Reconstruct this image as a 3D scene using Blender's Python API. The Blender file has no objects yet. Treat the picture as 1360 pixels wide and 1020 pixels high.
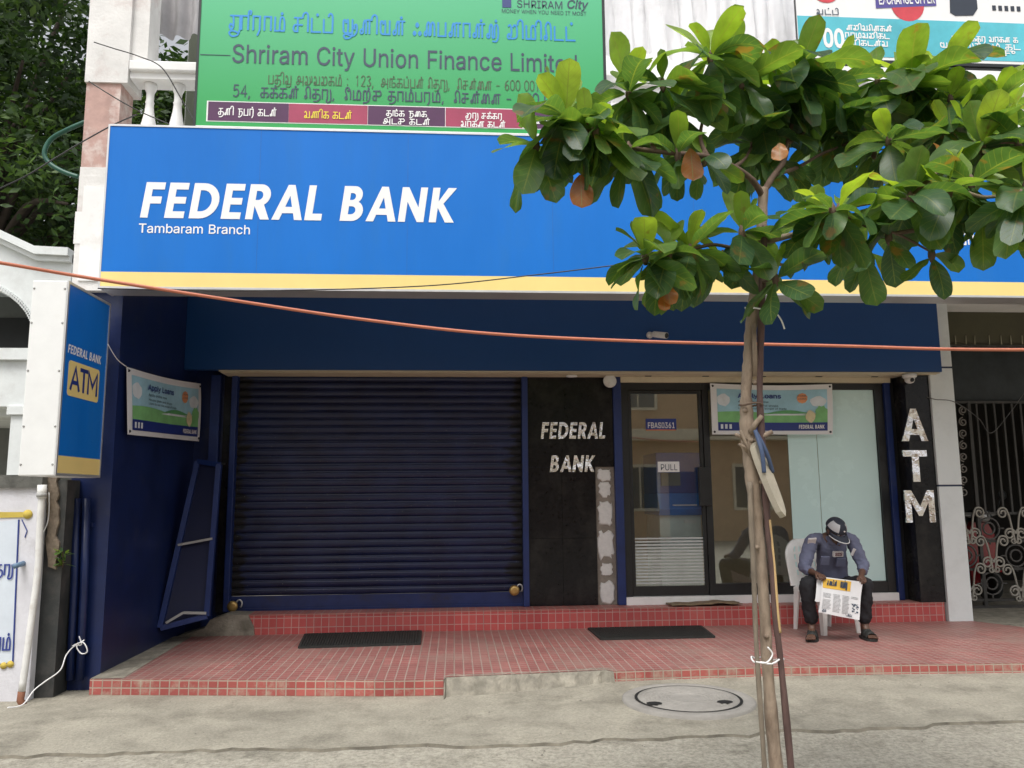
import bpy, bmesh, math, random
from mathutils import Vector, Matrix, Quaternion
from mathutils.geometry import tessellate_polygon
random.seed(7)
R = math.radians
S = bpy.context.scene
COL = S.collection

# ------------------------------------------------------------------ camera, sky, sun, exposure
CAM_H = 1.5
YAW, PITCH, ROLL, FPX = R(4.135), R(7.916), R(-0.452), 1060.0
_f = Vector((math.sin(YAW)*math.cos(PITCH), math.cos(YAW)*math.cos(PITCH), math.sin(PITCH)))
_r = _f.cross(Vector((0, 0, 1))).normalized()
_u = _r.cross(_f)
_r, _u = _r*math.cos(ROLL)+_u*math.sin(ROLL), _u*math.cos(ROLL)-_r*math.sin(ROLL)
cam_data = bpy.data.cameras.new('camera')
cam = bpy.data.objects.new('camera', cam_data)
COL.objects.link(cam)
cam_data.sensor_width = 36.0
cam_data.lens = 36.0*FPX/1360.0
cam_data.clip_end = 500
cam.matrix_world = Matrix(((_r.x, _u.x, -_f.x, 0), (_r.y, _u.y, -_f.y, 0), (_r.z, _u.z, -_f.z, CAM_H), (0, 0, 0, 1)))
S.camera = cam

SUN_EL, SUN_AZ = R(62), R(200)      # azimuth clockwise from +Y: behind the camera, slightly left
world = bpy.data.worlds.new('World')
S.world = world
world.use_nodes = True
wn = world.node_tree
bg = wn.nodes['Background']
sky = wn.nodes.new('ShaderNodeTexSky')
sky.sky_type = 'NISHITA'
sky.sun_disc = False
sky.sun_elevation = SUN_EL
sky.sun_rotation = SUN_AZ
sky.dust_density = 4.0
sky.air_density = 1.0
sky.ozone_density = 1.0
hs = wn.nodes.new('ShaderNodeHueSaturation')
hs.inputs['Saturation'].default_value = 0.18      # overcast: the sky is nearly white
wn.links.new(sky.outputs[0], hs.inputs['Color'])
wn.links.new(hs.outputs[0], bg.inputs[0])
bg.inputs[1].default_value = 0.15
sd = bpy.data.lights.new('sun', 'SUN')
sd.energy = 1.5
sd.angle = R(28)
sd.color = (1.0, 0.965, 0.91)
sun = bpy.data.objects.new('sun', sd)
COL.objects.link(sun)
sun.rotation_euler = Vector((math.sin(SUN_AZ)*math.cos(SUN_EL), math.cos(SUN_AZ)*math.cos(SUN_EL), math.sin(SUN_EL))).to_track_quat('Z', 'Y').to_euler()
S.view_settings.view_transform = 'Standard'
S.view_settings.look = 'None'
S.view_settings.gamma = 1.0
S.view_settings.use_curve_mapping = False
S.view_settings.exposure = 0.46
S.render.engine = 'CYCLES'
S.cycles.max_bounces = 8
S.cycles.transparent_max_bounces = 12

# ------------------------------------------------------------------ helpers
def ray(x, y):
    return _f*FPX + _r*(x-680) - _u*(y-510)
def A(x, y, Y):                      # photograph pixel on the vertical plane at distance Y
    d = ray(x, y)
    return Vector((0, 0, CAM_H)) + d*(Y/d.y)
def G(x, y, Zv=0.0):                 # photograph pixel on a level plane
    d = ray(x, y)
    return Vector((0, 0, CAM_H)) + d*((Zv-CAM_H)/d.z)
V = Vector

def tag(o, label=None, cat=None, group=None, kind=None):
    if label: o['label'] = label
    if cat: o['category'] = cat
    if group: o['group'] = group
    if kind: o['kind'] = kind
    return o
def thing(name, loc, label, cat, group=None):
    o = bpy.data.objects.new(name, None)
    o.empty_display_size = 0.1
    COL.objects.link(o)
    o.location = loc
    return tag(o, label, cat, group)
def origin_of(p):
    o = V((0, 0, 0))
    while p is not None:
        o = o + p.location
        p = p.parent
    return o

class MB:
    """collects shapes in world coordinates, builds ONE mesh object"""
    def __init__(s):
        s.v = []; s.f = []; s.smooth = []; s.uv = {}; s.tint = {}
    def add(s, vs, fs, smooth=False):
        b = len(s.v)
        s.v += [V(v) for v in vs]
        for f in fs:
            s.f.append(tuple(i+b for i in f)); s.smooth.append(smooth)
        return b
    def box(s, a, b, bev=0.0):
        x0, x1 = sorted((a[0], b[0])); y0, y1 = sorted((a[1], b[1])); z0, z1 = sorted((a[2], b[2]))
        if bev <= 0:
            vs = [(x, y, z) for z in (z0, z1) for y in (y0, y1) for x in (x0, x1)]
            s.add(vs, [(0, 2, 3, 1), (4, 5, 7, 6), (0, 1, 5, 4), (2, 6, 7, 3), (0, 4, 6, 2), (1, 3, 7, 5)])
        else:
            bm = bmesh.new()
            bmesh.ops.create_cube(bm, size=1)
            for v in bm.verts:
                v.co = V(((x0+x1)/2+v.co.x*(x1-x0), (y0+y1)/2+v.co.y*(y1-y0), (z0+z1)/2+v.co.z*(z1-z0)))
            bmesh.ops.bevel(bm, geom=bm.edges[:], offset=bev, segments=2, affect='EDGES', profile=0.5)
            bm.verts.index_update()
            s.add([v.co.copy() for v in bm.verts], [tuple(v.index for v in f.verts) for f in bm.faces])
            bm.free()
        return s
    def quad(s, a, b, c, d):
        s.add([a, b, c, d], [(0, 1, 2, 3)]); return s
    def prism(s, pts, axis, t0, t1):
        """pts: 2D polygon; axis 'x','y','z' the extrusion axis; polygon in the other two axes (in order)"""
        def mk(p, t):
            return {'x': (t, p[0], p[1]), 'y': (p[0], t, p[1]), 'z': (p[0], p[1], t)}[axis]
        n = len(pts)
        vs = [mk(p, t0) for p in pts]+[mk(p, t1) for p in pts]
        tr = tessellate_polygon([[V((p[0], p[1], 0)) for p in pts]])
        fs = [tuple(t) for t in tr]+[tuple(i+n for i in reversed(t)) for t in tr]
        fs += [(i, (i+1) % n, n+(i+1) % n, n+i) for i in range(n)]
        s.add(vs, fs); return s
    def tube(s, pts, r, n=8, cap=True, smooth=True):
        pts = [V(p) for p in pts]
        rs = r if isinstance(r, (list, tuple)) else [r]*len(pts)
        rings = []
        t = (pts[1]-pts[0]).normalized()
        ref = V((0, 0, 1)) if abs(t.z) < 0.9 else V((1, 0, 0))
        nx = t.cross(ref).normalized()
        for i, p in enumerate(pts):
            if i == 0: t = pts[1]-pts[0]
            elif i == len(pts)-1: t = pts[-1]-pts[-2]
            else: t = (pts[i+1]-pts[i]).normalized()+(pts[i]-pts[i-1]).normalized()
            t = t.normalized()
            nx = (nx-t*nx.dot(t)).normalized()
            ny = t.cross(nx)
            rings.append([p+(nx*math.cos(2*math.pi*k/n)+ny*math.sin(2*math.pi*k/n))*rs[i] for k in range(n)])
        vs = [v for rg in rings for v in rg]
        fs = []
        for i in range(len(pts)-1):
            for k in range(n):
                fs.append((i*n+k, i*n+(k+1) % n, (i+1)*n+(k+1) % n, (i+1)*n+k))
        if cap:
            fs.append(tuple(reversed(range(n)))); fs.append(tuple((len(pts)-1)*n+k for k in range(n)))
        s.add(vs, fs, smooth); return s
    def lathe(s, c, prof, n=20, axis='z', smooth=True, cap=True):
        c = V(c)
        vs = []
        for (r, h) in prof:
            for k in range(n):
                a = 2*math.pi*k/n
                p = (r*math.cos(a), r*math.sin(a), h)
                if axis == 'y': p = (p[0], p[2], p[1])
                if axis == 'x': p = (p[2], p[0], p[1])
                vs.append(c+V(p))
        fs = []
        for i in range(len(prof)-1):
            for k in range(n):
                fs.append((i*n+k, i*n+(k+1) % n, (i+1)*n+(k+1) % n, (i+1)*n+k))
        if cap:
            fs.append(tuple(reversed(range(n)))); fs.append(tuple((len(prof)-1)*n+k for k in range(n)))
        s.add(vs, fs, smooth); return s
    def bar(s, a, b, w, h):
        """rectangular bar from a to b, w across (horizontal-ish), h the other"""
        a, b = V(a), V(b)
        t = (b-a).normalized()
        ref = V((0, 1, 0)) if abs(t.y) < 0.8 else V((0, 0, 1))
        n1 = t.cross(ref).normalized(); n2 = t.cross(n1)
        vs = []
        for p in (a, b):
            for (i, j) in ((-1, -1), (1, -1), (1, 1), (-1, 1)):
                vs.append(p+n1*(i*w/2)+n2*(j*h/2))
        s.add(vs, [(0, 3, 2, 1), (4, 5, 6, 7), (0, 1, 5, 4), (1, 2, 6, 5), (2, 3, 7, 6), (3, 0, 4, 7)]); return s
    def build(s, name, mat, parent=None, kind=None):
        me = bpy.data.meshes.new(name)
        org = origin_of(parent)
        me.from_pydata([tuple(v-org) for v in s.v], [], s.f)
        me.polygons.foreach_set('use_smooth', s.smooth)
        if s.uv:
            uvl = me.uv_layers.new(name='uv')
            for lp in me.loops:
                uvl.data[lp.index].uv = s.uv.get(lp.vertex_index, (0, 0))
        if s.tint:
            at = me.attributes.new('tint', 'FLOAT', 'POINT')
            at.data.foreach_set('value', [s.tint.get(i, 0.0) for i in range(len(s.v))])
        me.validate()
        bm = bmesh.new(); bm.from_mesh(me)
        if not s.uv:
            bmesh.ops.recalc_face_normals(bm, faces=bm.faces[:])
        bm.to_mesh(me); bm.free()
        if mat: me.materials.append(mat)
        o = bpy.data.objects.new(name, me)
        COL.objects.link(o)
        if parent is not None: o.parent = parent
        if kind: o['kind'] = kind
        return o

def spline(pts, n=8):
    pts = [V(p) for p in pts]
    out = []
    for i in range(len(pts)-1):
        p0 = pts[max(i-1, 0)]; p1 = pts[i]; p2 = pts[i+1]; p3 = pts[min(i+2, len(pts)-1)]
        for k in range(n):
            t = k/n
            out.append(0.5*((2*p1)+(p2-p0)*t+(2*p0-5*p1+4*p2-p3)*t*t+(3*p1-p0-3*p2+p3)*t**3))
    out.append(pts[-1])
    return out

# ------------------------------------------------------------------ materials
MATS = {}
def mat(name, c, rough=0.6, metal=0.0, var=0.12, scale=6.0, bump=0.0, bscale=40.0, dirt=None, dscale=2.5, damt=0.5, dlo=0.5, spec=0.5, stretch=None, coat=0.0, speck=0.0, bdist=0.01, crack=0.0, samt=0.75):
    if name in MATS: return MATS[name]
    m = bpy.data.materials.new(name)
    m.use_nodes = True
    nt = m.node_tree; N = nt.nodes; L = nt.links
    p = N['Principled BSDF']
    p.inputs['Roughness'].default_value = rough
    p.inputs['Metallic'].default_value = metal
    p.inputs['Specular IOR Level'].default_value = spec
    p.inputs['Coat Weight'].default_value = coat
    tc = N.new('ShaderNodeTexCoord')
    mp = N.new('ShaderNodeMapping')
    if stretch: mp.inputs['Scale'].default_value = stretch
    L.new(tc.outputs['Object'], mp.inputs[0])
    nz = N.new('ShaderNodeTexNoise')
    nz.inputs['Scale'].default_value = scale
    nz.inputs['Detail'].default_value = 6
    nz.inputs['Roughness'].default_value = 0.65
    L.new(mp.outputs[0], nz.inputs['Vector'])
    rp = N.new('ShaderNodeValToRGB')
    e = rp.color_ramp.elements
    e[0].position = 0.3; e[1].position = 0.7
    e[0].color = (*[max(0, x*(1-var)) for x in c], 1)
    e[1].color = (*[min(1, x*(1+var)) for x in c], 1)
    L.new(nz.outputs['Fac'], rp.inputs[0])
    last = rp.outputs[0]
    if dirt:
        n2 = N.new('ShaderNodeTexNoise')
        n2.inputs['Scale'].default_value = dscale
        n2.inputs['Detail'].default_value = 8
        n2.inputs['Roughness'].default_value = 0.7
        L.new(mp.outputs[0], n2.inputs['Vector'])
        mr = N.new('ShaderNodeMapRange')
        mr.inputs[1].default_value = dlo; mr.inputs[2].default_value = dlo+0.18
        mr.inputs[4].default_value = damt
        L.new(n2.outputs['Fac'], mr.inputs[0])
        mx = N.new('ShaderNodeMixRGB')
        mx.inputs[2].default_value = (*dirt, 1)
        L.new(mr.outputs[0], mx.inputs[0]); L.new(last, mx.inputs[1])
        last = mx.outputs[0]
    if speck:
        n4 = N.new('ShaderNodeTexNoise'); n4.inputs['Scale'].default_value = speck; n4.inputs['Detail'].default_value = 3; n4.inputs['Roughness'].default_value = 0.8
        L.new(mp.outputs[0], n4.inputs['Vector'])
        r4 = N.new('ShaderNodeValToRGB'); r4.color_ramp.elements[0].position = .34; r4.color_ramp.elements[0].color = (.55, .53, .5, 1); r4.color_ramp.elements[1].position = .62; r4.color_ramp.elements[1].color = (1.18, 1.17, 1.14, 1)
        L.new(n4.outputs['Fac'], r4.inputs[0])
        m4 = N.new('ShaderNodeMixRGB'); m4.blend_type = 'MULTIPLY'; m4.inputs[0].default_value = samt
        L.new(last, m4.inputs[1]); L.new(r4.outputs[0], m4.inputs[2]); last = m4.outputs[0]
    if crack:
        nv_ = N.new('ShaderNodeTexNoise'); nv_.inputs['Scale'].default_value = 2.5; nv_.inputs['Detail'].default_value = 6
        L.new(tc.outputs['Object'], nv_.inputs['Vector'])
        va = N.new('ShaderNodeMixRGB'); va.inputs[0].default_value = .22
        L.new(tc.outputs['Object'], va.inputs[1]); L.new(nv_.outputs['Color'], va.inputs[2])
        vo = N.new('ShaderNodeTexVoronoi'); vo.feature = 'DISTANCE_TO_EDGE'; vo.inputs['Scale'].default_value = crack
        L.new(va.outputs[0], vo.inputs['Vector'])
        mc_ = N.new('ShaderNodeMapRange'); mc_.inputs[1].default_value = .002; mc_.inputs[2].default_value = .007; mc_.inputs[3].default_value = .65; mc_.inputs[4].default_value = 0
        L.new(vo.outputs['Distance'], mc_.inputs[0])
        mk_ = N.new('ShaderNodeMixRGB'); mk_.inputs[2].default_value = (.06, .055, .045, 1)
        L.new(mc_.outputs[0], mk_.inputs[0]); L.new(last, mk_.inputs[1]); last = mk_.outputs[0]
    L.new(last, p.inputs['Base Color'])
    if rough < 0.9:
        m2 = N.new('ShaderNodeMapRange')
        m2.inputs[3].default_value = max(0.02, rough-0.08); m2.inputs[4].default_value = min(1, rough+0.1)
        L.new(nz.outputs['Fac'], m2.inputs[0]); L.new(m2.outputs[0], p.inputs['Roughness'])
    if bump > 0:
        n3 = N.new('ShaderNodeTexNoise')
        n3.inputs['Scale'].default_value = bscale
        n3.inputs['Detail'].default_value = 5
        L.new(mp.outputs[0], n3.inputs['Vector'])
        b = N.new('ShaderNodeBump')
        b.inputs['Strength'].default_value = bump
        b.inputs['Distance'].default_value = bdist
        L.new(n3.outputs['Fac'], b.inputs['Height'])
        L.new(b.outputs[0], p.inputs['Normal'])
    MATS[name] = m
    return m

def tile_mat(name, axes, c1, c2, grout, size=0.075, size2=None, rough=0.35, dirt=(0.33, 0.29, 0.23), damt=0.5, dlo=0.52, sub=4, mortar=0.0045, nscale=2.2):
    """square pressed tiles; axes e.g. 'xy' or 'xz' picks the object coordinates that run along the face"""
    m = bpy.data.materials.new(name); m.use_nodes = True
    nt = m.node_tree; N = nt.nodes; L = nt.links; p = N['Principled BSDF']
    tc = N.new('ShaderNodeTexCoord'); sp = N.new('ShaderNodeSeparateXYZ'); cb = N.new('ShaderNodeCombineXYZ')
    L.new(tc.outputs['Object'], sp.inputs[0])
    for i, a in enumerate(axes): L.new(sp.outputs['XYZ'.index(a.upper())], cb.inputs[i])
    bk = N.new('ShaderNodeTexBrick')
    bk.offset = 0; bk.squash = 1
    bk.inputs['Scale'].default_value = 1.0
    bk.inputs['Brick Width'].default_value = size
    bk.inputs['Row Height'].default_value = size2 or size
    bk.inputs['Mortar Size'].default_value = mortar
    bk.inputs['Mortar Smooth'].default_value = 0.3
    bk.inputs['Bias'].default_value = 0.0
    bk.inputs['Color1'].default_value = (*c1, 1); bk.inputs['Color2'].default_value = (*c2, 1); bk.inputs['Mortar'].default_value = (*grout, 1)
    L.new(cb.outputs[0], bk.inputs['Vector'])
    b2 = N.new('ShaderNodeTexBrick')          # joints between the whole tiles, each pressed into small squares
    b2.offset = 0; b2.squash = 1
    b2.inputs['Scale'].default_value = 1.0
    b2.inputs['Brick Width'].default_value = size*sub; b2.inputs['Row Height'].default_value = (size2 or size)*sub
    b2.inputs['Mortar Size'].default_value = 0.007
    b2.inputs['Color1'].default_value = (.82, .82, .82, 1); b2.inputs['Color2'].default_value = (1.12, 1.1, 1.08, 1); b2.inputs['Mortar'].default_value = (.8, .8, .78, 1)
    L.new(cb.outputs[0], b2.inputs['Vector'])
    mu = N.new('ShaderNodeMixRGB'); mu.blend_type = 'MULTIPLY'; mu.inputs[0].default_value = 0.8
    L.new(bk.outputs[0], mu.inputs[1]); L.new(b2.outputs[0], mu.inputs[2])
    nz = N.new('ShaderNodeTexNoise'); nz.inputs['Scale'].default_value = nscale; nz.inputs['Detail'].default_value = 9; nz.inputs['Roughness'].default_value = 0.72
    L.new(tc.outputs['Object'], nz.inputs['Vector'])
    mr = N.new('ShaderNodeMapRange'); mr.inputs[1].default_value = dlo; mr.inputs[2].default_value = dlo+0.2; mr.inputs[4].default_value = damt
    L.new(nz.outputs['Fac'], mr.inputs[0])
    mx = N.new('ShaderNodeMixRGB'); mx.inputs[2].default_value = (*dirt, 1)
    L.new(mr.outputs[0], mx.inputs[0]); L.new(mu.outputs[0], mx.inputs[1]); L.new(mx.outputs[0], p.inputs['Base Color'])
    rr = N.new('ShaderNodeMapRange'); rr.inputs[3].default_value = rough; rr.inputs[4].default_value = rough+0.35
    L.new(nz.outputs['Fac'], rr.inputs[0]); L.new(rr.outputs[0], p.inputs['Roughness'])
    b = N.new('ShaderNodeBump'); b.invert = True; b.inputs['Strength'].default_value = 0.6; b.inputs['Distance'].default_value = 0.004
    L.new(bk.outputs['Fac'], b.inputs['Height']); L.new(b.outputs[0], p.inputs['Normal'])
    return m

def glass_mat(name, refl=0.35, tint=(0.85, 0.92, 0.9)):
    m = bpy.data.materials.new(name); m.use_nodes = True
    nt = m.node_tree; N = nt.nodes; L = nt.links
    N.remove(N['Principled BSDF'])
    t = N.new('ShaderNodeBsdfTransparent'); t.inputs[0].default_value = (*tint, 1)
    g = N.new('ShaderNodeBsdfGlossy'); g.inputs['Roughness'].default_value = 0.015
    g.inputs[0].default_value = (0.95, 0.97, 0.96, 1)
    fr = N.new('ShaderNodeFresnel'); fr.inputs[0].default_value = 1.5
    ad = N.new('ShaderNodeMath'); ad.operation = 'ADD'; ad.inputs[1].default_value = refl; ad.use_clamp = True
    L.new(fr.outputs[0], ad.inputs[0])
    mx = N.new('ShaderNodeMixShader')
    L.new(ad.outputs[0], mx.inputs[0]); L.new(t.outputs[0], mx.inputs[1]); L.new(g.outputs[0], mx.inputs[2])
    L.new(mx.outputs[0], N['Material Output'].inputs[0])
    return m

def leaf_mat(name, stops, under, transl=0.4, rough=0.38, veins=True):
    m = bpy.data.materials.new(name); m.use_nodes = True
    nt = m.node_tree; N = nt.nodes; L = nt.links; p = N['Principled BSDF']
    at = N.new('ShaderNodeAttribute'); at.attribute_name = 'tint'
    rp = N.new('ShaderNodeValToRGB'); e = rp.color_ramp.elements
    e[0].position = stops[0][0]; e[0].color = (*stops[0][1], 1)
    e[1].position = stops[-1][0]; e[1].color = (*stops[-1][1], 1)
    for (pos, c) in stops[1:-1]:
        x = e.new(pos); x.color = (*c, 1)
    L.new(at.outputs['Fac'], rp.inputs[0])
    col = rp.outputs[0]
    if veins:
        uv = N.new('ShaderNodeUVMap'); uv.uv_map = 'uv'
        sp = N.new('ShaderNodeSeparateXYZ'); L.new(uv.outputs[0], sp.inputs[0])
        def math_(op, a, b=None, clamp=False):
            n = N.new('ShaderNodeMath'); n.operation = op; n.use_clamp = clamp
            for i, q in enumerate((a, b)):
                if q is None: continue
                if isinstance(q, (int, float)): n.inputs[i].default_value = q
                else: L.new(q, n.inputs[i])
            return n.outputs[0]
        d = math_('ABSOLUTE', math_('SUBTRACT', sp.outputs[0], 0.5))
        mid = math_('LESS_THAN', d, 0.022)
        sv = math_('GREATER_THAN', math_('SINE', math_('MULTIPLY', math_('SUBTRACT', sp.outputs[1], math_('MULTIPLY', d, 0.45)), 50.0)), 0.93)
        vf = math_('MULTIPLY', math_('MAXIMUM', mid, math_('MULTIPLY', sv, 0.5)), 0.55)
        mx = N.new('ShaderNodeMixRGB'); mx.inputs[2].default_value = (0.22, 0.27, 0.09, 1)
        L.new(vf, mx.inputs[0]); L.new(col, mx.inputs[1]); col = mx.outputs[0]
        tc = N.new('ShaderNodeTexCoord')
        nz = N.new('ShaderNodeTexNoise'); nz.inputs['Scale'].default_value = 18; nz.inputs['Detail'].default_value = 5
        L.new(tc.outputs['Object'], nz.inputs[0])
        m2 = N.new('ShaderNodeMixRGB'); m2.blend_type = 'MULTIPLY'; m2.inputs[0].default_value = 0.55
        r2 = N.new('ShaderNodeValToRGB'); r2.color_ramp.elements[0].position = .3; r2.color_ramp.elements[0].color = (.62, .6, .5, 1); r2.color_ramp.elements[1].position = .65; r2.color_ramp.elements[1].color = (1.15, 1.15, 1.1, 1)
        L.new(nz.outputs['Fac'], r2.inputs[0]); L.new(col, m2.inputs[1]); L.new(r2.outputs[0], m2.inputs[2]); col = m2.outputs[0]
        n6 = N.new('ShaderNodeTexNoise'); n6.inputs['Scale'].default_value = 11; n6.inputs['Detail'].default_value = 4
        L.new(tc.outputs['Object'], n6.inputs[0])
        b6 = N.new('ShaderNodeMapRange'); b6.inputs[1].default_value = .63; b6.inputs[2].default_value = .69; b6.inputs[4].default_value = .75
        L.new(n6.outputs['Fac'], b6.inputs[0])
        m6 = N.new('ShaderNodeMixRGB'); m6.inputs[2].default_value = (.20, .125, .05, 1)
        L.new(b6.outputs[0], m6.inputs[0]); L.new(col, m6.inputs[1]); col = m6.outputs[0]
        bp = N.new('ShaderNodeBump'); bp.inputs['Strength'].default_value = 0.5; bp.inputs['Distance'].default_value = 0.002
        L.new(vf, bp.inputs['Height']); L.new(bp.outputs[0], p.inputs['Normal'])
    L.new(col, p.inputs['Base Color'])
    p.inputs['Roughness'].default_value = rough
    p.inputs['Specular IOR Level'].default_value = 0.5
    tr = N.new('ShaderNodeBsdfTranslucent')
    mt = N.new('ShaderNodeMixRGB'); mt.blend_type = 'MULTIPLY'; mt.inputs[0].default_value = 1.0; mt.inputs[2].default_value = (*under, 1)
    L.new(col, mt.inputs[1]); L.new(mt.outputs[0], tr.inputs[0])
    ms = N.new('ShaderNodeMixShader'); ms.inputs[0].default_value = transl
    L.new(p.outputs[0], ms.inputs[1]); L.new(tr.outputs[0], ms.inputs[2])
    L.new(ms.outputs[0], N['Material Output'].inputs[0])
    return m

# ------------------------------------------------------------------ lettering
def contour_area(c):
    return sum(c[i][0]*c[(i+1) % len(c)][1]-c[(i+1) % len(c)][0]*c[i][1] for i in range(len(c)))/2
def inside(p, c):
    k = False
    for i in range(len(c)):
        a, b = c[i], c[i-1]
        if (a[1] > p[1]) != (b[1] > p[1]) and p[0] < (b[0]-a[0])*(p[1]-a[1])/(b[1]-a[1])+a[0]: k = not k
    return k
def fatten(c, d):
    """push a contour outwards (its solid is on the right when clockwise)"""
    n = len(c); out = []
    for i in range(n):
        a, b, e = V((*c[i-1], 0)), V((*c[i], 0)), V((*c[(i+1) % n], 0))
        t1 = (b-a); t2 = (e-b)
        if t1.length < 1e-6 or t2.length < 1e-6: out.append(c[i]); continue
        t1.normalize(); t2.normalize()
        n1 = V((-t1.y, t1.x)); n2 = V((-t2.y, t2.x))
        m = n1+n2
        q = m.length
        if q < 0.2: out.append(c[i]); continue
        m = m/q
        k = d/max(0.5, m.dot(n1))
        out.append((b.x+m.x*k, b.y+m.y*k))
    return out
INTER = {}
def load_inter(txt):
    for ln in txt.strip().split('\n'):
        ch, adv, cs = ln.split('|')
        cs = [[tuple(float(q)/51.0 for q in p.split(',')) for p in c.split()] for c in cs.split(';')]
        INTER[ch] = (float(adv)/51.0, cs)
class Poly2:
    """filled shapes in the plane: list of (outer, [holes])"""
    def __init__(s): s.g = []
    def put(s, contours, ox=0.0, oy=0.0, sx=1.0, sy=1.0, shear=0.0, bold=0.0):
        sol = [c for c in contours if contour_area(c) < 0]
        hol = [c for c in contours if contour_area(c) >= 0]
        for c in sol:
            hs_ = [h for h in hol if inside(h[0], c)]
            tf = lambda q: [(ox+(p[0]+shear*p[1])*sx, oy+p[1]*sy) for p in q]
            s.g.append((tf(fatten(c, bold) if bold else c), [tf(fatten(h, bold) if bold else h) for h in hs_]))
    def mesh(s, mb, org, xd, yd, off=0.002, depth=0.0, zstep=0.00012):
        org, xd, yd = V(org), V(xd).normalized(), V(yd).normalized()
        nd = xd.cross(yd)
        for k, (o, hs_) in enumerate(s.g):
            z = off+zstep*(k % 5)
            loops = [o]+hs_
            flat = [p for l in loops for p in l]
            tr = tessellate_polygon([[V((p[0], p[1], 0)) for p in l] for l in loops])
            W = lambda p, h: org+xd*p[0]+yd*p[1]+nd*h
            mb.add([W(p, z+depth) for p in flat], [tuple(t) for t in tr])
            if depth > 0:
                for l in loops:
                    n = len(l)
                    mb.add([W(p, z+depth) for p in l]+[W(p, 0) for p in l], [(i, (i+1) % n, n+(i+1) % n, n+i) for i in range(n)])
def ribbon(pts, w):
    """a pen stroke of width w along pts as one clockwise contour"""
    n = len(pts); L = []; Rr = []
    P = [V((*p, 0)) for p in pts]
    for i in range(n):
        t1 = (P[i]-P[i-1]).normalized() if i > 0 else (P[1]-P[0]).normalized()
        t2 = (P[i+1]-P[i]).normalized() if i < n-1 else t1
        m = t1+t2
        if m.length < 0.3: m = t2
        m.normalize()
        k = min(1.6, 1/max(0.3, m.dot(t1)))
        nn = V((-m.y, m.x, 0))*(w/2*k)
        p = P[i]
        if i == 0: p = p-t2*w*0.25
        if i == n-1: p = p+t1*w*0.25
        L.append(p+nn); Rr.append(p-nn)
    return L, Rr
class Strokes:
    """lettering made of pen strokes; every stroke is a strip of quads"""
    def __init__(s): s.st = []
    def put(s, strokes, ox, oy, sx, sy, w):
        for st in strokes:
            s.st.append(([(ox+p[0]*sx, oy+p[1]*sy) for p in st], w))
    def mesh(s, mb, org, xd, yd, off=0.002):
        org, xd, yd = V(org), V(xd).normalized(), V(yd).normalized(); nd = xd.cross(yd)
        for k, (st, w) in enumerate(s.st):
            L, Rr = ribbon(st, w); n = len(st)
            W = lambda p, i: org+xd*p.x+yd*p.y+nd*(off+0.0002*(k % 6)+0.0010*i/n)
            mb.add([W(p, i) for i, p in enumerate(L)]+[W(p, i) for i, p in enumerate(Rr)], [(i, n+i, n+i+1, i+1) for i in range(n-1)])
def parse_glyph(t):
    out = []
    for s_ in t.split('/'):
        s_ = s_.strip()
        sm = s_[0] == '~'
        toks = s_.lstrip('~').split()
        pts = [tuple(float(q) for q in k.split(',')) for k in toks]
        if sm:
            pts = [(p.x, p.y) for p in spline([V((*p, 0)) for p in pts], 4)]
        out.append(pts)
    return out
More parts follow.
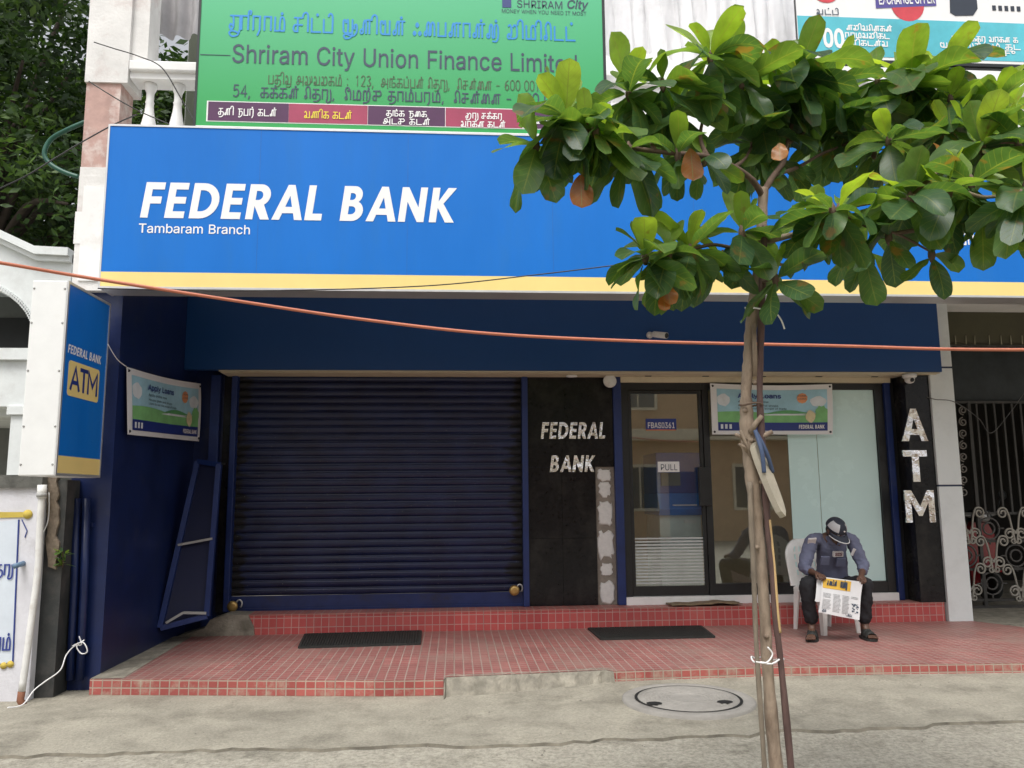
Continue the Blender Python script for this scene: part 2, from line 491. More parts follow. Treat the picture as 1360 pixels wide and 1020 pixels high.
# Tamil letters as pen strokes (x-height box 0..1)
TG = {
 'ra': (0.9, '.1,0 .1,1 .7,1 .7,0 .5,-.38'), 'aa': (0.85, '.1,0 .1,1 .7,1 .7,0'),
 'ri': (1.15, '.1,0 .1,1 .7,1 .7,0 .5,-.38/~.7,1 .8,1.3 1,1.4 1.1,1.2 1.0,1.05 .9,1.15'),
 'ma': (1.1, '.1,1 .1,0 .95,0/~.95,0 .97,.6 .85,.97 .65,.97 .55,.6 .55,0'),
 'pa': (0.95, '.1,1 .1,0 .8,0 .8,1'), 'ta': (1.0, '.1,1 .1,0 .95,0'),
 'ti_': (1.15, '.1,.95 .1,0 .9,0/~.9,0 .92,.8 .9,1.2 .75,1.38 .58,1.3 .55,1.15'),
 'ka': (1.0, '.1,1 .85,1/.42,1 .42,0 .15,0/~.15,0 .03,.2 .15,.46 .5,.48 .8,.46 .92,.3 .88,.05 .72,0'),
 'cha': (0.95, '.1,1 .8,1/.42,1 .42,0 .15,0/~.15,0 .03,.2 .15,.46 .5,.48 .85,.48'),
 'tha': (1.0, '.1,1 .8,1/.42,1 .42,.05 .15,.05/~.15,.05 .03,.22 .15,.48 .6,.5 .9,.4 .92,0 .6,-.3 .2,-.33'),
 'va': (1.1, '~.32,.2 .2,.35 .08,.2 .12,.02 .3,.0 .45,.3 .4,.8 .25,1 .1,.85/.34,0 .95,0 .95,1'),
 'vu': (1.15, '~.32,.2 .2,.35 .08,.2 .12,.02 .3,.0 .45,.3 .4,.8 .25,1 .1,.85/.34,0 .95,0 .95,1/~.95,0 .9,-.25 .6,-.36 .2,-.3'),
 'la': (1.1, '~.32,.2 .2,.35 .07,.2 .1,.02 .28,.0 .42,.3 .42,.75 .3,1 .14,.9/~.3,0 .6,.0 .9,.1 .97,.5 .9,.9 .7,1 .6,.85'),
 'lu': (1.3, '~.32,.2 .2,.35 .07,.2 .1,.02 .28,.0 .42,.3 .42,.75 .3,1 .14,.9/~.3,0 .6,.0 .85,.1 .88,.5 .8,.95/~.85,.3 1.1,.3 1.15,.7 1.1,1'),
 'na': (1.2, '~.3,.25 .18,.32 .07,.15 .15,.0 .33,.1 .35,.6 .45,.95 .58,.9 .62,.5 .6,0/~.58,.9 .7,1 .9,1 1.15,1/.92,1 .92,0'),
 'nna': (1.6, '~.3,.25 .18,.32 .07,.15 .15,.0 .33,.1 .35,.6 .45,.95 .58,.9 .62,.5 .6,0/~.6,.5 .7,.95 .85,.95 .95,.6 .95,0/~.9,.9 1.1,1 1.3,1 1.55,1/1.3,1 1.3,0'),
 'ya': (1.1, '~.35,.75 .28,.95 .12,.9 .1,.5 .15,.1 .3,0/.3,0 .95,0 .95,1/~.52,0 .55,.6 .5,1'),
 'yuu': (1.5, '~.35,.75 .28,.95 .12,.9 .1,.5 .15,.1 .3,0/.3,0 .95,0 .95,1/~.52,0 .55,.6 .5,1/~.95,0 .8,-.3 .35,-.4 .15,-.2 .4,-.1 1.0,-.2 1.35,.1 1.35,.6 1.15,.6 1.15,.3'),
 'sa': (1.3, '~.3,.2 .15,.3 .06,.15 .15,0 .3,.1 .32,.8 .45,1 .57,.8 .57,.1 .68,0 .78,.1 .8,.8 .95,1 1.1,.8 1.12,.1 .95,-.25 .6,-.25'),
 'sri': (2.0, '~.3,.3 .15,.4 .06,.2 .2,0 .4,.2 .4,.8 .3,1/.1,1 1.0,1 1.0,0/~1.0,0 .8,-.4 .3,-.5 .05,-.25 .35,-.1 .9,-.25/1.15,0 1.15,1 1.75,1 1.75,0/~1.75,1 1.8,1.35 2.0,1.35 1.95,1.1'),
 'aytham': (0.95, '~.1,.15 .2,.28 .3,.15 .2,.02 .1,.15/~.6,.15 .7,.28 .8,.15 .7,.02 .6,.15/~.35,.75 .45,.9 .55,.75 .45,.62 .35,.75'),
 'ai': (1.15, '~.3,.2 .18,.32 .07,.15 .15,.0 .3,.1 .3,.75 .45,1 .58,.75 .5,.1 .58,.02 .66,.15 .7,.8 .85,1 1.0,.75 1.02,0'),
 'e': (0.85, '~.34,.15 .2,.32 .07,.15 .15,.0 .3,.1 .25,.6 .2,1 .4,1.3 .65,1.15 .72,.7 .72,0'),
 'ee': (0.85, '~.34,.15 .2,.32 .07,.15 .15,.0 .3,.1 .2,.6 .1,1 .3,1.32 .55,1.2 .5,.95 .35,1.0/~.55,1.2 .7,.9 .72,.4 .72,0'),
 'i': (0.42, '~-.2,1 -.15,1.25 .05,1.4 .25,1.3 .3,1 .3,.5 .3,0'),
 'u': (0.5, '-.15,1 .2,1/~.2,1 .4,.85 .35,.55 .15,.5 .05,.7 .2,.95'),
 'ru': (1.2, '.1,0 .1,1 .7,1 .7,.05/~.7,.05 .6,-.3 .8,-.4 1.1,-.2 1.12,.5 1.05,1'),
 'ku': (1.2, '.1,1 .8,1/.42,1 .42,0 .15,0/~.15,0 .03,.2 .15,.46 .5,.48 .85,.46 1.02,.7 .9,1 .8,1'),
 'a': (1.25, '~.45,.6 .3,.5 .2,.75 .4,1 .65,.8 .6,.3 .3,.0 .05,.1 .1,.33 .4,.35 1.1,.35/1.1,1 1.1,-.15'),
 'nga': (1.1, '.1,0 .1,1 .95,1/.45,1 .45,0 .9,0/~.9,0 1.02,.25 .9,.5 .65,.5'),
 'rra': (1.1, '.1,0 .1,.8/~.1,.8 .2,1 .4,.98 .5,.7 .5,0/~.5,.7 .62,1 .82,.98 .9,.6 .8,0 .5,-.3 .15,-.3 .15,-.45'),
 'na2': (1.0, '.1,1 .85,1/.35,1 .35,0/~.35,.55 .65,.65 .88,.45 .8,0 .4,-.3 .2,-.2'),
 'ii': (1.3, '~.45,.35 .25,.45 .1,.2 .25,0 .5,.15 .5,.7 .35,.95/~.5,.5 .8,.95 1.1,.8 1.1,.2 .8,-.25 .4,-.35 .15,-.2'),
 'du': (1.2, '.1,1 .1,0 .85,0/~.85,0 1.05,.2 1.02,.7 .8,.85 .65,.6'),
 'cu': (1.2, '.1,1 .8,1/.42,1 .42,0 .15,0/~.15,0 .03,.2 .15,.46 .5,.48 .9,.48 1.05,.8 .9,1'),
 '.': (0.0, '~-.45,1.25 -.4,1.31 -.35,1.25 -.4,1.19 -.45,1.25'),
}
TG = {k: (w, parse_glyph(g)) for k, (w, g) in TG.items()}
DG = {d: (0.8, parse_glyph(g)) for d, g in {'0': '~.4,1.25 .1,1 .1,.3 .4,0 .7,.3 .7,1 .4,1.25', '1': '.2,1.0 .4,1.25 .4,0', '2': '~.1,1 .3,1.25 .65,1.1 .6,.7 .1,0/.1,0 .7,0',
    '3': '~.1,1.1 .4,1.25 .65,1 .4,.68 .7,.35 .4,0 .1,.15', '4': '.55,0 .55,1.25 .08,.35 .75,.35', '5': '.65,1.25 .2,1.25 .15,.7/~.15,.7 .5,.8 .7,.4 .45,0 .1,.1', '6': '~.6,1.2 .2,.9 .1,.3 .4,0 .7,.35 .4,.7 .12,.4', '-': '.1,.5 .6,.5', ',': '.15,.05 .05,-.25', ':': '~.2,.05 .25,.1 .2,.15/~.2,.75 .25,.8 .2,.85'}.items()}
def tamil_layout(seq):
    """'ra aa ma. _ ...' -> strokes, total width"""
    x = 0; items = []; wi = 0
    for tok in seq.split():
        if tok == '_': x += 0.55; wi += 1; continue
        if tok == '.': items.append((TG['.'][1], x-0.05, wi)); continue
        dot = len(tok) > 1 and tok.endswith('.')
        if dot: tok = tok[:-1]
        w, g = TG[tok] if tok in TG else DG[tok]
        items.append((g, x, wi)); x += w+0.12
        if dot: items.append((TG['.'][1], x-0.1, wi))
    return items, x
def tamil(name, seq, p0, p1, h, pen, m, parent, normal=None, off=0.003):
    """writes seq from p0 to p1 (baseline), letters h tall"""
    p0, p1 = V(p0), V(p1)
    xd = (p1-p0); W = xd.length; xd.normalize()
    nd = V(normal) if normal else V((0, -1, 0))
    yd = nd.cross(xd).normalized()
    items, w = tamil_layout(seq)
    words_ = {}
    for g, x, k in items: words_.setdefault(k, Strokes()).put(g, x*W/w, 0, W/w, h, pen)
    for st in words_.values():
        mb = MB(); st.mesh(mb, p0, xd, yd, off); mb.build(name, m, parent)
def latin_width(s): return sum(0.45 if c == ' ' else INTER[c][0] for c in s)
def latin(name, s, p0, p1, h, m, parent, bold=0.0, shear=0.0, normal=None, off=0.003, depth=0.0):
    p0, p1 = V(p0), V(p1)
    xd = p1-p0; W = xd.length; xd.normalize()
    nd = V(normal) if normal else V((0, -1, 0))
    yd = nd.cross(xd).normalized()
    w = latin_width(s); sx = W/w; x = 0
    for word in s.split(' '):
        P = Poly2()
        for c in word:
            a, cs = INTER[c]
            P.put(cs, x*sx, 0, sx, h, shear, bold); x += a
        x += 0.45
        mb = MB(); P.mesh(mb, p0, xd, yd, off, depth); mb.build(name, m, parent)
def arc(cx, cy, rx, ry, a0, a1, n=10):
    return [(cx+rx*math.cos(R(a0+(a1-a0)*i/n)), cy+ry*math.sin(R(a0+(a1-a0)*i/n))) for i in range(n+1)]
def cw(c): return c if contour_area(c) < 0 else c[::-1]
def ccw(c): return c if contour_area(c) > 0 else c[::-1]
# heavy geometric capitals of the bank's lettering (height 1)
_t = 0.215
FB = {
 'F': (0.60, [[(0, 0), (0, 1), (.56, 1), (.56, .8), (_t, .8), (_t, .6), (.52, .6), (.52, .4), (_t, .4), (_t, 0)]]),
 'E': (0.62, [[(0, 0), (0, 1), (.56, 1), (.56, .81), (_t, .81), (_t, .6), (.54, .6), (.54, .41), (_t, .41), (_t, .19), (.56, .19), (.56, 0)]]),
 'D': (0.84, [[(0, 0), (0, 1), (.3, 1)]+arc(.3, .5, .5, .5, 90, -90, 14)[1:], [(_t, .2), (.3, .2)]+arc(.3, .5, .28, .3, -90, 90, 12)[1:]+[(_t, .8)]]),
 'R': (0.70, [[(0, 0), (0, 1), (.33, 1)]+arc(.33, .69, .31, .31, 90, -60, 12)[1:]+[(.70, 0), (.44, 0), (.22, .37), (_t, .37), (_t, 0)], [(_t, .55), (.3, .55)]+arc(.3, .68, .12, .13, -90, 90, 8)[1:]+[(_t, .81)]]),
 'A': (0.86, [[(-.02, 0), (.33, 1), (.53, 1), (.88, 0), (.65, 0), (.59, .19), (.27, .19), (.21, 0)], [(.33, .37), (.53, .37), (.43, .69)]]),
 'L': (0.54, [[(0, 0), (0, 1), (_t, 1), (_t, .19), (.5, .19), (.5, 0)]]),
 'B': (0.70, [[(0, 0), (0, 1), (.32, 1)]+arc(.32, .745, .255, .255, 90, -50, 10)[1:]+arc(.35, .29, .3, .29, 65, -90, 10)+[(0, 0)], [(_t, .6), (.28, .6)]+arc(.28, .7, .1, .1, -90, 90, 7)[1:]+[(_t, .8)], [(_t, .19), (.3, .19)]+arc(.3, .305, .125, .115, -90, 90, 7)[1:]+[(_t, .42)]]),
 'N': (0.84, [[(0, 0), (0, 1), (.2, 1), (.56, .42), (.56, 1), (.77, 1), (.77, 0), (.57, 0), (.21, .58), (.21, 0)]]),
 'K': (0.72, [[(0, 0), (0, 1), (_t, 1), (_t, .6), (.46, 1), (.72, 1), (.37, .54), (.76, 0), (.49, 0), (_t, .42), (_t, 0)]]),
 'T': (0.75, [[(.26, 0), (.26, .8), (0, .8), (0, 1), (.74, 1), (.74, .8), (.48, .8), (.48, 0)]]),
 'M': (1.05, [[(0, 0), (0, 1), (.23, 1), (.5, .5), (.77, 1), (1.0, 1), (1.0, 0), (.79, 0), (.79, .62), (.56, .2), (.44, .2), (.21, .62), (.21, 0)]]),
}
for _k, (_w, _c) in list(FB.items()):
    _o = [cw(_c[0])]
    FB[_k] = (_w, _o+[ccw(h) for h in _c[1:]])
def bank_text(s, p0, p1, h, normal=None, shear=0.14, gap=0.09, space=0.42):
    """returns [(letter, Poly2 placed along the line)], origin and axes"""
    p0, p1 = V(p0), V(p1)
    xd = p1-p0; W = xd.length; xd.normalize()
    nd = V(normal) if normal else V((0, -1, 0))
    yd = nd.cross(xd).normalized()
    w = sum(space if c == ' ' else FB[c][0]+gap for c in s)-gap+shear
    sx = W/w; x = 0; out = []
    for c in s:
        if c == ' ': x += space; out.append((' ', None)); continue
        P = Poly2(); P.put(FB[c][1], x*sx, 0, sx, h, shear)
        out.append((c, P)); x += FB[c][0]+gap
    return out, p0, xd, yd
def bank_letters(name, s, p0, p1, h, m, parent, off=0.003, depth=0.0, each=False, **k):
    out, o, xd, yd = bank_text(s, p0, p1, h, **k)
    if each:
        for c, P in out:
            if P: mb = MB(); P.mesh(mb, o, xd, yd, off, depth); mb.build(name, m, parent)
    else:
        mb = MB()
        for c, P in out+[(' ', None)]:
            if P: P.mesh(mb, o, xd, yd, off, depth)
            elif mb.v: mb.build(name, m, parent); mb = MB()

load_inter('''A|48|2,0 20,51 28,51 46,0 40,0 29,30 28,32 27,35 26,37 25,40 24,44 23,48 25,48 23,44 22,40 21,37 20,34 20,32 19,30 9,0;11,14 11,20 37,20 37,14
B|46|6,0 6,51 24,51 27,51 30,50 33,49 35,48 37,46 38,44 39,42 40,40 40,37 40,35 39,34 39,32 38,31 37,30 36,29 34,28 33,27 31,27 31,26 33,26 35,25 36,25 38,23 39,22 40,20 41,18 42,16 42,14 42,11 41,9 40,7 39,5 37,3 34,2 32,1 28,0 25,0;12,6 24,6 28,6 31,7 33,8 34,10 35,12 36,14 35,15 35,17 34,18 33,20 32,21 31,22 29,23 27,23 25,23 12,23;12,29 24,29 26,29 27,29 29,30 30,30 31,31 32,33 33,34 33,36 34,37 33,39 33,41 31,43 29,44 27,45 24,45 12,45
C|51|27,-1 23,0 19,1 15,2 12,5 9,8 7,12 5,16 4,20 4,25 4,31 5,35 7,39 9,43 12,46 15,48 19,50 23,51 27,52 29,51 32,51 34,50 36,50 38,48 40,47 42,46 43,44 45,42 46,40 47,37 47,35 41,35 40,37 40,38 39,39 38,41 37,42 36,43 34,44 33,44 32,45 30,45 28,46 27,46 24,45 21,45 18,43 16,41 14,39 12,36 11,33 11,30 10,25 11,21 11,18 13,14 14,12 16,9 18,8 21,6 24,6 27,5 28,5 30,6 32,6 33,7 34,7 36,8 37,9 38,10 39,11 40,13 40,14 41,16 47,16 47,14 46,11 45,9 43,7 42,5 40,4 38,2 36,1 34,0 32,0 29,-1
D|50|22,0 10,0 10,6 21,6 25,6 29,7 32,8 34,10 36,12 38,15 39,18 40,22 40,26 40,29 39,33 38,36 36,39 34,41 32,43 29,44 26,45 22,45 9,45 9,51 23,51 27,51 31,50 35,48 38,46 41,43 43,39 45,35 46,31 46,26 46,20 45,16 43,12 41,8 38,5 35,3 31,1 27,0;12,51 12,0 6,0 6,51
E|42|6,0 6,51 37,51 37,45 12,45 12,29 36,29 36,23 12,23 12,6 38,6 38,0
F|41|6,0 6,51 37,51 37,45 12,45 12,28 35,28 35,22 12,22 12,0
G|52|27,-1 23,0 19,1 15,3 12,5 9,8 7,12 5,16 4,20 4,25 4,31 5,35 7,39 9,43 12,46 15,48 18,50 22,51 26,52 29,51 32,51 34,50 36,49 38,48 40,47 42,45 44,44 45,42 46,40 47,37 47,35 41,35 40,36 40,38 39,39 38,41 37,42 36,43 34,44 33,44 32,45 30,45 28,45 27,46 24,45 21,45 18,43 16,41 14,39 12,36 11,33 11,30 10,25 11,21 11,18 13,14 14,12 16,9 18,8 21,6 24,6 27,5 30,5 32,6 34,7 37,9 38,10 40,12 41,15 41,17 41,20 43,20 28,20 28,26 48,26 48,20 47,16 47,12 45,9 43,6 41,4 38,2 34,0 31,0
H|52|6,0 6,51 12,51 12,29 39,29 39,51 46,51 46,0 39,0 39,23 12,23 12,0
I|30|3,0 3,6 12,6 12,45 3,45 3,51 27,51 27,45 18,45 18,6 27,6 27,0
L|39|6,0 6,51 12,51 12,6 36,6 36,0
M|63|6,0 6,51 15,51 28,19 29,16 30,12 31,8 32,5 31,5 32,8 33,12 34,16 35,19 48,51 57,51 57,0 50,0 50,29 50,33 51,37 51,41 51,46 51,44 50,43 50,41 48,36 47,32 46,29 34,0 29,0 17,29 16,32 14,36 13,41 11,46 12,46 12,42 12,37 12,33 12,29 12,0
N|52|6,0 6,51 14,51 34,18 35,17 36,16 36,15 37,14 38,12 39,11 40,9 41,7 41,5 40,5 40,7 40,9 40,11 40,13 40,14 40,16 40,19 40,51 46,51 46,0 39,0 20,29 18,33 17,35 16,36 15,38 11,45 12,45 12,38 12,33 12,29 12,0
O|53|27,-1 22,0 19,1 15,2 12,5 9,8 7,12 5,16 4,20 4,25 4,31 5,35 7,39 9,43 12,46 15,48 19,50 22,51 27,52 31,51 35,50 38,48 42,46 44,43 46,39 48,35 49,31 49,25 49,20 48,16 46,12 44,8 42,5 38,2 35,1 31,0;27,5 30,6 32,6 35,8 37,9 39,12 41,14 42,18 43,21 43,25 43,30 42,33 41,36 39,39 37,41 35,43 32,45 30,45 27,46 24,45 21,45 18,43 16,41 14,39 13,36 11,33 11,30 10,25 11,21 11,18 13,14 14,12 16,9 18,8 21,6 24,6
R|45|6,0 6,51 24,51 27,51 31,50 33,49 36,47 38,45 39,43 40,41 41,38 41,35 41,32 40,30 39,27 38,25 36,23 33,22 30,21 27,20 24,20 10,20 10,26 23,26 26,26 28,26 30,27 31,28 32,29 33,30 34,32 34,33 35,35 34,37 34,39 33,40 32,42 31,43 30,44 28,45 26,45 23,45 12,45 12,0;35,0 23,23 30,23 43,0
S|45|22,-1 19,-1 16,0 13,1 10,2 8,4 6,6 5,8 4,11 4,14 10,14 11,12 11,10 12,9 14,8 15,7 17,6 18,5 20,5 22,5 25,5 27,5 29,6 30,7 32,8 33,9 34,11 34,12 35,14 34,15 34,17 33,18 32,19 31,20 30,20 28,21 26,22 24,22 18,24 14,25 11,27 9,29 7,31 6,34 5,37 5,40 6,43 7,45 9,47 11,48 14,50 17,51 19,51 23,52 26,51 29,51 32,50 34,48 36,47 38,45 39,43 40,40 40,38 34,38 33,40 32,42 30,44 28,45 25,46 22,46 20,46 18,45 17,45 15,44 14,43 13,42 12,41 12,39 12,38 12,36 12,35 13,33 14,32 16,32 17,31 18,30 20,30 21,29 26,28 28,27 30,27 31,26 33,26 34,25 36,24 37,23 38,21 39,20 40,18 41,16 41,14 41,11 40,9 39,6 37,4 35,3 32,1 29,0 26,-1
T|45|3,45 3,51 42,51 42,45 26,45 26,0 19,0 19,45
U|52|26,-1 22,-1 19,0 15,2 13,3 10,5 8,8 7,11 6,14 6,17 6,51 12,51 12,18 13,15 13,13 14,11 15,10 17,8 19,7 21,6 23,5 26,5 29,5 31,6 33,7 35,8 36,10 38,11 39,13 39,15 39,18 39,51 46,51 46,17 45,14 45,11 43,8 41,5 39,3 36,2 33,0 30,-1
W|69|16,0 2,51 8,51 16,20 17,18 17,16 18,15 19,9 19,8 19,6 20,4 19,4 19,6 20,8 20,9 20,11 21,13 21,15 22,20 31,51 38,51 46,20 47,18 47,16 47,15 49,9 49,8 49,6 50,4 49,4 49,6 50,8 50,9 50,11 51,13 51,15 52,20 60,51 67,51 53,0 46,0 37,32 36,34 36,37 35,39 35,42 34,44 34,47 35,47 34,45 34,42 33,39 33,37 32,35 32,32 23,0
Y|47|20,0 20,21 2,51 9,51 19,34 20,33 21,31 22,29 23,27 24,25 25,23 22,23 23,25 24,27 25,29 26,31 27,33 28,34 38,51 46,51 27,21 27,0
a|39|16,-1 14,-1 11,0 9,0 8,2 6,3 5,4 4,6 3,8 3,11 3,13 4,15 4,16 5,17 6,18 8,19 9,20 11,21 13,21 14,21 16,22 18,22 23,23 25,23 26,23 27,23 27,24 27,25 28,25 28,26 27,27 27,28 27,30 26,31 25,32 24,32 23,33 21,33 20,33 18,33 16,33 15,32 14,32 13,31 12,30 11,29 10,28 10,27 4,29 5,31 6,33 8,35 10,36 11,37 13,38 15,38 17,38 19,38 21,38 22,38 24,38 26,37 27,37 29,36 30,35 31,34 32,32 33,30 34,28 34,25 34,0 28,0 28,5 27,5 27,4 26,3 25,2 24,2 23,1 22,0 20,0 18,-1;17,5 19,5 21,5 23,6 24,7 25,8 26,9 27,11 27,12 28,14 28,19 27,19 27,18 26,18 25,18 24,18 23,18 20,17 18,17 16,17 15,16 13,16 12,15 11,15 10,14 10,13 9,12 9,10 9,9 10,8 10,7 11,6 12,6 13,5 14,5 16,5
b|42|23,-1 21,-1 19,0 17,0 16,1 15,2 14,3 13,4 12,5 12,6 11,6 11,0 5,0 5,51 11,51 11,32 12,32 12,33 13,34 14,35 15,36 16,36 17,37 19,38 21,38 23,38 26,38 29,37 31,36 34,34 35,32 37,29 38,26 39,23 39,19 39,15 38,12 37,8 35,6 34,3 31,2 29,0 26,-1;22,5 24,5 26,6 28,7 29,8 31,10 32,12 32,14 33,16 33,19 33,22 32,24 32,26 31,28 29,30 28,31 26,32 24,33 22,33 20,33 18,32 16,31 15,30 13,28 12,26 12,24 11,22 11,19 11,16 12,14 13,12 13,10 15,8 16,6 18,5 20,5
c|40|21,-1 17,-1 14,0 12,2 9,3 7,6 6,9 4,12 4,15 3,19 4,23 4,26 6,29 7,32 9,34 12,36 14,37 17,38 21,38 23,38 24,38 26,38 28,37 29,36 31,36 32,35 33,33 34,32 35,31 36,29 36,28 30,26 30,27 30,28 29,29 28,30 27,31 26,32 25,32 24,32 23,33 22,33 21,33 18,33 16,32 15,31 13,30 12,28 11,26 10,24 10,21 10,19 10,16 10,14 11,12 12,10 13,8 15,7 16,6 18,5 21,5 22,5 23,5 24,5 25,6 26,6 27,7 28,7 29,8 29,9 30,10 30,11 30,12 36,10 36,9 35,7 34,6 33,4 32,3 31,2 29,1 28,1 26,0 24,0 23,-1
d|42|20,-1 16,-1 14,0 11,2 9,3 7,6 5,8 4,12 4,15 3,19 4,23 4,26 5,29 7,32 9,34 11,36 14,37 17,38 20,38 22,38 24,38 25,37 27,36 28,36 29,35 29,34 30,33 31,32 31,51 37,51 37,0 31,0 31,6 30,5 29,4 29,3 28,2 27,1 25,0 24,0 22,-1;20,5 23,5 25,5 26,6 28,8 29,10 30,12 31,14 31,16 31,19 31,22 31,24 30,26 29,28 28,30 26,31 25,32 23,33 20,33 18,33 16,32 14,31 13,30 12,28 11,26 10,24 10,22 10,19 10,16 10,14 11,12 12,10 13,8 15,7 16,6 18,5
e|40|21,-1 18,-1 15,0 12,2 9,3 7,6 6,8 4,12 4,15 3,19 4,22 4,26 6,29 7,32 9,34 12,36 14,37 17,38 21,38 23,38 25,38 27,37 28,37 30,35 32,34 33,32 35,30 36,28 36,26 37,23 37,19 37,17 10,17 10,15 10,13 11,11 12,9 13,7 15,6 17,5 19,5 21,5 23,5 24,5 25,5 27,6 28,6 29,7 29,8 30,9 31,11 36,9 36,7 35,5 34,4 32,3 30,1 28,0 26,0 24,-1;10,22 31,22 31,23 30,25 30,27 29,29 28,30 26,31 25,32 23,33 21,33 18,33 16,32 15,31 13,30 12,29 11,27 10,25
g|43|21,-15 18,-15 16,-15 13,-14 11,-13 10,-12 8,-11 7,-10 6,-8 5,-7 10,-4 11,-5 11,-6 12,-7 13,-7 14,-8 15,-9 17,-9 19,-10 21,-10 24,-9 26,-9 28,-8 30,-6 31,-3 31,-1 31,7 30,6 29,5 29,4 28,3 27,2 25,2 24,1 22,1 19,0 17,1 14,1 11,3 9,4 7,6 6,9 4,12 4,15 3,19 4,23 4,26 5,29 7,32 9,34 11,36 14,37 17,38 20,38 22,38 24,38 25,37 27,36 28,36 29,35 30,34 30,33 31,32 31,38 37,38 37,-1 37,-4 36,-7 35,-9 33,-11 31,-12 29,-14 26,-14 24,-15;20,6 23,6 25,7 26,8 28,9 29,10 30,12 31,14 31,17 31,19 31,22 31,24 30,26 29,28 28,30 26,31 25,32 23,33 20,33 18,33 16,32 15,31 13,30 12,28 11,26 10,24 10,22 10,19 10,17 10,14 11,12 12,10 13,9 15,8 16,7 18,6
h|41|11,23 11,0 5,0 5,51 11,51 11,29 10,29 12,32 13,34 15,36 17,37 20,38 23,38 25,38 27,38 30,37 31,36 33,34 34,32 35,30 36,27 36,24 36,0 30,0 30,24 29,26 29,29 27,30 26,32 23,33 21,33 19,33 18,32 16,32 15,31 14,30 13,28 12,27 12,25
i|17|5,0 5,38 11,38 11,0;8,44 7,44 6,45 5,45 5,46 4,47 4,48 4,49 5,50 5,51 6,52 7,52 8,52 9,52 10,52 11,51 12,50 12,49 13,48 12,47 12,46 11,45 10,45 9,44
m|61|5,0 5,38 11,38 11,30 11,31 12,33 13,35 14,36 16,37 17,38 19,38 20,39 22,39 25,38 27,37 29,36 30,34 31,32 32,29 31,29 32,31 33,33 34,34 35,36 36,37 38,37 40,38 42,38 44,39 46,38 48,38 50,37 51,36 53,35 54,33 55,31 56,28 56,26 56,0 50,0 50,25 49,28 49,30 47,31 46,32 44,33 42,33 40,33 39,33 37,32 36,31 35,30 35,29 34,28 34,26 34,25 34,0 27,0 27,26 27,28 26,30 25,31 24,32 22,33 20,33 18,33 17,33 16,32 15,31 13,30 13,29 12,27 12,26 11,24 11,0
n|41|11,23 11,0 5,0 5,38 11,38 11,29 10,29 12,32 13,34 15,36 17,37 20,38 23,38 25,38 27,38 29,37 31,36 33,34 34,32 35,30 36,27 36,24 36,0 30,0 30,24 29,26 29,29 27,30 26,32 23,33 21,33 19,33 18,32 16,32 15,31 14,30 13,28 12,27 12,25
o|42|21,-1 17,-1 14,0 12,2 9,3 7,6 6,9 4,12 4,15 3,19 4,23 4,26 6,29 7,32 9,34 12,36 14,37 17,38 21,38 24,38 27,37 30,36 32,34 34,32 36,29 37,26 38,23 38,19 38,15 37,12 36,9 34,6 32,3 30,2 27,0 24,-1;21,5 23,5 25,6 27,7 29,8 30,10 31,12 31,14 32,16 32,19 32,21 31,24 31,26 30,28 29,30 27,31 25,32 23,33 21,33 18,33 16,32 15,31 13,30 12,28 11,26 10,24 10,21 10,19 10,16 10,14 11,12 12,10 13,8 15,7 16,6 18,5
p|42|5,-14 5,38 11,38 11,32 12,32 12,33 13,34 14,35 15,36 16,36 17,37 19,38 21,38 23,38 26,38 29,37 31,36 34,34 35,32 37,29 38,26 39,23 39,19 39,15 38,12 37,8 35,6 34,3 31,2 29,0 26,-1 23,-1 21,-1 19,0 17,0 16,1 15,2 14,3 13,4 12,5 12,6 11,6 11,-14;22,5 24,5 26,6 28,7 29,8 31,10 32,12 32,14 33,16 33,19 33,22 32,24 32,26 31,28 29,30 28,31 26,32 24,33 22,33 20,33 18,32 16,31 15,30 13,28 12,26 12,24 11,22 11,19 11,16 12,14 13,12 13,10 15,8 16,6 18,5 20,5
r|26|5,0 5,38 11,38 11,32 12,32 12,34 14,35 15,37 17,38 19,38 21,38 23,38 24,38 24,32 23,32 22,33 21,33 19,32 17,32 16,31 15,31 13,30 13,28 12,27 12,25 11,24 11,0
t|23|20,38 20,33 1,33 1,38;6,47 13,47 13,10 13,8 13,7 14,6 14,5 16,5 17,5 19,5 20,5 21,0 20,0 19,0 18,0 17,0 14,0 11,1 9,2 8,4 7,6 6,9
u|41|18,-1 16,0 14,0 11,1 10,2 8,4 7,6 6,8 5,11 5,14 5,38 11,38 11,14 12,12 12,9 14,7 15,6 18,5 20,5 22,5 23,6 25,6 26,7 27,8 28,10 29,11 29,13 30,15 30,38 36,38 36,0 30,0 30,9 31,9 29,6 28,4 26,2 23,0 21,0
y|39|5,-14 6,-9 7,-9 8,-9 9,-9 10,-9 11,-9 12,-8 13,-7 14,-6 14,-5 15,-4 16,0 2,38 8,38 17,16 17,13 18,11 19,9 19,6 20,4 21,2 18,2 19,4 20,6 20,9 21,11 22,13 22,16 31,38 37,38 20,-6 20,-8 19,-9 18,-11 17,-12 15,-13 14,-14 12,-14 11,-14 9,-15 8,-14 7,-14 6,-14 5,-14
f|25|23,38 23,33 1,33 1,38;8,0 8,43 8,45 9,47 10,49 11,50 12,51 14,52 15,52 17,53 19,53 20,53 21,53 22,53 23,52 24,52 23,47 21,47 20,47 19,47 18,47 16,47 15,46 15,45 14,44 14,42 14,0
l|19|14,0 11,0 9,1 7,2 6,4 5,6 5,8 5,51 11,51 11,10 11,8 12,7 12,6 13,6 13,5 15,5 16,5 17,5 18,0 16,0 15,0
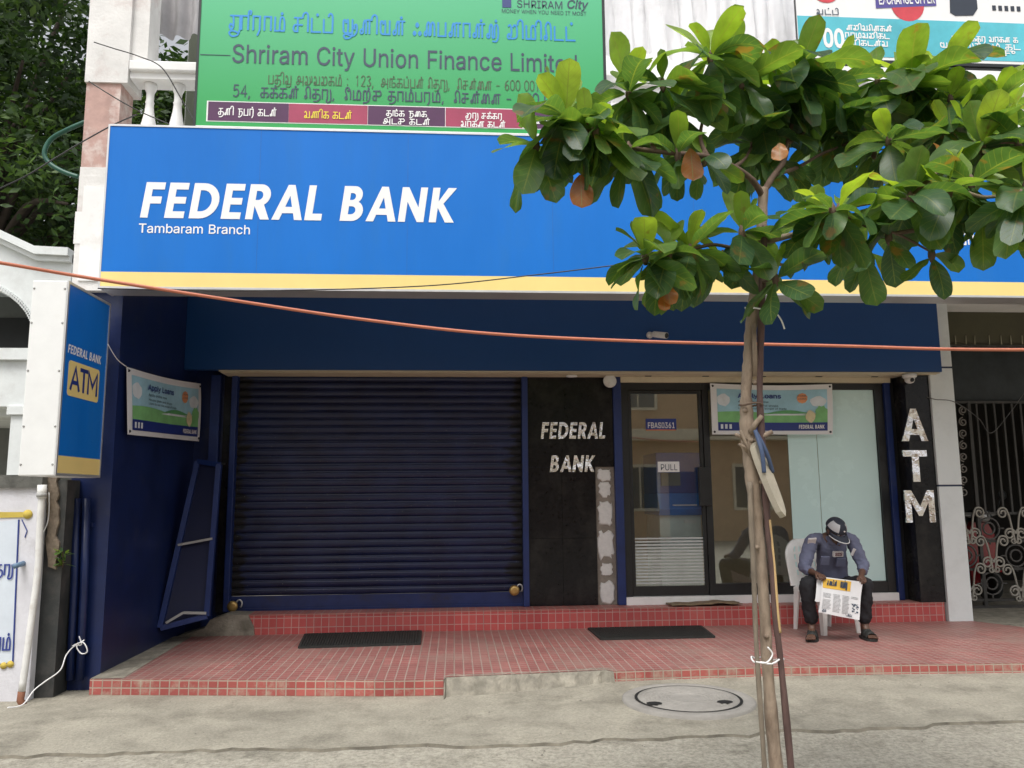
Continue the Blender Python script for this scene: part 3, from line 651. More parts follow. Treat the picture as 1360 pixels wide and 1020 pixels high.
s|36|18,-1 16,-1 13,0 11,0 9,1 8,2 6,4 5,5 4,7 4,9 9,11 10,9 11,7 12,6 14,5 16,5 18,5 21,5 23,5 24,6 26,7 27,9 27,10 27,12 26,13 25,14 24,14 23,15 21,16 15,17 12,18 9,19 7,21 6,23 5,25 5,27 5,29 5,31 7,33 8,35 10,36 12,37 14,38 16,38 19,38 21,38 23,38 25,37 27,36 29,35 30,34 31,32 32,31 32,29 27,28 26,29 25,30 24,32 23,33 21,33 19,33 17,33 15,33 13,32 12,31 11,29 11,28 11,26 12,25 12,24 14,24 15,23 17,22 23,21 26,20 29,19 31,17 32,15 33,13 33,11 33,9 32,7 31,5 30,3 28,2 26,1 24,0 21,-1
0|45|23,-1 19,0 16,1 13,2 11,5 8,8 7,11 6,15 5,20 5,25 5,31 6,35 7,39 9,43 11,46 13,48 16,50 19,51 23,52 26,51 29,50 32,48 35,46 37,43 38,39 40,35 40,31 41,25 40,20 40,15 38,11 37,8 35,5 32,2 29,1 26,0;23,5 25,5 27,6 29,7 31,9 32,12 33,14 34,18 34,21 34,25 34,30 34,33 33,36 32,39 31,42 29,44 27,45 25,46 23,46 20,46 18,45 16,44 15,42 13,39 12,36 12,33 11,30 11,25 11,21 12,18 12,14 13,12 15,9 16,7 18,6 20,5
1|45|8,0 8,5 39,5 39,0;28,51 28,0 21,0 21,45 9,36 9,43 20,51
2|45|6,0 6,5 23,23 25,25 27,27 28,28 29,30 30,31 31,33 32,34 32,36 32,37 32,39 31,40 31,42 30,43 29,44 27,45 26,45 24,46 22,46 20,46 19,45 17,45 16,44 15,43 14,41 13,40 13,38 13,36 7,36 7,39 7,42 9,44 10,46 12,48 14,50 17,51 20,51 22,52 25,51 28,51 31,50 33,48 35,47 36,45 37,42 38,40 38,37 38,35 38,34 37,32 36,30 35,28 34,26 32,24 29,21 27,18 15,6 39,6 39,0
3|45|22,-1 19,0 16,0 13,1 11,2 9,4 7,6 6,8 5,10 4,13 11,13 11,12 12,10 13,9 14,8 15,7 17,6 18,5 20,5 22,5 24,5 26,5 28,6 29,7 30,8 31,9 32,11 33,13 33,14 33,16 32,18 32,20 31,21 29,22 27,23 25,24 23,25 20,25 16,25 16,30 29,45 7,45 7,51 37,51 37,46 21,28 21,29 25,29 28,29 31,28 33,26 35,24 37,22 38,20 39,17 39,14 39,12 38,9 37,7 35,4 33,3 31,1 28,0 25,0
4|45|4,11 4,16 25,51 31,51 11,17 11,16 41,16 41,11;28,0 28,12 28,15 28,32 34,32 34,0
5|45|22,-1 19,0 16,0 14,1 12,2 10,4 8,6 7,8 6,11 6,13 12,13 12,12 13,10 14,9 15,8 16,7 17,6 19,5 20,5 22,5 24,5 26,6 28,6 29,8 30,9 31,10 32,12 33,14 33,16 33,18 32,20 31,22 30,24 29,25 27,26 26,27 24,28 22,28 20,28 18,27 17,27 15,26 14,25 13,25 7,25 10,51 37,51 37,45 15,45 13,30 14,30 15,31 16,32 18,32 19,33 21,33 23,33 25,33 27,33 29,32 31,31 33,30 34,29 36,27 37,25 38,23 39,21 39,19 39,16 39,13 38,10 37,8 35,5 33,3 31,2 28,0 25,0
6|45|23,-1 20,0 17,0 14,1 12,3 10,5 8,7 7,10 7,13 6,16 7,19 7,21 8,24 9,27 11,30 14,34 25,51 32,51 15,26 15,27 16,28 17,29 17,30 18,30 20,31 21,31 22,31 23,31 26,31 29,31 32,29 34,28 36,26 37,24 38,21 39,19 39,16 39,13 38,10 37,7 35,5 33,3 31,1 28,0 26,0;23,5 25,5 26,5 28,6 29,7 30,9 31,10 32,12 33,14 33,16 33,18 32,20 31,21 30,23 29,24 28,25 26,26 25,26 23,27 21,26 19,26 17,25 16,24 15,23 14,21 13,20 13,18 12,16 13,14 13,12 14,10 15,9 16,7 17,6 19,5 21,5
7|45|10,0 32,45 6,45 6,51 39,51 39,45 16,0
8|45|23,-1 19,0 16,0 14,1 11,3 9,4 7,6 6,8 5,11 5,14 5,16 6,18 7,20 7,21 9,23 10,24 12,25 13,26 15,26 15,27 13,28 11,29 9,31 8,33 7,35 7,38 7,41 8,43 9,45 11,47 12,48 15,50 17,51 20,51 23,52 26,51 28,51 31,50 33,48 35,47 36,45 37,43 38,41 38,38 38,35 37,33 36,31 34,29 32,28 30,27 30,26 32,26 34,25 35,24 37,23 38,21 39,20 39,18 40,16 40,14 40,11 39,8 38,6 36,4 34,3 32,1 29,0 26,0;23,5 25,5 27,5 28,6 30,7 31,8 32,9 33,11 34,12 34,14 34,16 33,17 32,19 31,20 30,21 28,22 27,23 25,23 23,24 21,23 19,23 17,22 15,21 14,20 13,19 12,17 12,16 12,14 12,12 12,11 13,9 14,8 15,7 17,6 18,5 20,5;23,29 24,29 26,29 27,30 29,31 30,32 31,33 31,34 32,36 32,38 32,39 31,41 31,42 30,43 29,44 28,45 26,46 24,46 23,46 21,46 19,46 18,45 16,44 15,43 14,42 14,41 13,39 13,38 13,36 14,34 14,33 15,32 16,31 18,30 19,29 21,29
9|45|23,52 26,51 28,51 31,49 33,48 35,46 37,43 38,41 39,38 39,35 39,32 38,30 37,27 36,24 34,21 32,17 20,0 13,0 30,25 31,25 30,24 30,23 29,22 28,21 27,21 26,20 24,20 23,20 22,19 19,20 16,20 14,21 12,23 10,25 8,27 7,29 7,32 6,35 7,38 7,41 8,44 10,46 12,48 14,49 17,51 20,51;23,46 21,46 19,45 17,45 16,44 15,42 14,41 13,39 13,37 13,35 13,33 13,31 14,30 15,28 16,27 17,26 19,25 21,24 23,24 25,24 26,25 28,26 29,27 30,28 31,29 32,31 33,33 33,35 33,37 32,39 31,41 30,42 29,44 28,45 26,45 25,46
,|19|4,-12 7,7 14,7 8,-12
:|19|10,0 8,0 7,0 6,1 6,2 5,3 5,4 5,5 6,6 6,7 7,8 8,9 10,9 11,9 12,8 13,7 14,6 14,5 14,4 14,3 14,2 13,1 12,0 11,0;10,27 8,27 7,28 6,28 6,29 5,30 5,32 5,33 6,34 6,35 7,36 8,36 10,36 11,36 12,36 13,35 14,34 14,33 14,32 14,30 14,29 13,28 12,28 11,27
-|45|34,24 34,19 11,19 11,24
k|38|11,14 11,21 12,21 28,38 36,38 18,20;5,0 5,51 11,51 11,0;29,0 15,19 19,23 37,0
P|44|6,0 6,51 24,51 27,51 30,50 33,49 36,47 37,45 39,43 40,40 41,38 41,35 41,32 40,29 39,27 37,24 36,22 33,21 30,20 27,19 24,19 11,19 11,24 23,24 26,24 28,25 30,26 31,27 32,28 33,29 34,31 34,33 34,35 34,37 34,39 33,40 32,42 31,43 30,44 28,45 26,45 23,45 12,45 12,0
K|47|10,15 10,22 12,23 13,25 14,26 15,28 16,29 17,30 19,32 20,33 21,34 36,51 45,51 23,28;6,0 6,51 12,51 12,33 12,22 12,19 12,0;37,0 19,26 23,31 45,0
v|39|16,0 2,38 8,38 17,16 17,13 18,11 19,9 19,6 20,4 21,2 18,2 19,4 20,6 20,9 21,11 22,13 22,16 30,38 37,38 23,0
X|47|2,0 22,28 22,24 3,51 10,51 18,40 19,39 20,37 20,36 21,35 22,34 22,33 23,32 24,31 24,29 23,29 25,33 26,34 26,35 27,36 30,40 37,51 45,51 26,24 26,29 46,0 38,0 29,13 27,17 26,18 26,19 25,20 24,21 24,22 23,23 24,23 24,22 23,21 23,20 22,19 21,18 21,17 18,13 9,0
w|57|14,0 2,38 9,38 13,21 14,19 15,16 15,14 16,11 17,8 18,4 16,4 17,7 18,11 19,13 19,16 20,19 21,21 25,38 32,38 36,21 37,19 37,16 38,14 39,11 40,7 40,4 39,4 40,7 41,11 41,14 42,16 43,19 43,21 48,38 54,38 43,0 37,0 32,17 30,22 30,24 30,26 29,28 28,34 29,34 28,28 26,22 26,21 25,19 25,17 20,0
x|38|2,0 17,22 17,17 3,38 10,38 15,31 16,29 17,27 18,25 19,24 20,22 21,21 18,21 19,22 19,24 20,25 21,27 22,29 23,31 28,38 35,38 21,17 21,21 36,0 29,0 23,9 22,10 21,12 20,14 19,15 18,17 17,18 20,18 20,17 19,15 18,14 17,12 16,10 15,9 9,0
j|17|5,38 11,38 11,-3 11,-5 11,-7 10,-9 9,-11 8,-12 6,-13 5,-14 3,-14 0,-14 -1,-14 -1,-9 0,-9 2,-9 3,-8 4,-7 5,-6 5,-5 5,-3;8,44 7,44 6,45 5,45 5,46 4,47 4,48 4,49 5,50 5,51 6,52 7,52 8,52 9,52 10,52 11,51 12,50 12,49 13,48 12,47 12,46 11,45 10,45 9,44
q|42|37,-14 31,-14 31,6 30,5 29,4 29,3 28,2 27,1 25,0 24,0 22,-1 20,-1 16,-1 14,0 11,2 9,3 7,6 5,8 4,12 4,15 3,19 4,23 4,26 5,29 7,32 9,34 11,36 14,37 17,38 20,38 22,38 24,38 25,37 27,36 28,36 29,35 29,34 30,33 31,32 31,38 37,38;20,5 23,5 25,5 26,6 28,8 29,10 30,12 31,14 31,16 31,19 31,22 31,24 30,26 29,28 28,30 26,31 25,32 23,33 20,33 18,33 16,32 14,31 13,30 12,28 11,26 10,24 10,22 10,19 10,16 10,14 11,12 12,10 13,8 15,7 16,6 18,5
z|38|4,0 4,5 25,32 5,32 5,38 33,38 33,33 13,6 34,6 34,0
J|40|19,-1 14,0 11,1 8,3 5,6 4,10 3,15 3,17 10,17 10,15 10,12 11,9 12,7 14,6 16,5 19,5 21,5 23,6 25,7 26,9 27,12 27,15 27,51 34,51 34,15 33,10 32,6 29,3 26,1 23,0
Q|53|25,16 31,16 37,8 38,6 47,-5 40,-5 35,3 33,5;27,-1 22,0 19,1 15,2 12,5 9,8 7,12 5,16 4,20 4,25 4,31 5,35 7,39 9,43 12,46 15,48 19,50 22,51 27,52 31,51 35,50 38,48 42,46 44,43 46,39 48,35 49,31 49,25 49,20 48,16 46,12 44,8 42,5 38,2 35,1 31,0;27,5 30,6 32,6 35,8 37,9 39,12 41,14 42,18 43,21 43,25 43,30 42,33 41,36 39,39 37,41 35,43 32,45 30,45 27,46 24,45 21,45 18,43 16,41 14,39 13,36 11,33 11,30 10,25 11,21 11,18 13,14 14,12 16,9 18,8 21,6 24,6
V|48|20,0 2,51 8,51 19,21 20,19 21,16 22,14 23,11 24,7 25,3 23,3 25,7 26,11 27,14 28,16 28,19 29,21 39,51 46,51 28,0
Z|44|4,0 4,5 27,39 28,40 29,42 31,43 32,45 33,46 34,48 35,45 33,45 31,45 29,45 26,45 24,45 22,45 4,45 4,51 40,51 40,46 17,13 16,11 15,10 13,8 10,3 9,5 11,6 13,6 15,6 17,6 19,6 21,6 40,6 40,0''')

# ------------------------------------------------------------------ palette
M_conc = mat('concrete', (0.37, 0.35, 0.295), 0.9, var=0.24, scale=2.2, bump=0.8, bscale=38, dirt=(0.16, 0.15, 0.12), dscale=2.2, damt=0.85, dlo=0.47, speck=34)
M_conc2 = mat('concrete_apron', (0.315, 0.295, 0.242), 0.9, samt=.5, var=0.2, scale=2.2, bump=0.6, bscale=45, dirt=(0.15, 0.138, 0.11), dscale=1.9, damt=0.75, dlo=0.49, speck=48)
M_cement = mat('grey_cement', (0.255, 0.235, 0.19), 0.9, var=0.35, scale=9, bump=0.8, bscale=40, dirt=(.12, .11, .085), dscale=4, damt=.7)
M_tiletop = tile_mat('red_floor_tile', 'xy', (0.27, 0.095, 0.088), (0.33, 0.122, 0.112), (0.37, 0.28, 0.245), 0.075, damt=0.7, dirt=(0.29, 0.20, 0.17), dlo=.46, mortar=.0062)
M_tilefront = tile_mat('red_kerb_tile', 'xz', (0.36, 0.085, 0.075), (0.43, 0.115, 0.10), (0.42, 0.33, 0.27), 0.075, 0.056, damt=0.92, dlo=0.50, dirt=(0.42, 0.36, 0.28), mortar=.0055, nscale=5.5)
M_tilestep = tile_mat('red_step_tile', 'xz', (0.46, 0.075, 0.075), (0.53, 0.11, 0.10), (0.52, 0.30, 0.28), 0.075, 0.093, damt=0.45, dlo=0.58)
M_white = mat('white_paint', (0.84, 0.84, 0.83), 0.6, var=0.06, scale=3, dirt=(0.45, 0.40, 0.34), dscale=2.0, damt=0.5, dlo=0.56)
M_pillar = mat('weathered_white', (0.74, 0.73, 0.71), 0.8, var=0.1, scale=4, dirt=(0.36, 0.20, 0.17), dscale=1.3, damt=0.55, dlo=0.53, bump=0.3)
M_pinkplaster = mat('faded_pink_plaster', (0.50, 0.33, 0.29), 0.85, var=0.18, scale=7, dirt=(0.75, 0.7, 0.66), dscale=5, damt=0.8, dlo=0.52)
M_dkblue = mat('navy_paint', (0.008, 0.019, 0.086), 0.36, var=0.3, scale=2.5, dirt=(0.035, 0.042, 0.085), dscale=4.0, damt=0.8, dlo=0.56, bump=.15, bscale=6)
M_blueframe = mat('blue_enamel', (0.012, 0.030, 0.135), 0.4, var=0.2, scale=5, dirt=(0.08, 0.09, 0.13), dscale=6, damt=0.5, dlo=0.6)
M_fascia = mat('blue_fascia_sheet', (0.006, 0.055, 0.20), 0.38, var=0.06, scale=1.0)
M_sign = mat('sign_blue', (0.006, 0.160, 0.585), 0.40, var=0.06, scale=2.2, spec=0.25, stretch=(1, 1, .25), bump=.25, bscale=2.6, bdist=.03, dirt=(0.02, 0.165, 0.50), dscale=4, damt=.35, dlo=.5)
M_yellow = mat('sign_yellow', (0.88, 0.68, 0.26), 0.42, var=0.04, scale=2, spec=.3)
M_alu = mat('aluminium', (0.62, 0.62, 0.62), 0.35, metal=0.6, var=0.06, scale=8)
M_vinyl = mat('white_vinyl', (0.84, 0.84, 0.84), 0.45, var=0.02)
M_soffit = mat('beige_soffit', (0.62, 0.55, 0.40), 0.7, var=0.12, scale=3, dirt=(0.3, 0.25, 0.17), dscale=3, damt=0.5)
M_granite = mat('black_granite', (0.010, 0.010, 0.012), 0.2, spec=.3, var=0.4, scale=30, dirt=(0.045, 0.043, 0.04), dscale=2.2, damt=0.6, dlo=0.5)
M_black = mat('black_frame', (0.016, 0.018, 0.020), 0.35, var=0.2, scale=8)
M_column = mat('grey_white_panel', (0.72, 0.76, 0.76), 0.4, var=0.03, scale=2, dirt=(0.5, 0.53, 0.52), dscale=3, damt=0.3)
M_joint = mat('dark_joint', (0.03, 0.04, 0.09), 0.6)
M_shutter = mat('navy_shutter', (0.011, 0.016, 0.058), 0.30, var=0.3, scale=2.5, dirt=(0.010, 0.009, 0.009), dscale=1.8, damt=0.9, dlo=0.52, stretch=(1, 1, 6), spec=0.8)
M_brass = mat('brass', (0.50, 0.33, 0.12), 0.35, metal=0.7, var=0.15)
M_steel = mat('steel', (0.82, 0.79, 0.78), 0.13, metal=1.0, var=0.06, scale=20, bump=1.0, bscale=4, bdist=0.085)
M_plaster = mat('broken_plaster', (0.27, 0.235, 0.20), 0.9, var=0.2, scale=12, bump=0.8, bscale=25, dirt=(0.2, 0.16, 0.13), dscale=8, damt=0.7, dlo=0.55)
M_patch = mat('white_adhesive', (0.72, 0.71, 0.69), 0.85, var=0.1, scale=20, bump=0.3)
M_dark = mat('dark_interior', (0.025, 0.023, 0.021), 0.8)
M_lobby = mat('lobby_wall', (0.78, 0.60, 0.40), 0.7, var=0.08)
M_lobbyfloor = mat('lobby_floor', (0.75, 0.70, 0.62), 0.3, var=0.1)
M_grey = mat('grey_paint', (0.38, 0.38, 0.37), 0.7, var=0.1)
M_glass = glass_mat('door_glass', 0.13, (.95, .98, .97))
M_film = mat('cyan_film', (0.66, 0.90, 0.88), 0.25, var=0.03, scale=1.5, coat=0.3)
M_text_dk = mat('dark_ink', (0.035, 0.06, 0.10), 0.5, var=0.03)
M_rubber = mat('black_rubber', (0.022, 0.024, 0.022), 0.75, var=0.3, scale=20)
M_pvc = mat('white_pvc', (0.74, 0.74, 0.72), 0.4, var=0.06, dirt=(0.4, 0.34, 0.28), dscale=5, damt=0.5)

# ------------------------------------------------------------------ ground
def ground_z(x, y):
    t = min(1, max(0, (x+0.2)/1.8)); t = t*t*(3-2*t)
    k = min(1, max(0, (y-4.2)/1.6))
    return 0.045*t*k
mb = MB()
xs = [-90, -40, -20, -10]+[-8+0.25*i for i in range(65)]+[12, 20, 40, 90]
ys = [-90, -40, -20, -8]+[-4+0.25*i for i in range(57)]+[14, 20, 40, 120]
rg = random.Random(3)
vs = [(x, y, ground_z(x, y)-.015+(rg.uniform(-.004, .004) if abs(x) < 8 and 0 < y < 7 else 0)) for y in ys for x in xs]
nx = len(xs)
mb.add(vs, [(j*nx+i, j*nx+i+1, (j+1)*nx+i+1, (j+1)*nx+i) for j in range(len(ys)-1) for i in range(nx-1)], True)
ground = mb.build('ground', M_conc, kind='structure')
# newer concrete apron in front of the bank, laid over the road edge with a ragged lip
mb = MB()
edge = []
for i in range(180):
    x = -8+0.09*i
    edge.append((x, 5.12-0.03*math.sin(x*1.3)+rg.uniform(-.03, .03)-.05*math.sin(x*.6+1)-.02*math.sin(x*5.1)-.012*math.sin(x*11.3)))
n = len(edge)
vs = []
for (x, y) in edge:
    for t in (0, .012, 0.25, 0.5, 0.75, 1.0):
        yy = y+(7.2-y)*t
        vs.append((x, yy, ground_z(x, yy)+(-.03 if t == 0 else 0.0)+(rg.uniform(-.003, .003) if t > .1 else 0)))
mb.add(vs, [(i*6+k, (i+1)*6+k, (i+1)*6+k+1, i*6+k+1) for i in range(n-1) for k in range(1, 5)], False)
pave = mb.build('pavement', M_conc2, kind='structure')
lip = MB(); lip.add([vs[i*6+k]-V((0, .004, 0)) if k else V(vs[i*6])-V((0, .012, 0)) for i in range(n) for k in (0, 1)] if False else [(vs[i*6+k][0], vs[i*6+k][1]-(.001 if k else .002+.009*abs(math.sin(i*1.7+math.sin(i*.9)))), vs[i*6+k][2]) for i in range(n) for k in (0, 1)], [(i*2, i*2+2, i*2+3, i*2+1) for i in range(n-1)])
lip.build('broken_lip', mat('lip_dark', (.15, .135, .105), .95, var=.6, scale=5), pave, kind='structure')  # upright face of the lip, coloured darker than the apron
GZ = lambda x, y: ground_z(x, y)

# tiled forecourt in front of the bank
PF, PB, PZ = 6.45, 8.5, 0.12
front = [(-2.8, 6.62), (-2.0, 6.52), (-0.55, 6.34), (-0.08, 6.32), (-0.06, 6.40), (0.75, 6.47), (1.2, 6.52), (1.25, 6.46), (2.4, 6.5), (3.6, 6.46), (4.6, 6.40), (6.6, 6.36)]
poly = front+[(6.6, 6.65), (5.57, 8.44), (5.57, 8.5), (-2.8, 8.5)]
mb = MB()
mb.add([(x, y, PZ) for x, y in poly], [tuple(t) for t in tessellate_polygon([[V((x, y, 0)) for x, y in poly]])])
court = mb.build('tiled_forecourt', M_tiletop, kind='structure')
tri = MB()
for i, (a, b) in enumerate(zip(poly, poly[1:]+poly[:1])):
    if i < len(front)-1 and i not in (3, 4, 5, 6): tri.add([(a[0], a[1], -.05), (b[0], b[1], -.05), (b[0], b[1], PZ), (a[0], a[1], PZ)], [(0, 1, 2, 3)])
tri.build('kerb_tiles', M_tilefront, court, kind='structure')
mb = MB()          # broken stretch of bare cement and the cement lip
prof_c = []
for i in (3, 4, 5, 6):
    a, b = front[i], front[i+1]
    k = max(2, int((V((*b, 0))-V((*a, 0))).length/.035))
    for j in range(k):
        t = j/k; prof_c.append((a[0]+(b[0]-a[0])*t, a[1]+(b[1]-a[1])*t))
prof_c.append(front[7])
vs = []
for (x, y) in prof_c:
    q = rg.uniform(-.02, .02); q2 = rg.uniform(-.012, .012)
    vs += [(x, y-.16+q, -.04), (x, y-.085+q, PZ-.085+q2), (x, y-.035+q*.6, PZ-.035+q2), (x, y-.006+q2*.4, PZ-.004), (x, y+.05+q, PZ+.0025), (x, y+.055+q, PZ-.01)]
mb.add(vs, [(i*6+k, (i+1)*6+k, (i+1)*6+k+1, i*6+k+1) for i in range(len(prof_c)-1) for k in range(5)])
for (a, b) in ((poly[12-1], poly[12]), (poly[12], poly[13])):
    mb.add([(a[0], a[1], -.05), (b[0], b[1], -.05), (b[0], b[1], PZ-.002), (a[0], a[1], PZ-.002)], [(0, 1, 2, 3)])
mb.add([(-2.8, 6.62, PZ+.003), (-2.55, 6.62, PZ+.003), (-2.62, 8.5, PZ+.003), (-2.8, 8.5, PZ+.003)], [(0, 1, 2, 3)])
mb.build('cement_edge', M_cement, court, kind='structure')
# driveway to the gate
mb = MB()
dv = [(5.57, 8.44), (6.6, 6.66), (14, 6.5), (14, 13), (5.57, 13)]
mb.add([(x, y, 0.085+0.01*(y-6.5)) for x, y in dv], [tuple(t) for t in tessellate_polygon([[V((x, y, 0)) for x, y in dv]])])
mb.build('driveway', M_cement, kind='structure')

# ------------------------------------------------------------------ the bank building
YF = 8.75            # face of the shop front
bank = thing('bank_building', (1.2, 8.75, 0.0), 'two storey bank branch with navy shutter, glass door, black granite panels and white balcony', 'building')
WX = -2.8            # inner face of the left wing wall
# step
mb = MB(); mb.box((-2.22, 8.5, 0.0), (5.27, 8.72, 0.305)); mb.build('step', M_tilestep, bank)
mb = MB(); mb.box((-2.24, 8.495, 0.305), (5.27, 8.80, 0.318)); mb.build('step_tread', tile_mat('red_tread_tile', 'xy', (0.40, 0.13, 0.11), (0.45, 0.16, 0.14), (0.42, 0.3, 0.26), 0.075), bank)
mb = MB()
rr = random.Random(5)
pts = [(-2.45, 0.28), (-2.5, 0.2), (-2.78, 0.12), (-2.78, 0.02), (-2.0, 0.02), (-2.02, 0.2), (-2.08, 0.32), (-2.3, 0.33)]
mb.prism(pts, 'y', 8.47, 8.74); mb.build('broken_step_end', M_cement, bank)
# wing wall on the left (front face and inner face)
mb = MB(); mb.box((-3.12, 6.8, -0.06), (WX, 9.0, 3.6)); mb.build('wing_wall', M_dkblue, bank)
mb = MB(); mb.box((A(46, 800, 6.5).x-.1, 6.575, -0.06), (A(79, 800, 6.575).x, 6.79, 1.645)); mb.build('dark_pilaster', mat('black_cement', (0.035, 0.038, 0.038), 0.7, var=0.3, scale=5, dirt=(0.12, 0.11, 0.1), dscale=3, damt=0.5), bank)
mb = MB()
rm = random.Random(6)
lft = [A(64+rm.uniform(-2, 2), y, 6.57) for y in range(752, 625, -9)]; rgt = [A(77+rm.uniform(-2.5, 4), y, 6.57) for y in range(630, 758, 9)]
mb.prism([(p.x, p.z) for p in lft+rgt], 'y', 6.55, 6.60)
mb.build('bare_mortar', mat('bare_mortar', (0.20, 0.16, 0.12), 0.9, var=0.35, scale=14, bump=0.9, bscale=30), bank)
# slab over the forecourt, its beam and the fascia under it
mb = MB(); mb.box((-3.2, 6.72, 3.62), (14, 12.0, 3.9)); mb.build('balcony_slab', M_white, bank)
mb = MB(); mb.box((WX+.004, 8.38, 2.815), (5.385, 8.46, 3.615)); mb.build('lower_fascia', M_fascia, bank)
mb = MB(); mb.box((-2.45, 8.465, 2.795), (5.37, 8.745, 2.835))
mb.box((-2.45, 8.40, 2.80), (5.37, 8.462, 2.812)); mb.build('soffit', M_soffit, bank)
mb = MB()
for x in (2.1, 2.75, 3.4, 4.05, 4.7):
    mb = MB(); mb.box((x, 8.6, 2.788), (x+.07, 8.63, 2.80)); mb.build('soffit_slot', M_black, bank)
mb = MB(); mb.lathe((1.28, 8.6, 2.775), [(0.06, 0.02), (0.065, 0.005), (0.03, 0.0)], 16); mb.build('downlight', M_white, bank)
# wall pieces of the shop front
mb = MB()
mb.box((WX, 8.80, 0.0), (-2.48, 9.0, 3.6)); mb.box((-2.48, 8.80, 2.80), (5.4, 9.0, 3.6)); mb.box((-2.5, 8.82, 0.0), (0.9, 8.98, .32)); mb.box((0.8, 8.80, .3), (1.83, 9.0, 2.9))
mb.build('wall', M_dkblue, bank)
mb = MB(); mb.box((-2.48, 8.74, 0.32), (-2.40, 8.90, 2.80)); mb.build('granite_strip', M_granite, bank)
def post(x0, x1, y0=8.70, y1=8.84, z0=0.32, z1=2.795, m=M_blueframe):
    mb = MB(); mb.box((x0, y0, z0), (x1, y1, z1), 0.006); return mb.build('post', m, bank)
post(-2.395, -2.335); post(0.735, 0.80); post(1.755, 1.845); post(4.885, 4.955); post(-2.62, -2.52, 8.72, 8.8, 0.12, 2.81)
# rolling shutter
M_shutter = bpy.data.materials.new('navy_shutter'); M_shutter.use_nodes = True      # navy enamel, turning raggedly black towards both guided ends
nt = M_shutter.node_tree; N = nt.nodes; L = nt.links; p = N['Principled BSDF']
p.inputs['Roughness'].default_value = .36; p.inputs['Specular IOR Level'].default_value = .45
tc = N.new('ShaderNodeTexCoord'); sp = N.new('ShaderNodeSeparateXYZ'); L.new(tc.outputs['Object'], sp.inputs[0])
def nmath(op, a_, b_=None, cl=False):
    n_ = N.new('ShaderNodeMath'); n_.operation = op; n_.use_clamp = cl
    for i, q in enumerate((a_, b_)):
        if q is None: continue
        if isinstance(q, (int, float)): n_.inputs[i].default_value = q
        else: L.new(q, n_.inputs[i])
    return n_.outputs[0]
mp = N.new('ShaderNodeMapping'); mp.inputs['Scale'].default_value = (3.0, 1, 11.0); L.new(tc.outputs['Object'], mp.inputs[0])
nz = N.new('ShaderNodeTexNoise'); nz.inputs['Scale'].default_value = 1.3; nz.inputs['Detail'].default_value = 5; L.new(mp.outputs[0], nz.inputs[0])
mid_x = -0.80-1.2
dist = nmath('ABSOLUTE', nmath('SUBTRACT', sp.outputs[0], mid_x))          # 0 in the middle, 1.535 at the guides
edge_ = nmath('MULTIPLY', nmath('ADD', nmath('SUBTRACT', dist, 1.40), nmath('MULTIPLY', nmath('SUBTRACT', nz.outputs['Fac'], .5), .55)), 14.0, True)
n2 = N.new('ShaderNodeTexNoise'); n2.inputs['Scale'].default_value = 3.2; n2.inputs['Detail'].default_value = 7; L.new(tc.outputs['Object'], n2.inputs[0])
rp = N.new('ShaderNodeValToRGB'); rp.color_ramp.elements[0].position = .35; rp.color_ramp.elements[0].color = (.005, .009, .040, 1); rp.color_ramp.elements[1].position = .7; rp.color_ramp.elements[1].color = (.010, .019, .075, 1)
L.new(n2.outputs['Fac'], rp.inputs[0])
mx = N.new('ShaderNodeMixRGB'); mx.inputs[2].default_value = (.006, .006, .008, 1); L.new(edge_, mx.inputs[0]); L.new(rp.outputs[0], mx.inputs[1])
n5 = N.new('ShaderNodeTexNoise'); n5.inputs['Scale'].default_value = 70; n5.inputs['Detail'].default_value = 2; L.new(tc.outputs['Object'], n5.inputs[0])
sc5 = nmath('GREATER_THAN', n5.outputs['Fac'], .735)
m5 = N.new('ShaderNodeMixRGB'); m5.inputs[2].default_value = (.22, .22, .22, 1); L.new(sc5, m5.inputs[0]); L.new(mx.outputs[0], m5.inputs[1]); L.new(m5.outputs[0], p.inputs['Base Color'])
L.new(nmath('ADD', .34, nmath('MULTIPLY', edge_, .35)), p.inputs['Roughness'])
ssh = MB()
x0, x1, zb, zt, pitch = -2.335, 0.735, 0.47, 2.82, 0.0815
prof = []
nl = int((zt-zb)/pitch)
for i in range(nl+1):
    z = zb+i*pitch
    for (dy, dz) in ((0.003, 0.0), (-0.004, 0.001), (-0.013, 0.012), (-0.019, 0.028), (-0.0205, 0.042), (-0.0195, 0.054), (-0.0165, 0.0615), (-0.015, 0.0632), (-0.002, 0.0662), (0.000, .0755), (0.003, 0.0775)):
        prof.append((8.80+dy, z+dz))
nseg = 14; npf = 11
rs = random.Random(11)
wob = [[rs.uniform(-.002, .002) for _ in range(nseg+1)] for _ in range(len(prof)//npf+1)]
vs = []
for j, (y, z) in enumerate(prof):
    for k in range(nseg+1):
        vs.append((x0+(x1-x0)*k/nseg, y+wob[j//npf][k], z+wob[j//npf][k]*.5))
ssh.add(vs, [(j*(nseg+1)+k, j*(nseg+1)+k+1, (j+1)*(nseg+1)+k+1, (j+1)*(nseg+1)+k) for j in range(len(prof)-1) for k in range(nseg)], False)
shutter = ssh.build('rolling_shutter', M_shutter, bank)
mb = MB(); mb.box((x0, 8.775, 0.345), (x1, 8.80, 0.469)); mb.box((x0, 8.765, 0.319), (x1, 8.81, 0.345)); mb.build('bottom_rail', mat('rail_blue', (.012, .028, .12), .4, var=.25, scale=8, dirt=(.02, .02, .03), dscale=4, damt=.7), shutter)
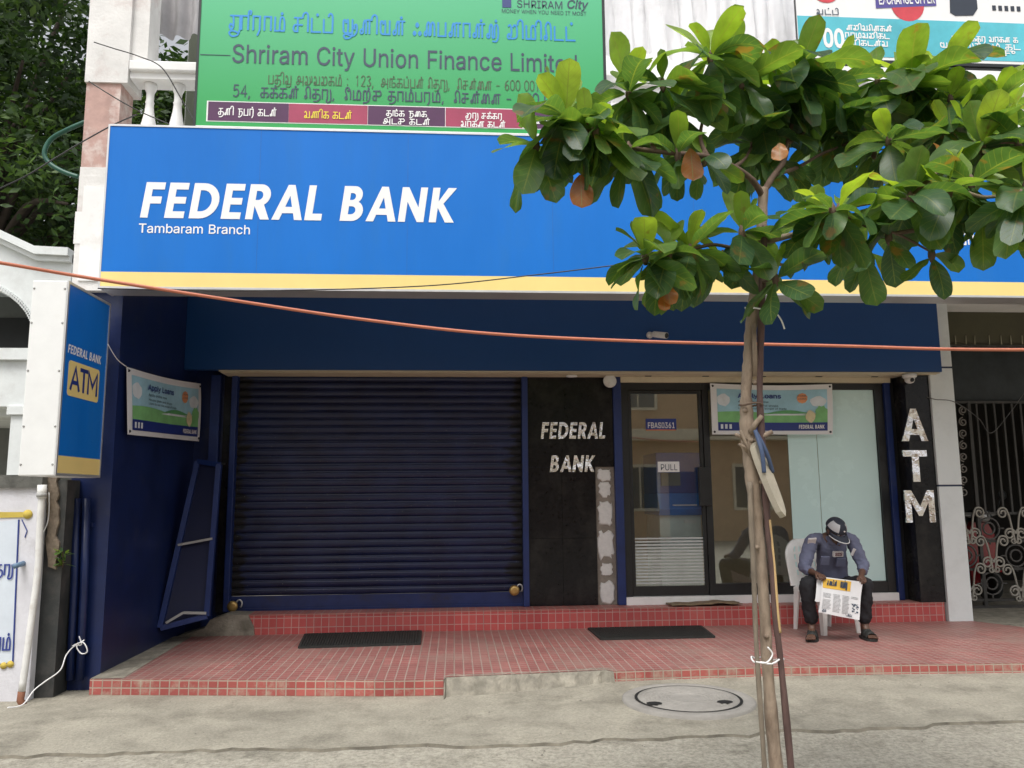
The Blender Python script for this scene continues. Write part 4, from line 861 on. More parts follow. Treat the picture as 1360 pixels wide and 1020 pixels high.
for (px, py) in ((309, 805), (683, 784)):
    p = A(px, py, 8.72)
    mb = MB(); mb.lathe((p.x, 8.70, p.z), [(0.02, .08), (.02, .03), (0.052, .025), (0.056, .01), (0.05, -0.008), (0.02, -.012)], 18, 'y')
    mb.build('lock', M_brass, shutter)
    mb = MB(); mb.tube([(p.x+.06+.03*math.cos(a), 8.74, p.z+.02+.04*math.sin(a)) for a in [R(-60+30*i) for i in range(9)]], .009, 6); mb.build('hasp', M_alu, shutter)
# granite panels with thin joints
def granite(xa, xb, zs, y=8.74, xm=None):
    cols = [xa, xb] if xm is None else [xa, xm, xb]
    for i in range(len(cols)-1):
        for j in range(len(zs)-1):
            mb = MB(); mb.box((cols[i]+.0015, y, zs[j]+.0015), (cols[i+1]-.0015, 8.80, zs[j+1]-.0015)); mb.build('granite_panel', M_granite, bank)
zs = (0.32, 1.03, 1.80, 2.81)
granite(0.80, 1.545, (0.32, 1.03, 1.80), xm=1.17); granite(0.80, 1.755, (1.80, 2.81))
# strip where the facing has fallen off
mb = MB(); mb.box((1.545, 8.765, 0.32), (1.755, 8.80, 1.80)); strip = mb.build('broken_plaster', M_plaster, bank)
rs = random.Random(4)
for (zc, hz, wx) in ((1.71, .07, .085), (1.56, .09, .075), (1.30, .145, .098), (0.95, .16, .10), (0.69, .075, .072), (0.45, .12, .09)):
    mb = MB()
    n = 22
    ring = []
    for k in range(n):
        a = 2*math.pi*k/n
        q = (abs(math.cos(a))**.6*math.copysign(1, math.cos(a)), abs(math.sin(a))**.6*math.copysign(1, math.sin(a)))
        ring.append((1.647+wx*q[0]*rs.uniform(.72, 1.06), zc+hz*q[1]*rs.uniform(.75, 1.12)))
    mb.add([(x, 8.766, z) for x, z in ring]+[(x*.9+1.647*.1, 8.752, z*.9+zc*.1) for x, z in ring]+[(1.647, 8.748, zc)],
           [(k, (k+1) % n, n+(k+1) % n, n+k) for k in range(n)]+[(n+k, n+(k+1) % n, 2*n) for k in range(n)])
    mb.build('mortar_patch', M_patch, strip)
# steel lettering on the granite
for s_, a, b, bz in (('FEDERAL', (718, 583), (806, 583), (718, 561)), ('BANK', (730, 627), (791, 627), (730, 605))):
    p0, p1 = A(*a, 8.74), A(*b, 8.74); p1.z = p0.z
    bank_letters('steel_letter', s_, p0, p1, A(*bz, 8.74).z-p0.z, M_steel, bank, off=0.0, depth=0.018, each=True, shear=.16)
# right granite panel with A T M
granite(5.012, 5.293, (0.319, 1.28, 2.06, 2.79), y=8.50)
mb = MB(); mb.box((4.956, 8.74, .319), (5.012, 8.80, 2.79)); mb.build('jamb', M_black, bank)
for c, (xa, za), (xb, zb_) in (('A', (1198, 586), (1226, 543)), ('T', (1201, 640), (1228, 598)), ('M', (1203, 694), (1239, 651))):
    lo, hi = A(xa, za, 8.50), A(xb, zb_, 8.50)
    P = Poly2(); w, cs = FB[c]; P.put(cs, 0, 0, (hi.x-lo.x)/(w-0.04), hi.z-lo.z)
    mb = MB(); P.mesh(mb, lo, (1, 0, 0), (0, 0, 1), 0.0, 0.018); mb.build('steel_letter', M_steel, bank)
# column
mb = MB()
for (za, zb_) in ((0.10, 1.555), (1.575, 2.87), (2.89, 3.615)): mb.box((5.295, 8.47, za), (5.565, 9.0, zb_), 0.004)
colm = mb.build('column', M_column, bank)
mb = MB(); mb.box((5.30, 8.475, 1.55), (5.56, 8.99, 1.58)); mb.box((5.30, 8.475, 2.865), (5.56, 8.99, 2.895)); mb.build('joint', M_joint, colm)
# door
zs0, zd0, zd1 = 0.318, 0.40, 2.734
mb = MB(); mb.box((1.845, 8.70, zs0), (4.885, 8.90, zd0)); mb.build('door_sill', M_white, bank)
fr = MB()
fr.box((1.85, 8.74, zd0), (1.925, 8.82, zd1)); fr.box((2.775, 8.74, zd0), (2.845, 8.82, zd1)); fr.box((1.925, 8.745, 2.655), (2.775, 8.815, 2.735))
fr.box((2.845, 8.745, 2.665), (4.79, 8.815, 2.735)); fr.box((4.79, 8.74, zd0), (4.885, 8.82, zd1)); fr.box((2.845, 8.745, zd0), (4.79, 8.815, 0.52))
fr.build('front_frame', M_black, bank)
mb = MB(); mb.box((1.84, 8.69, 2.735), (4.96, 8.84, 2.796), .004); mb.build('lintel', M_soffit, bank)
mb = MB()
a, b, c, d = 1.93, 2.77, zd0+.005, 2.65
mb.box((a, 8.755, c), (a+.035, 8.80, d)); mb.box((b-.035, 8.755, c), (b, 8.80, d)); mb.box((a+.035, 8.757, c), (b-.035, 8.798, c+.10)); mb.box((a+.035, 8.757, d-.035), (b-.035, 8.798, d))
door = mb.build('glass_door', M_black, bank)
mb = MB(); mb.box((a+.035, 8.775, c+.10), (b-.035, 8.783, d-.035)); mb.build('glass_pane', M_glass, door)
mb = MB(); p = A(930, 672, 8.7); q = A(944, 620, 8.7); mb.box((p.x, 8.69, p.z), (q.x, 8.757, q.z), .006); mb.build('handle', M_black, door)
mb = MB()
for i in range(15):
    z = zd0+.13+i*.034
    mb.box((a+.04, 8.770, z), (b-.04, 8.7742, z+.017))
mb.build('frosted_stripes', mat('frosted_film', (0.55, 0.58, 0.57), 0.6), door)
def plate(name, x0, y0, x1, y1, Y, m, parent, th=.003):
    p, q = A(x0, y1, Y), A(x1, y0, Y)
    mb = MB(); mb.box((p.x, Y, p.z), (q.x, Y+th, q.z)); return mb.build(name, m, parent)
M_navyprint = mat('navy_print', (0.02, 0.04, 0.22), 0.4)
st = plate('branch_code_sticker', 858, 556, 898, 571, 8.768, M_navyprint, door)
latin('lettering', 'FBAS0361', A(860, 568.5, 8.766), A(896.5, 568.5, 8.766), .062, M_vinyl, st, bold=.012)
mb = MB(); p, q = A(858, 571, 8.767), A(898, 570, 8.767); mb.box((p.x, 8.766, p.z-.006), (q.x, 8.7675, p.z+.004)); mb.build('orange_line', mat('orange_print', (.7, .2, .05), .5), st)
st = plate('pull_sticker', 874, 613, 902, 627, 8.768, M_vinyl, door)
latin('lettering', 'PULL', A(877, 624.5, 8.766), A(900, 624.5, 8.766), .066, M_text_dk, st)
# window beside the door
mb = MB(); mb.box((2.845, 8.775, .52), (4.79, 8.783, 2.70)); win = mb.build('shop_window', M_glass, bank)
mb = MB(); xs_ = A(1048, 640, 8.8).x
mb.box((xs_, 8.7705, .525), (xs_+.335, 8.7745, 2.66)); mb.box((xs_+.341, 8.770, .525), (4.785, 8.7745, 2.66)); mb.build('cyan_film', M_film, win)
# lobby behind the glass
mb = MB()
mb.box((1.7, 10.3, .3), (5.2, 10.4, 2.9)); mb.box((1.6, 8.9, .3), (1.75, 10.3, 2.9)); mb.box((5.0, 8.9, .3), (5.15, 10.3, 2.9)); mb.build('lobby_wall', M_lobby, bank)
mb = MB(); mb.box((1.7, 8.90, .3), (5.2, 11.3, .36)); mb.build('lobby_floor', M_lobbyfloor, bank)
mb = MB(); mb.box((1.7, 9.0, 2.85), (5.2, 11.3, 2.95)); mb.build('lobby_ceiling', M_white, bank)
# upper storey: corner pier, second pier, rail, balusters, back wall
P = lambda x, y: A(x, y, 6.72)
mb = MB()
xl, xr = -3.19, -2.955
mb.box((xl, 6.725, 3.22), (-2.86, 7.05, 4.22)); mb.box((xl+.0, 6.73, 4.22), (-2.86, 7.05, 4.30)); mb.build('pier', M_pillar, bank)
mb = MB(); mb.box((-3.14, 6.71, 3.30), (-2.9, 6.73, 4.12)); mb.build('pier_panel', M_white, bank)
mb = MB(); mb.box((xl, 6.74, 4.30), (-2.9, 7.0, 5.07)); mb.build('faded_pier_face', M_pinkplaster, bank)
mb = MB(); mb.box((xl-.01, 6.72, 5.07), (-2.84, 7.03, 6.6)); mb.box((-2.84, 6.76, 5.25), (-2.70, 7.0, 6.6)); mb.build('upper_pier', M_pillar, bank)
rail = MB(); rail.box((-2.835, 6.712, 5.19), (8.0, 6.98, 5.28), .012); rail.box((-2.835, 6.75, 5.13), (8.0, 6.95, 5.19)); railo = rail.build('balustrade', M_white, bank)
bprof = [(.055, 0), (.055, .05), (.04, .06), (.05, .10), (.075, .17), (.078, .22), (.06, .31), (.042, .42), (.036, .5), (.042, .52), (.034, .54), (.036, .62), (.055, .67), (.06, .69), (.06, .73)]
b0 = MB(); b0.lathe((0, 0, 0), [(r*.92, h*.84+4.52) for r, h in bprof], 16)
bp = b0.build('baluster', M_white, None)
bp.parent = railo
bxs = [A(200, 120, 6.85).x, A(237, 120, 6.85).x]
k = bxs[1]-bxs[0]
bxs = [bxs[0]+k*i for i in range(38)]
org = origin_of(railo)
for i, x in enumerate(bxs):
    o = bp if i == 0 else bp.copy()
    if i: COL.objects.link(o); o.parent = railo
    o.location = V((x, 6.85, 0))-org
mb = MB(); mb.box((-2.95, 6.74, 4.40), (8, 6.96, 4.55)); mb.box((-2.95, 6.74, 3.9), (8, 6.96, 4.40)); mb.build('balcony_kerb', M_white, bank)
mb = MB(); mb.box((-3.1, 8.9, 3.9), (14, 9.1, 8.2)); mb.build('upper_wall', M_white, bank)
mb = MB(); mb.box((-2.75, 7.9, 3.9), (-1.6, 8.0, 6.4)); mb.box((4.4, 8.2, 3.9), (8.2, 8.3, 5.3)); mb.build('dark_shutter_panel', mat('olive_panel', (.06, .075, .045), .6), bank)
# beam and rear wall of the passage on the right
mb = MB(); mb.box((5.57, 8.9, 3.25), (9.5, 9.05, 3.62)); mb.build('passage_lintel', mat('olive_lintel', (.075, .07, .04), .8, dirt=(.06, .055, .04), damt=.6), bank)
mb = MB(); mb.box((5.57, 9.45, 2.62), (9.5, 9.6, 3.3)); mb.build('passage_panel', mat('slate_panel', (.035, .042, .046), .7, var=.4, scale=4), bank)
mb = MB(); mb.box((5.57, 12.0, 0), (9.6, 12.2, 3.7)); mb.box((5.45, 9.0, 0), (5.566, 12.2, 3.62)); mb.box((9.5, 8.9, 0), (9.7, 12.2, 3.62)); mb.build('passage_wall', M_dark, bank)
for i in range(9):
    mb = MB(); p = A(1268+i*15+rs.uniform(-3, 3), 452, 8.88); mb.tube([(p.x, 8.89, p.z+.06), (p.x+rs.uniform(-.01, .01), 8.885, p.z-.05)], .006, 5); mb.build('lintel_drip', mat('lime_drip', (.35, .33, .24), .8), bank)

# ------------------------------------------------------------------ main sign
YS = 6.45
sg = thing('shop_sign', (0, YS, 3.17), 'long blue sign above the forecourt reading FEDERAL BANK Tambaram Branch with yellow lower stripe', 'sign')
z0, z1, zst = 3.172, 4.555, 3.305
SX0, SX1 = -2.84, 7.8
mb = MB(); mb.box((SX0, YS, zst), (SX1, YS+.012, z1-.012)); mb.build('blue_panel', M_sign, sg)
mb = MB(); mb.box((SX0, YS-.001, z0+.012), (SX1, YS+.012, zst)); mb.build('yellow_stripe', M_yellow, sg)
for sx_ in (-1.62, -.40, .82, 2.04, 3.26):
    mb = MB(); mb.box((sx_, YS-.0012, zst), (sx_+.004, YS, z1-.012)); mb.build('sheet_seam', mat('seam_blue', (.006, .13, .47), .4), sg)
mb = MB(); mb.box((SX0-.012, YS+.0125, z0), (SX1, YS+.26, z1)); mb.box((SX0-.014, YS-.004, z0-.004), (SX0, YS+.262, z1+.002)); mb.box((SX0, YS-.006, z1-.012), (SX1, YS+.2, z1+.004)); mb.box((SX0, YS-.006, z0-.006), (SX1, YS+.02, z0+.012)); mb.build('frame', M_alu, sg)
p0, p1 = A(186, 289, YS), A(607, 297, YS); p1.z = p0.z
bank_letters('lettering', 'FEDERAL BANK', p0, p1, A(195, 242, YS).z-p0.z, M_vinyl, sg)
p0, p1 = A(183.5, 309, YS), A(333, 311, YS); p1.z = p0.z
latin('lettering', 'Tambaram Branch', p0, p1, A(184, 297, YS).z-p0.z, M_vinyl, sg, bold=.012)
p0, p1 = A(1237, 324, YS), A(1310, 325.5, YS); p1.z = p0.z
tamil('lettering', 'tha aa ma. pa ra ma.', p0, p1, .095, .013, M_vinyl, sg)
p0, p1 = A(1240, 300, YS), A(1420, 303, YS); p1.z = p0.z
bank_letters('lettering', 'FEDERAL BANK', p0, p1, .26, M_vinyl, sg) if False else None

# green finance board
YG = 6.5
gb = thing('finance_board', (-.4, YG, 4.57), 'green finance company board with blue and black lettering above the blue sign', 'sign')
mb = MB(); xa, xb = A(264, 80, YG).x, A(801, 80, YG).x
zb_, zt_ = 4.577, 5.95
mb.box((xa, YG, zb_), (xb, YG+.012, zt_))
M_green = bpy.data.materials.new('green_print'); M_green.use_nodes = True
nt = M_green.node_tree; N = nt.nodes; L = nt.links; p = N['Principled BSDF']; p.inputs['Roughness'].default_value = .4
tc = N.new('ShaderNodeTexCoord'); sp = N.new('ShaderNodeSeparateXYZ'); L.new(tc.outputs['Object'], sp.inputs[0])
rp = N.new('ShaderNodeValToRGB'); mr = N.new('ShaderNodeMapRange'); mr.inputs[1].default_value = .1; mr.inputs[2].default_value = 1.3
L.new(sp.outputs[2], mr.inputs[0]); L.new(mr.outputs[0], rp.inputs[0])
rp.color_ramp.elements[0].color = (.016, .33, .07, 1); rp.color_ramp.elements[1].color = (.085, .48, .24, 1)   # board ground grades to a paler green at the top
L.new(rp.outputs[0], p.inputs['Base Color'])
mb.build('board', M_green, gb)
mb = MB(); mb.box((xa-.02, YG-.005, zb_), (xa, YG+.05, zt_)); mb.box((xb, YG-.005, zb_), (xb+.025, YG+.05, zt_)); mb.box((xa, YG+.0125, zb_), (xb, YG+.05, zt_)); mb.build('frame', M_black, gb)
mb = MB(); mb.box((xa, YG-.004, zb_-.004), (xb, YG+.02, zb_+.012)); mb.build('lower_edge', M_vinyl, gb)
def line_pts(x0, y0, x1, y1, Y=YG):
    a, b = A(x0, y0, Y), A(x1, y1, Y); b.z = a.z
    return a, b
M_bluetext = mat('blue_print', (0.02, 0.26, 0.66), .45, var=.02)
hpx = lambda y0, y1, x=500: A(x, y0, YG).z-A(x, y1, YG).z
tamil('lettering', 'sri ra aa ma. _ cha i ta. ti_ _ yuu na i ya na. _ aytham ai pa na aa na. sa. _ la i ma i e ta ta.', *line_pts(304, 39, 766, 50), hpx(23, 41), .0155, M_bluetext, gb)
latin('lettering', 'Shriram City Union Finance Limited', *line_pts(307, 83, 768, 92), hpx(59, 83, 320), M_text_dk, gb, bold=.010)
mb = MB(); p = A(266, 72.5, YG); q = A(306, 73, YG); mb.box((p.x, YG-.003, p.z-.003), (q.x, YG-.001, p.z+.003)); mb.build('seam', M_text_dk, gb)
M_darkgreen = mat('brown_ink', (0.06, 0.10, 0.05), .5)
tamil('lettering', 'pa tha i vu _ a lu va la ka ma. _ : _ 1 2 3 , _ a nga. ka pa. pa na. _ e tha ru , _ e cha na. ai na _ - _ 6 0 0 _ 0 0 1', *line_pts(356, 111, 718, 117), hpx(100, 111, 400), .0075, M_darkgreen, gb)
tamil('lettering', '5 4 , _ ka ka. ka na. _ e tha ru , _ ee ma rra. ku _ tha aa ma. pa ra ma. , _ e cha na. ai na _ - _ 6 0 0 _ 0 4 5', *line_pts(309, 128, 752, 139), hpx(117, 129, 400), .011, M_text_dk, gb)
# logo line at the top right
latin('lettering', 'SHRIRAM', *line_pts(686, 10, 748, 11), hpx(0, 10, 700), M_text_dk, gb, bold=.0)
latin('lettering', 'City', *line_pts(752, 11, 780, 12), hpx(1, 12, 760), M_text_dk, gb, bold=.03, shear=.2)
latin('lettering', 'MONEY WHEN YOU NEED IT MOST', *line_pts(666, 17, 779, 20), hpx(12, 17, 700), M_text_dk, gb)
mb = MB(); p = A(667, 10, YG); mb.box((p.x, YG-.003, p.z), (p.x+.08, YG-.001, p.z+.16)); mb.build('logo', mat('logo_blue', (.03, .05, .2), .5), gb)
M_maroon = mat('maroon_print', (0.35, 0.04, 0.10), .45); M_plum = mat('plum_print', (0.075, 0.015, 0.075), .45); M_ytext = mat('yellow_print', (.8, .65, .05), .5)
cells = [(277, 383, 135, 160, M_plum, [('tha na i _ na2 pa ra. _ ka ta na.', 290, 152.5, 368, 8.5, M_vinyl)]),
         (384, 488, 138, 163, M_maroon, [('va nna i ka _ ka ta na.', 404, 156.5, 468, 8.5, M_ytext)]),
         (489, 591, 141, 167, M_plum, [('tha nga. ka _ na2 ai ka', 513, 154, 568, 7, M_vinyl), ('a ta ku _ ka ta na.', 509, 164.5, 572, 7, M_vinyl)]),
         (592, 694, 144, 170, M_maroon, [('ii ru _ cha ka. ka ra', 618, 157, 668, 7, M_vinyl), ('va aa ka na _ ka ta na.', 612, 168, 672, 7, M_vinyl)]),
         (695, 797, 146, 173, M_plum, [('va aa ka na _ ka ta na.', 712, 164, 776, 7, M_vinyl)])]
zc1, zc0 = A(277, 135, YG).z, A(277, 160, YG).z
for (cx0, cx1, cy0, cy1, m, lines) in cells:
    a, b = A(cx0, cy0, YG), A(cx1, cy1, YG)
    mb = MB(); mb.box((a.x, YG-.004, zc0), (b.x, YG-.001, zc1)); cell = mb.build('product_box', m, gb)
    for (sq, tx0, ty, tx1, hh, tm) in lines:
        tamil('lettering', sq, *line_pts(tx0, ty, tx1, ty, YG-.004), hh*.0066, .008, tm, cell)
mb = MB(); a, b = A(276, 134, YG), A(799, 140, YG); mb.box((a.x-.006, YG-.0015, zc0-.008), (b.x, YG-.0005, zc1+.008)); mb.build('white_rule', M_vinyl, gb)

# white billboard at the upper right
YB = 6.56
wb = thing('offer_board', (5.0, YB, 5.05), 'white and teal exchange offer billboard at the upper right behind the leaves', 'sign')
xa, xb = A(1061, 60, YB).x, 8.2
zb_ = A(1136, 79, YB).z; zt_ = 6.3
mb = MB(); mb.box((xa, YB, zb_), (xb, YB+.012, zt_)); mb.build('board', M_vinyl, wb)
mb = MB(); mb.box((xa, YB+.0125, zb_-.04), (xb, YB+.05, zt_)); mb.box((xa-.02, YB-.004, zb_-.03), (xb, YB+.03, zb_)); mb.build('frame', M_black, wb)
M_teal = mat('teal_print', (.10, .50, .60), .4, var=.25, scale=1.2)
mb = MB(); zt2 = A(1064, 21, YB).z; mb.box((xa, YB-.003, zb_+.03), (xb, YB-.001, zt2)); mb.build('teal_band', M_teal, wb)
wp = lambda x, y: A(x, y, YB)
latin('lettering', '00', wp(1093, 62), V((wp(1122, 62).x, YB, wp(1093, 62).z)), .17, M_vinyl, wb, bold=.06, off=.006)
def two(x0, y0, x1): 
    a = wp(x0, y0); return a, V((wp(x1, y0).x, YB, a.z))
tamil('lettering', 'va ta. ti_', *two(1084, 19, 1116), .045, .009, M_text_dk, wb, off=.006)
for (sq, x0, y0, x1) in (('na la i va e na ka na.', 1124, 40, 1185), ('ra aa ma va la i ka ta', 1122, 50, 1182), ('tha na i ka ta na. va', 1120, 60, 1180), ('ii ru _ cha ka. ka ra _ va aa ka na _ ka', 1262, 54, 1352), ('ya aa va ru ka. ku ma. _ ka ta', 1248, 63, 1356), ('pa ra i cha u', 1300, 73, 1350)):
    tamil('lettering', sq, *two(x0, y0, x1), .045, .010, M_vinyl, wb, off=.006)
mb = MB(); a = wp(1163, 10); b = wp(1243, 4)
mb.add([(a.x, YB-.004, a.z-.01), (b.x, YB-.004, b.z-.03), (b.x, YB-.004, b.z+.25), (a.x, YB-.004, a.z+.22)], [(0, 1, 2, 3)]); ban = mb.build('offer_flash', mat('violet_print', (.10, .08, .32), .4), wb)
a = wp(1167, 9); b = wp(1241, 4); latin('lettering', 'EXCHANGE OFFER', V((a.x, YB, a.z+.02)), V((b.x, YB, b.z-.005)), .085, M_vinyl, ban, bold=.04, off=.008)
mb = MB(); c = wp(1205, 6); mb.add([(c.x+.16*math.cos(R(t)), YB-.0035, c.z+.17*math.sin(R(t))) for t in range(0, 360, 15)], [tuple(range(24))]); mb.build('red_disc', mat('red_print', (.6, .06, .08), .4), wb); mb = MB(); c = wp(1097, 0)
mb.add([(c.x+.11*math.cos(R(t)), YB-.0035, c.z+.05+.08*math.sin(R(t))) for t in range(0, 360, 15)], [tuple(range(24))]); mb.build('red_disc', mat('red_print', (.6, .06, .08), .4), wb)
mb = MB(); a = wp(1262, 21); b = wp(1297, 0)
mb.prism([(a.x, a.z+.03), (a.x+.05, a.z), (b.x-.05, a.z+.01), (b.x, a.z+.08), (b.x, b.z+.2), (a.x+.02, b.z+.2)], 'y', YB-.004, YB-.002); a = wp(1318, 14)
for i in range(5): mb.prism([(a.x+i*.06, a.z+.0), (a.x+.035+i*.06, a.z), (a.x+.035+i*.06, a.z+.05), (a.x+i*.06, a.z+.05)], 'y', YB-.004, YB-.002)
mb.build('appliance_print', mat('appliance_ink', (.03, .04, .06), .5), wb)

# pleated white tarpaulin between the boards
mb = MB(); vs = []
xa, xb = A(790, 40, 7.1).x, A(1085, 40, 7.1).x
n = 90
for i in range(n+1):
    x = xa+(xb-xa)*i/n
    ph = i*0.9+math.sin(i*.37)*2
    zlow = A(830, 70, 7.1).z-.10*i/n-.03*math.sin(i*.22)
    for j in range(9):
        t = j/8
        vs.append((x+.02*math.sin(i+j*.4), 7.1+.035*math.sin(ph)*(.35+.65*(1-t))+.01*math.sin(i*2.1+j), zlow+(6.7-zlow)*t))
mb.add(vs, [(i*9+j, (i+1)*9+j, (i+1)*9+j+1, i*9+j+1) for i in range(n) for j in range(8)], True)
tag(mb.build('tarpaulin', mat('white_tarpaulin', (.78, .78, .80), .6, var=.05, dirt=(.5, .5, .52), damt=.4)), 'pleated white tarpaulin hung between the green board and the white billboard', 'tarpaulin')
mb = MB(); vs = []
for i in range(25):
    t = i/24
    x = A(201+66*t, 20, 7.3).x
    zl = A(210, 46-4*math.sin(t*3), 7.3).z-.06*math.sin(t*math.pi)
    for j in range(7):
        vs.append((x+.03*math.sin(j)*t, 7.3+.05*math.sin(i*.8+j*.3), zl+j/6*1.2))
mb.add(vs, [(i*7+j, (i+1)*7+j, (i+1)*7+j+1, i*7+j+1) for i in range(24) for j in range(6)], True)
tag(mb.build('grey_cloth', mat('grey_cloth', (.42, .41, .42), .8)), 'sagging grey cloth hung above the balcony rail beside the corner pier', 'cloth')

# ATM box sign on the end of the wing wall
ax = -2.815
am = thing('box_sign', (ax-.11, 6.2, 1.68), 'upright white box sign with blue side reading FEDERAL BANK ATM on the wing wall', 'sign')
Xp = lambda x, y, X=ax: V((0, 0, CAM_H))+ray(x, y)*(X/ray(x, y).x)
ya, yb = 5.88, 6.60
zb_, zt_ = 1.66, 3.075
mb = MB(); mb.box((ax-.25, ya, zb_), (ax-.004, yb, zt_), .008)
mb.build('case', mat('white_metal', (.80, .81, .80), .35, var=.04, dirt=(.5, .47, .42), dscale=3, damt=.3, dlo=.58), am)
mb = MB()
for z in (zb_+.08, zb_+.35, zb_+.75, zb_+1.1, zt_-.06):
    for x in (ax-.235, ax-.02): mb.lathe((x, ya-.003, z), [(.008, .004), (.008, 0), (.003, -.003)], 8, 'y')
mb.build('rivet', M_grey, am)
mb = MB(); mb.box((ax-.004, ya+.02, zb_+.145), (ax+.001, yb-.015, zt_-.02)); mb.build('blue_face', M_sign, am)
mb = MB(); mb.box((ax-.004, ya+.02, zb_+.02), (ax+.001, yb-.015, zb_+.145)); mb.build('yellow_face', M_yellow, am)
mb = MB()
mb.box((ax-.003, ya, zb_), (ax+.006, ya+.02, zt_)); mb.box((ax-.003, yb-.015, zb_), (ax+.006, yb, zt_)); mb.box((ax-.003, ya+.02, zt_-.02), (ax+.006, yb-.015, zt_)); mb.box((ax-.003, ya+.02, zb_), (ax+.006, yb-.015, zb_+.02)); mb.build('edge_trim', M_alu, am)
b0, b1 = Xp(89.5, 468), Xp(134, 478); b1.z = b0.z
bank_letters('lettering', 'FEDERAL BANK', V((ax, b0.y, b0.z)), V((ax, b1.y, b0.z)), .065, M_vinyl, am, normal=(1, 0, 0))
q0, q1 = Xp(86, 524), Xp(130, 532)
y0_, y1_, zq0, zq1 = ya+.09, ya+.60, Xp(86, 524).z, Xp(87, 476).z
rc = .03
rect = [(y, z) for cy, cz, a0 in ((y1_-rc, zq1-rc, 0), (y0_+rc, zq1-rc, 90), (y0_+rc, zq0+rc, 180), (y1_-rc, zq0+rc, 270)) for (y, z) in arc(cy, cz, rc, rc, a0, a0+90, 5)]
mb = MB(); mb.prism(rect, 'x', ax+.001, ax+.0025); plq = mb.build('atm_plaque', M_yellow, am)
sk = Strokes(); hh = (zq1-zq0)*.62
for (st_, ox) in (([(0, 0), (.38, 1), (.76, 0)], 0), ([(.13, .32), (.63, .32)], 0), ([(.0, 1), (.66, 1)], .84), ([(.33, 1), (.33, 0)], .84), ([(0, 0), (0, 1), (.42, .35), (.84, 1), (.84, 0)], 1.62)):
    sk.put([st_], ox*.172, 0, .172, hh, .030)
mb = MB(); sk.mesh(mb, V((ax+.0025, y0_+.045, zq0+(zq1-zq0)*.2)), (0, 1, 0), (0, 0, 1), .001); mb.build('lettering', M_navyprint, plq)
mb = MB()
mb.box((ax-.2, 6.6, 1.9), (ax-.15, 6.8, 1.94)); mb.box((ax-.2, 6.6, 2.8), (ax-.15, 6.8, 2.84)); mb.build('bracket', M_grey, am)
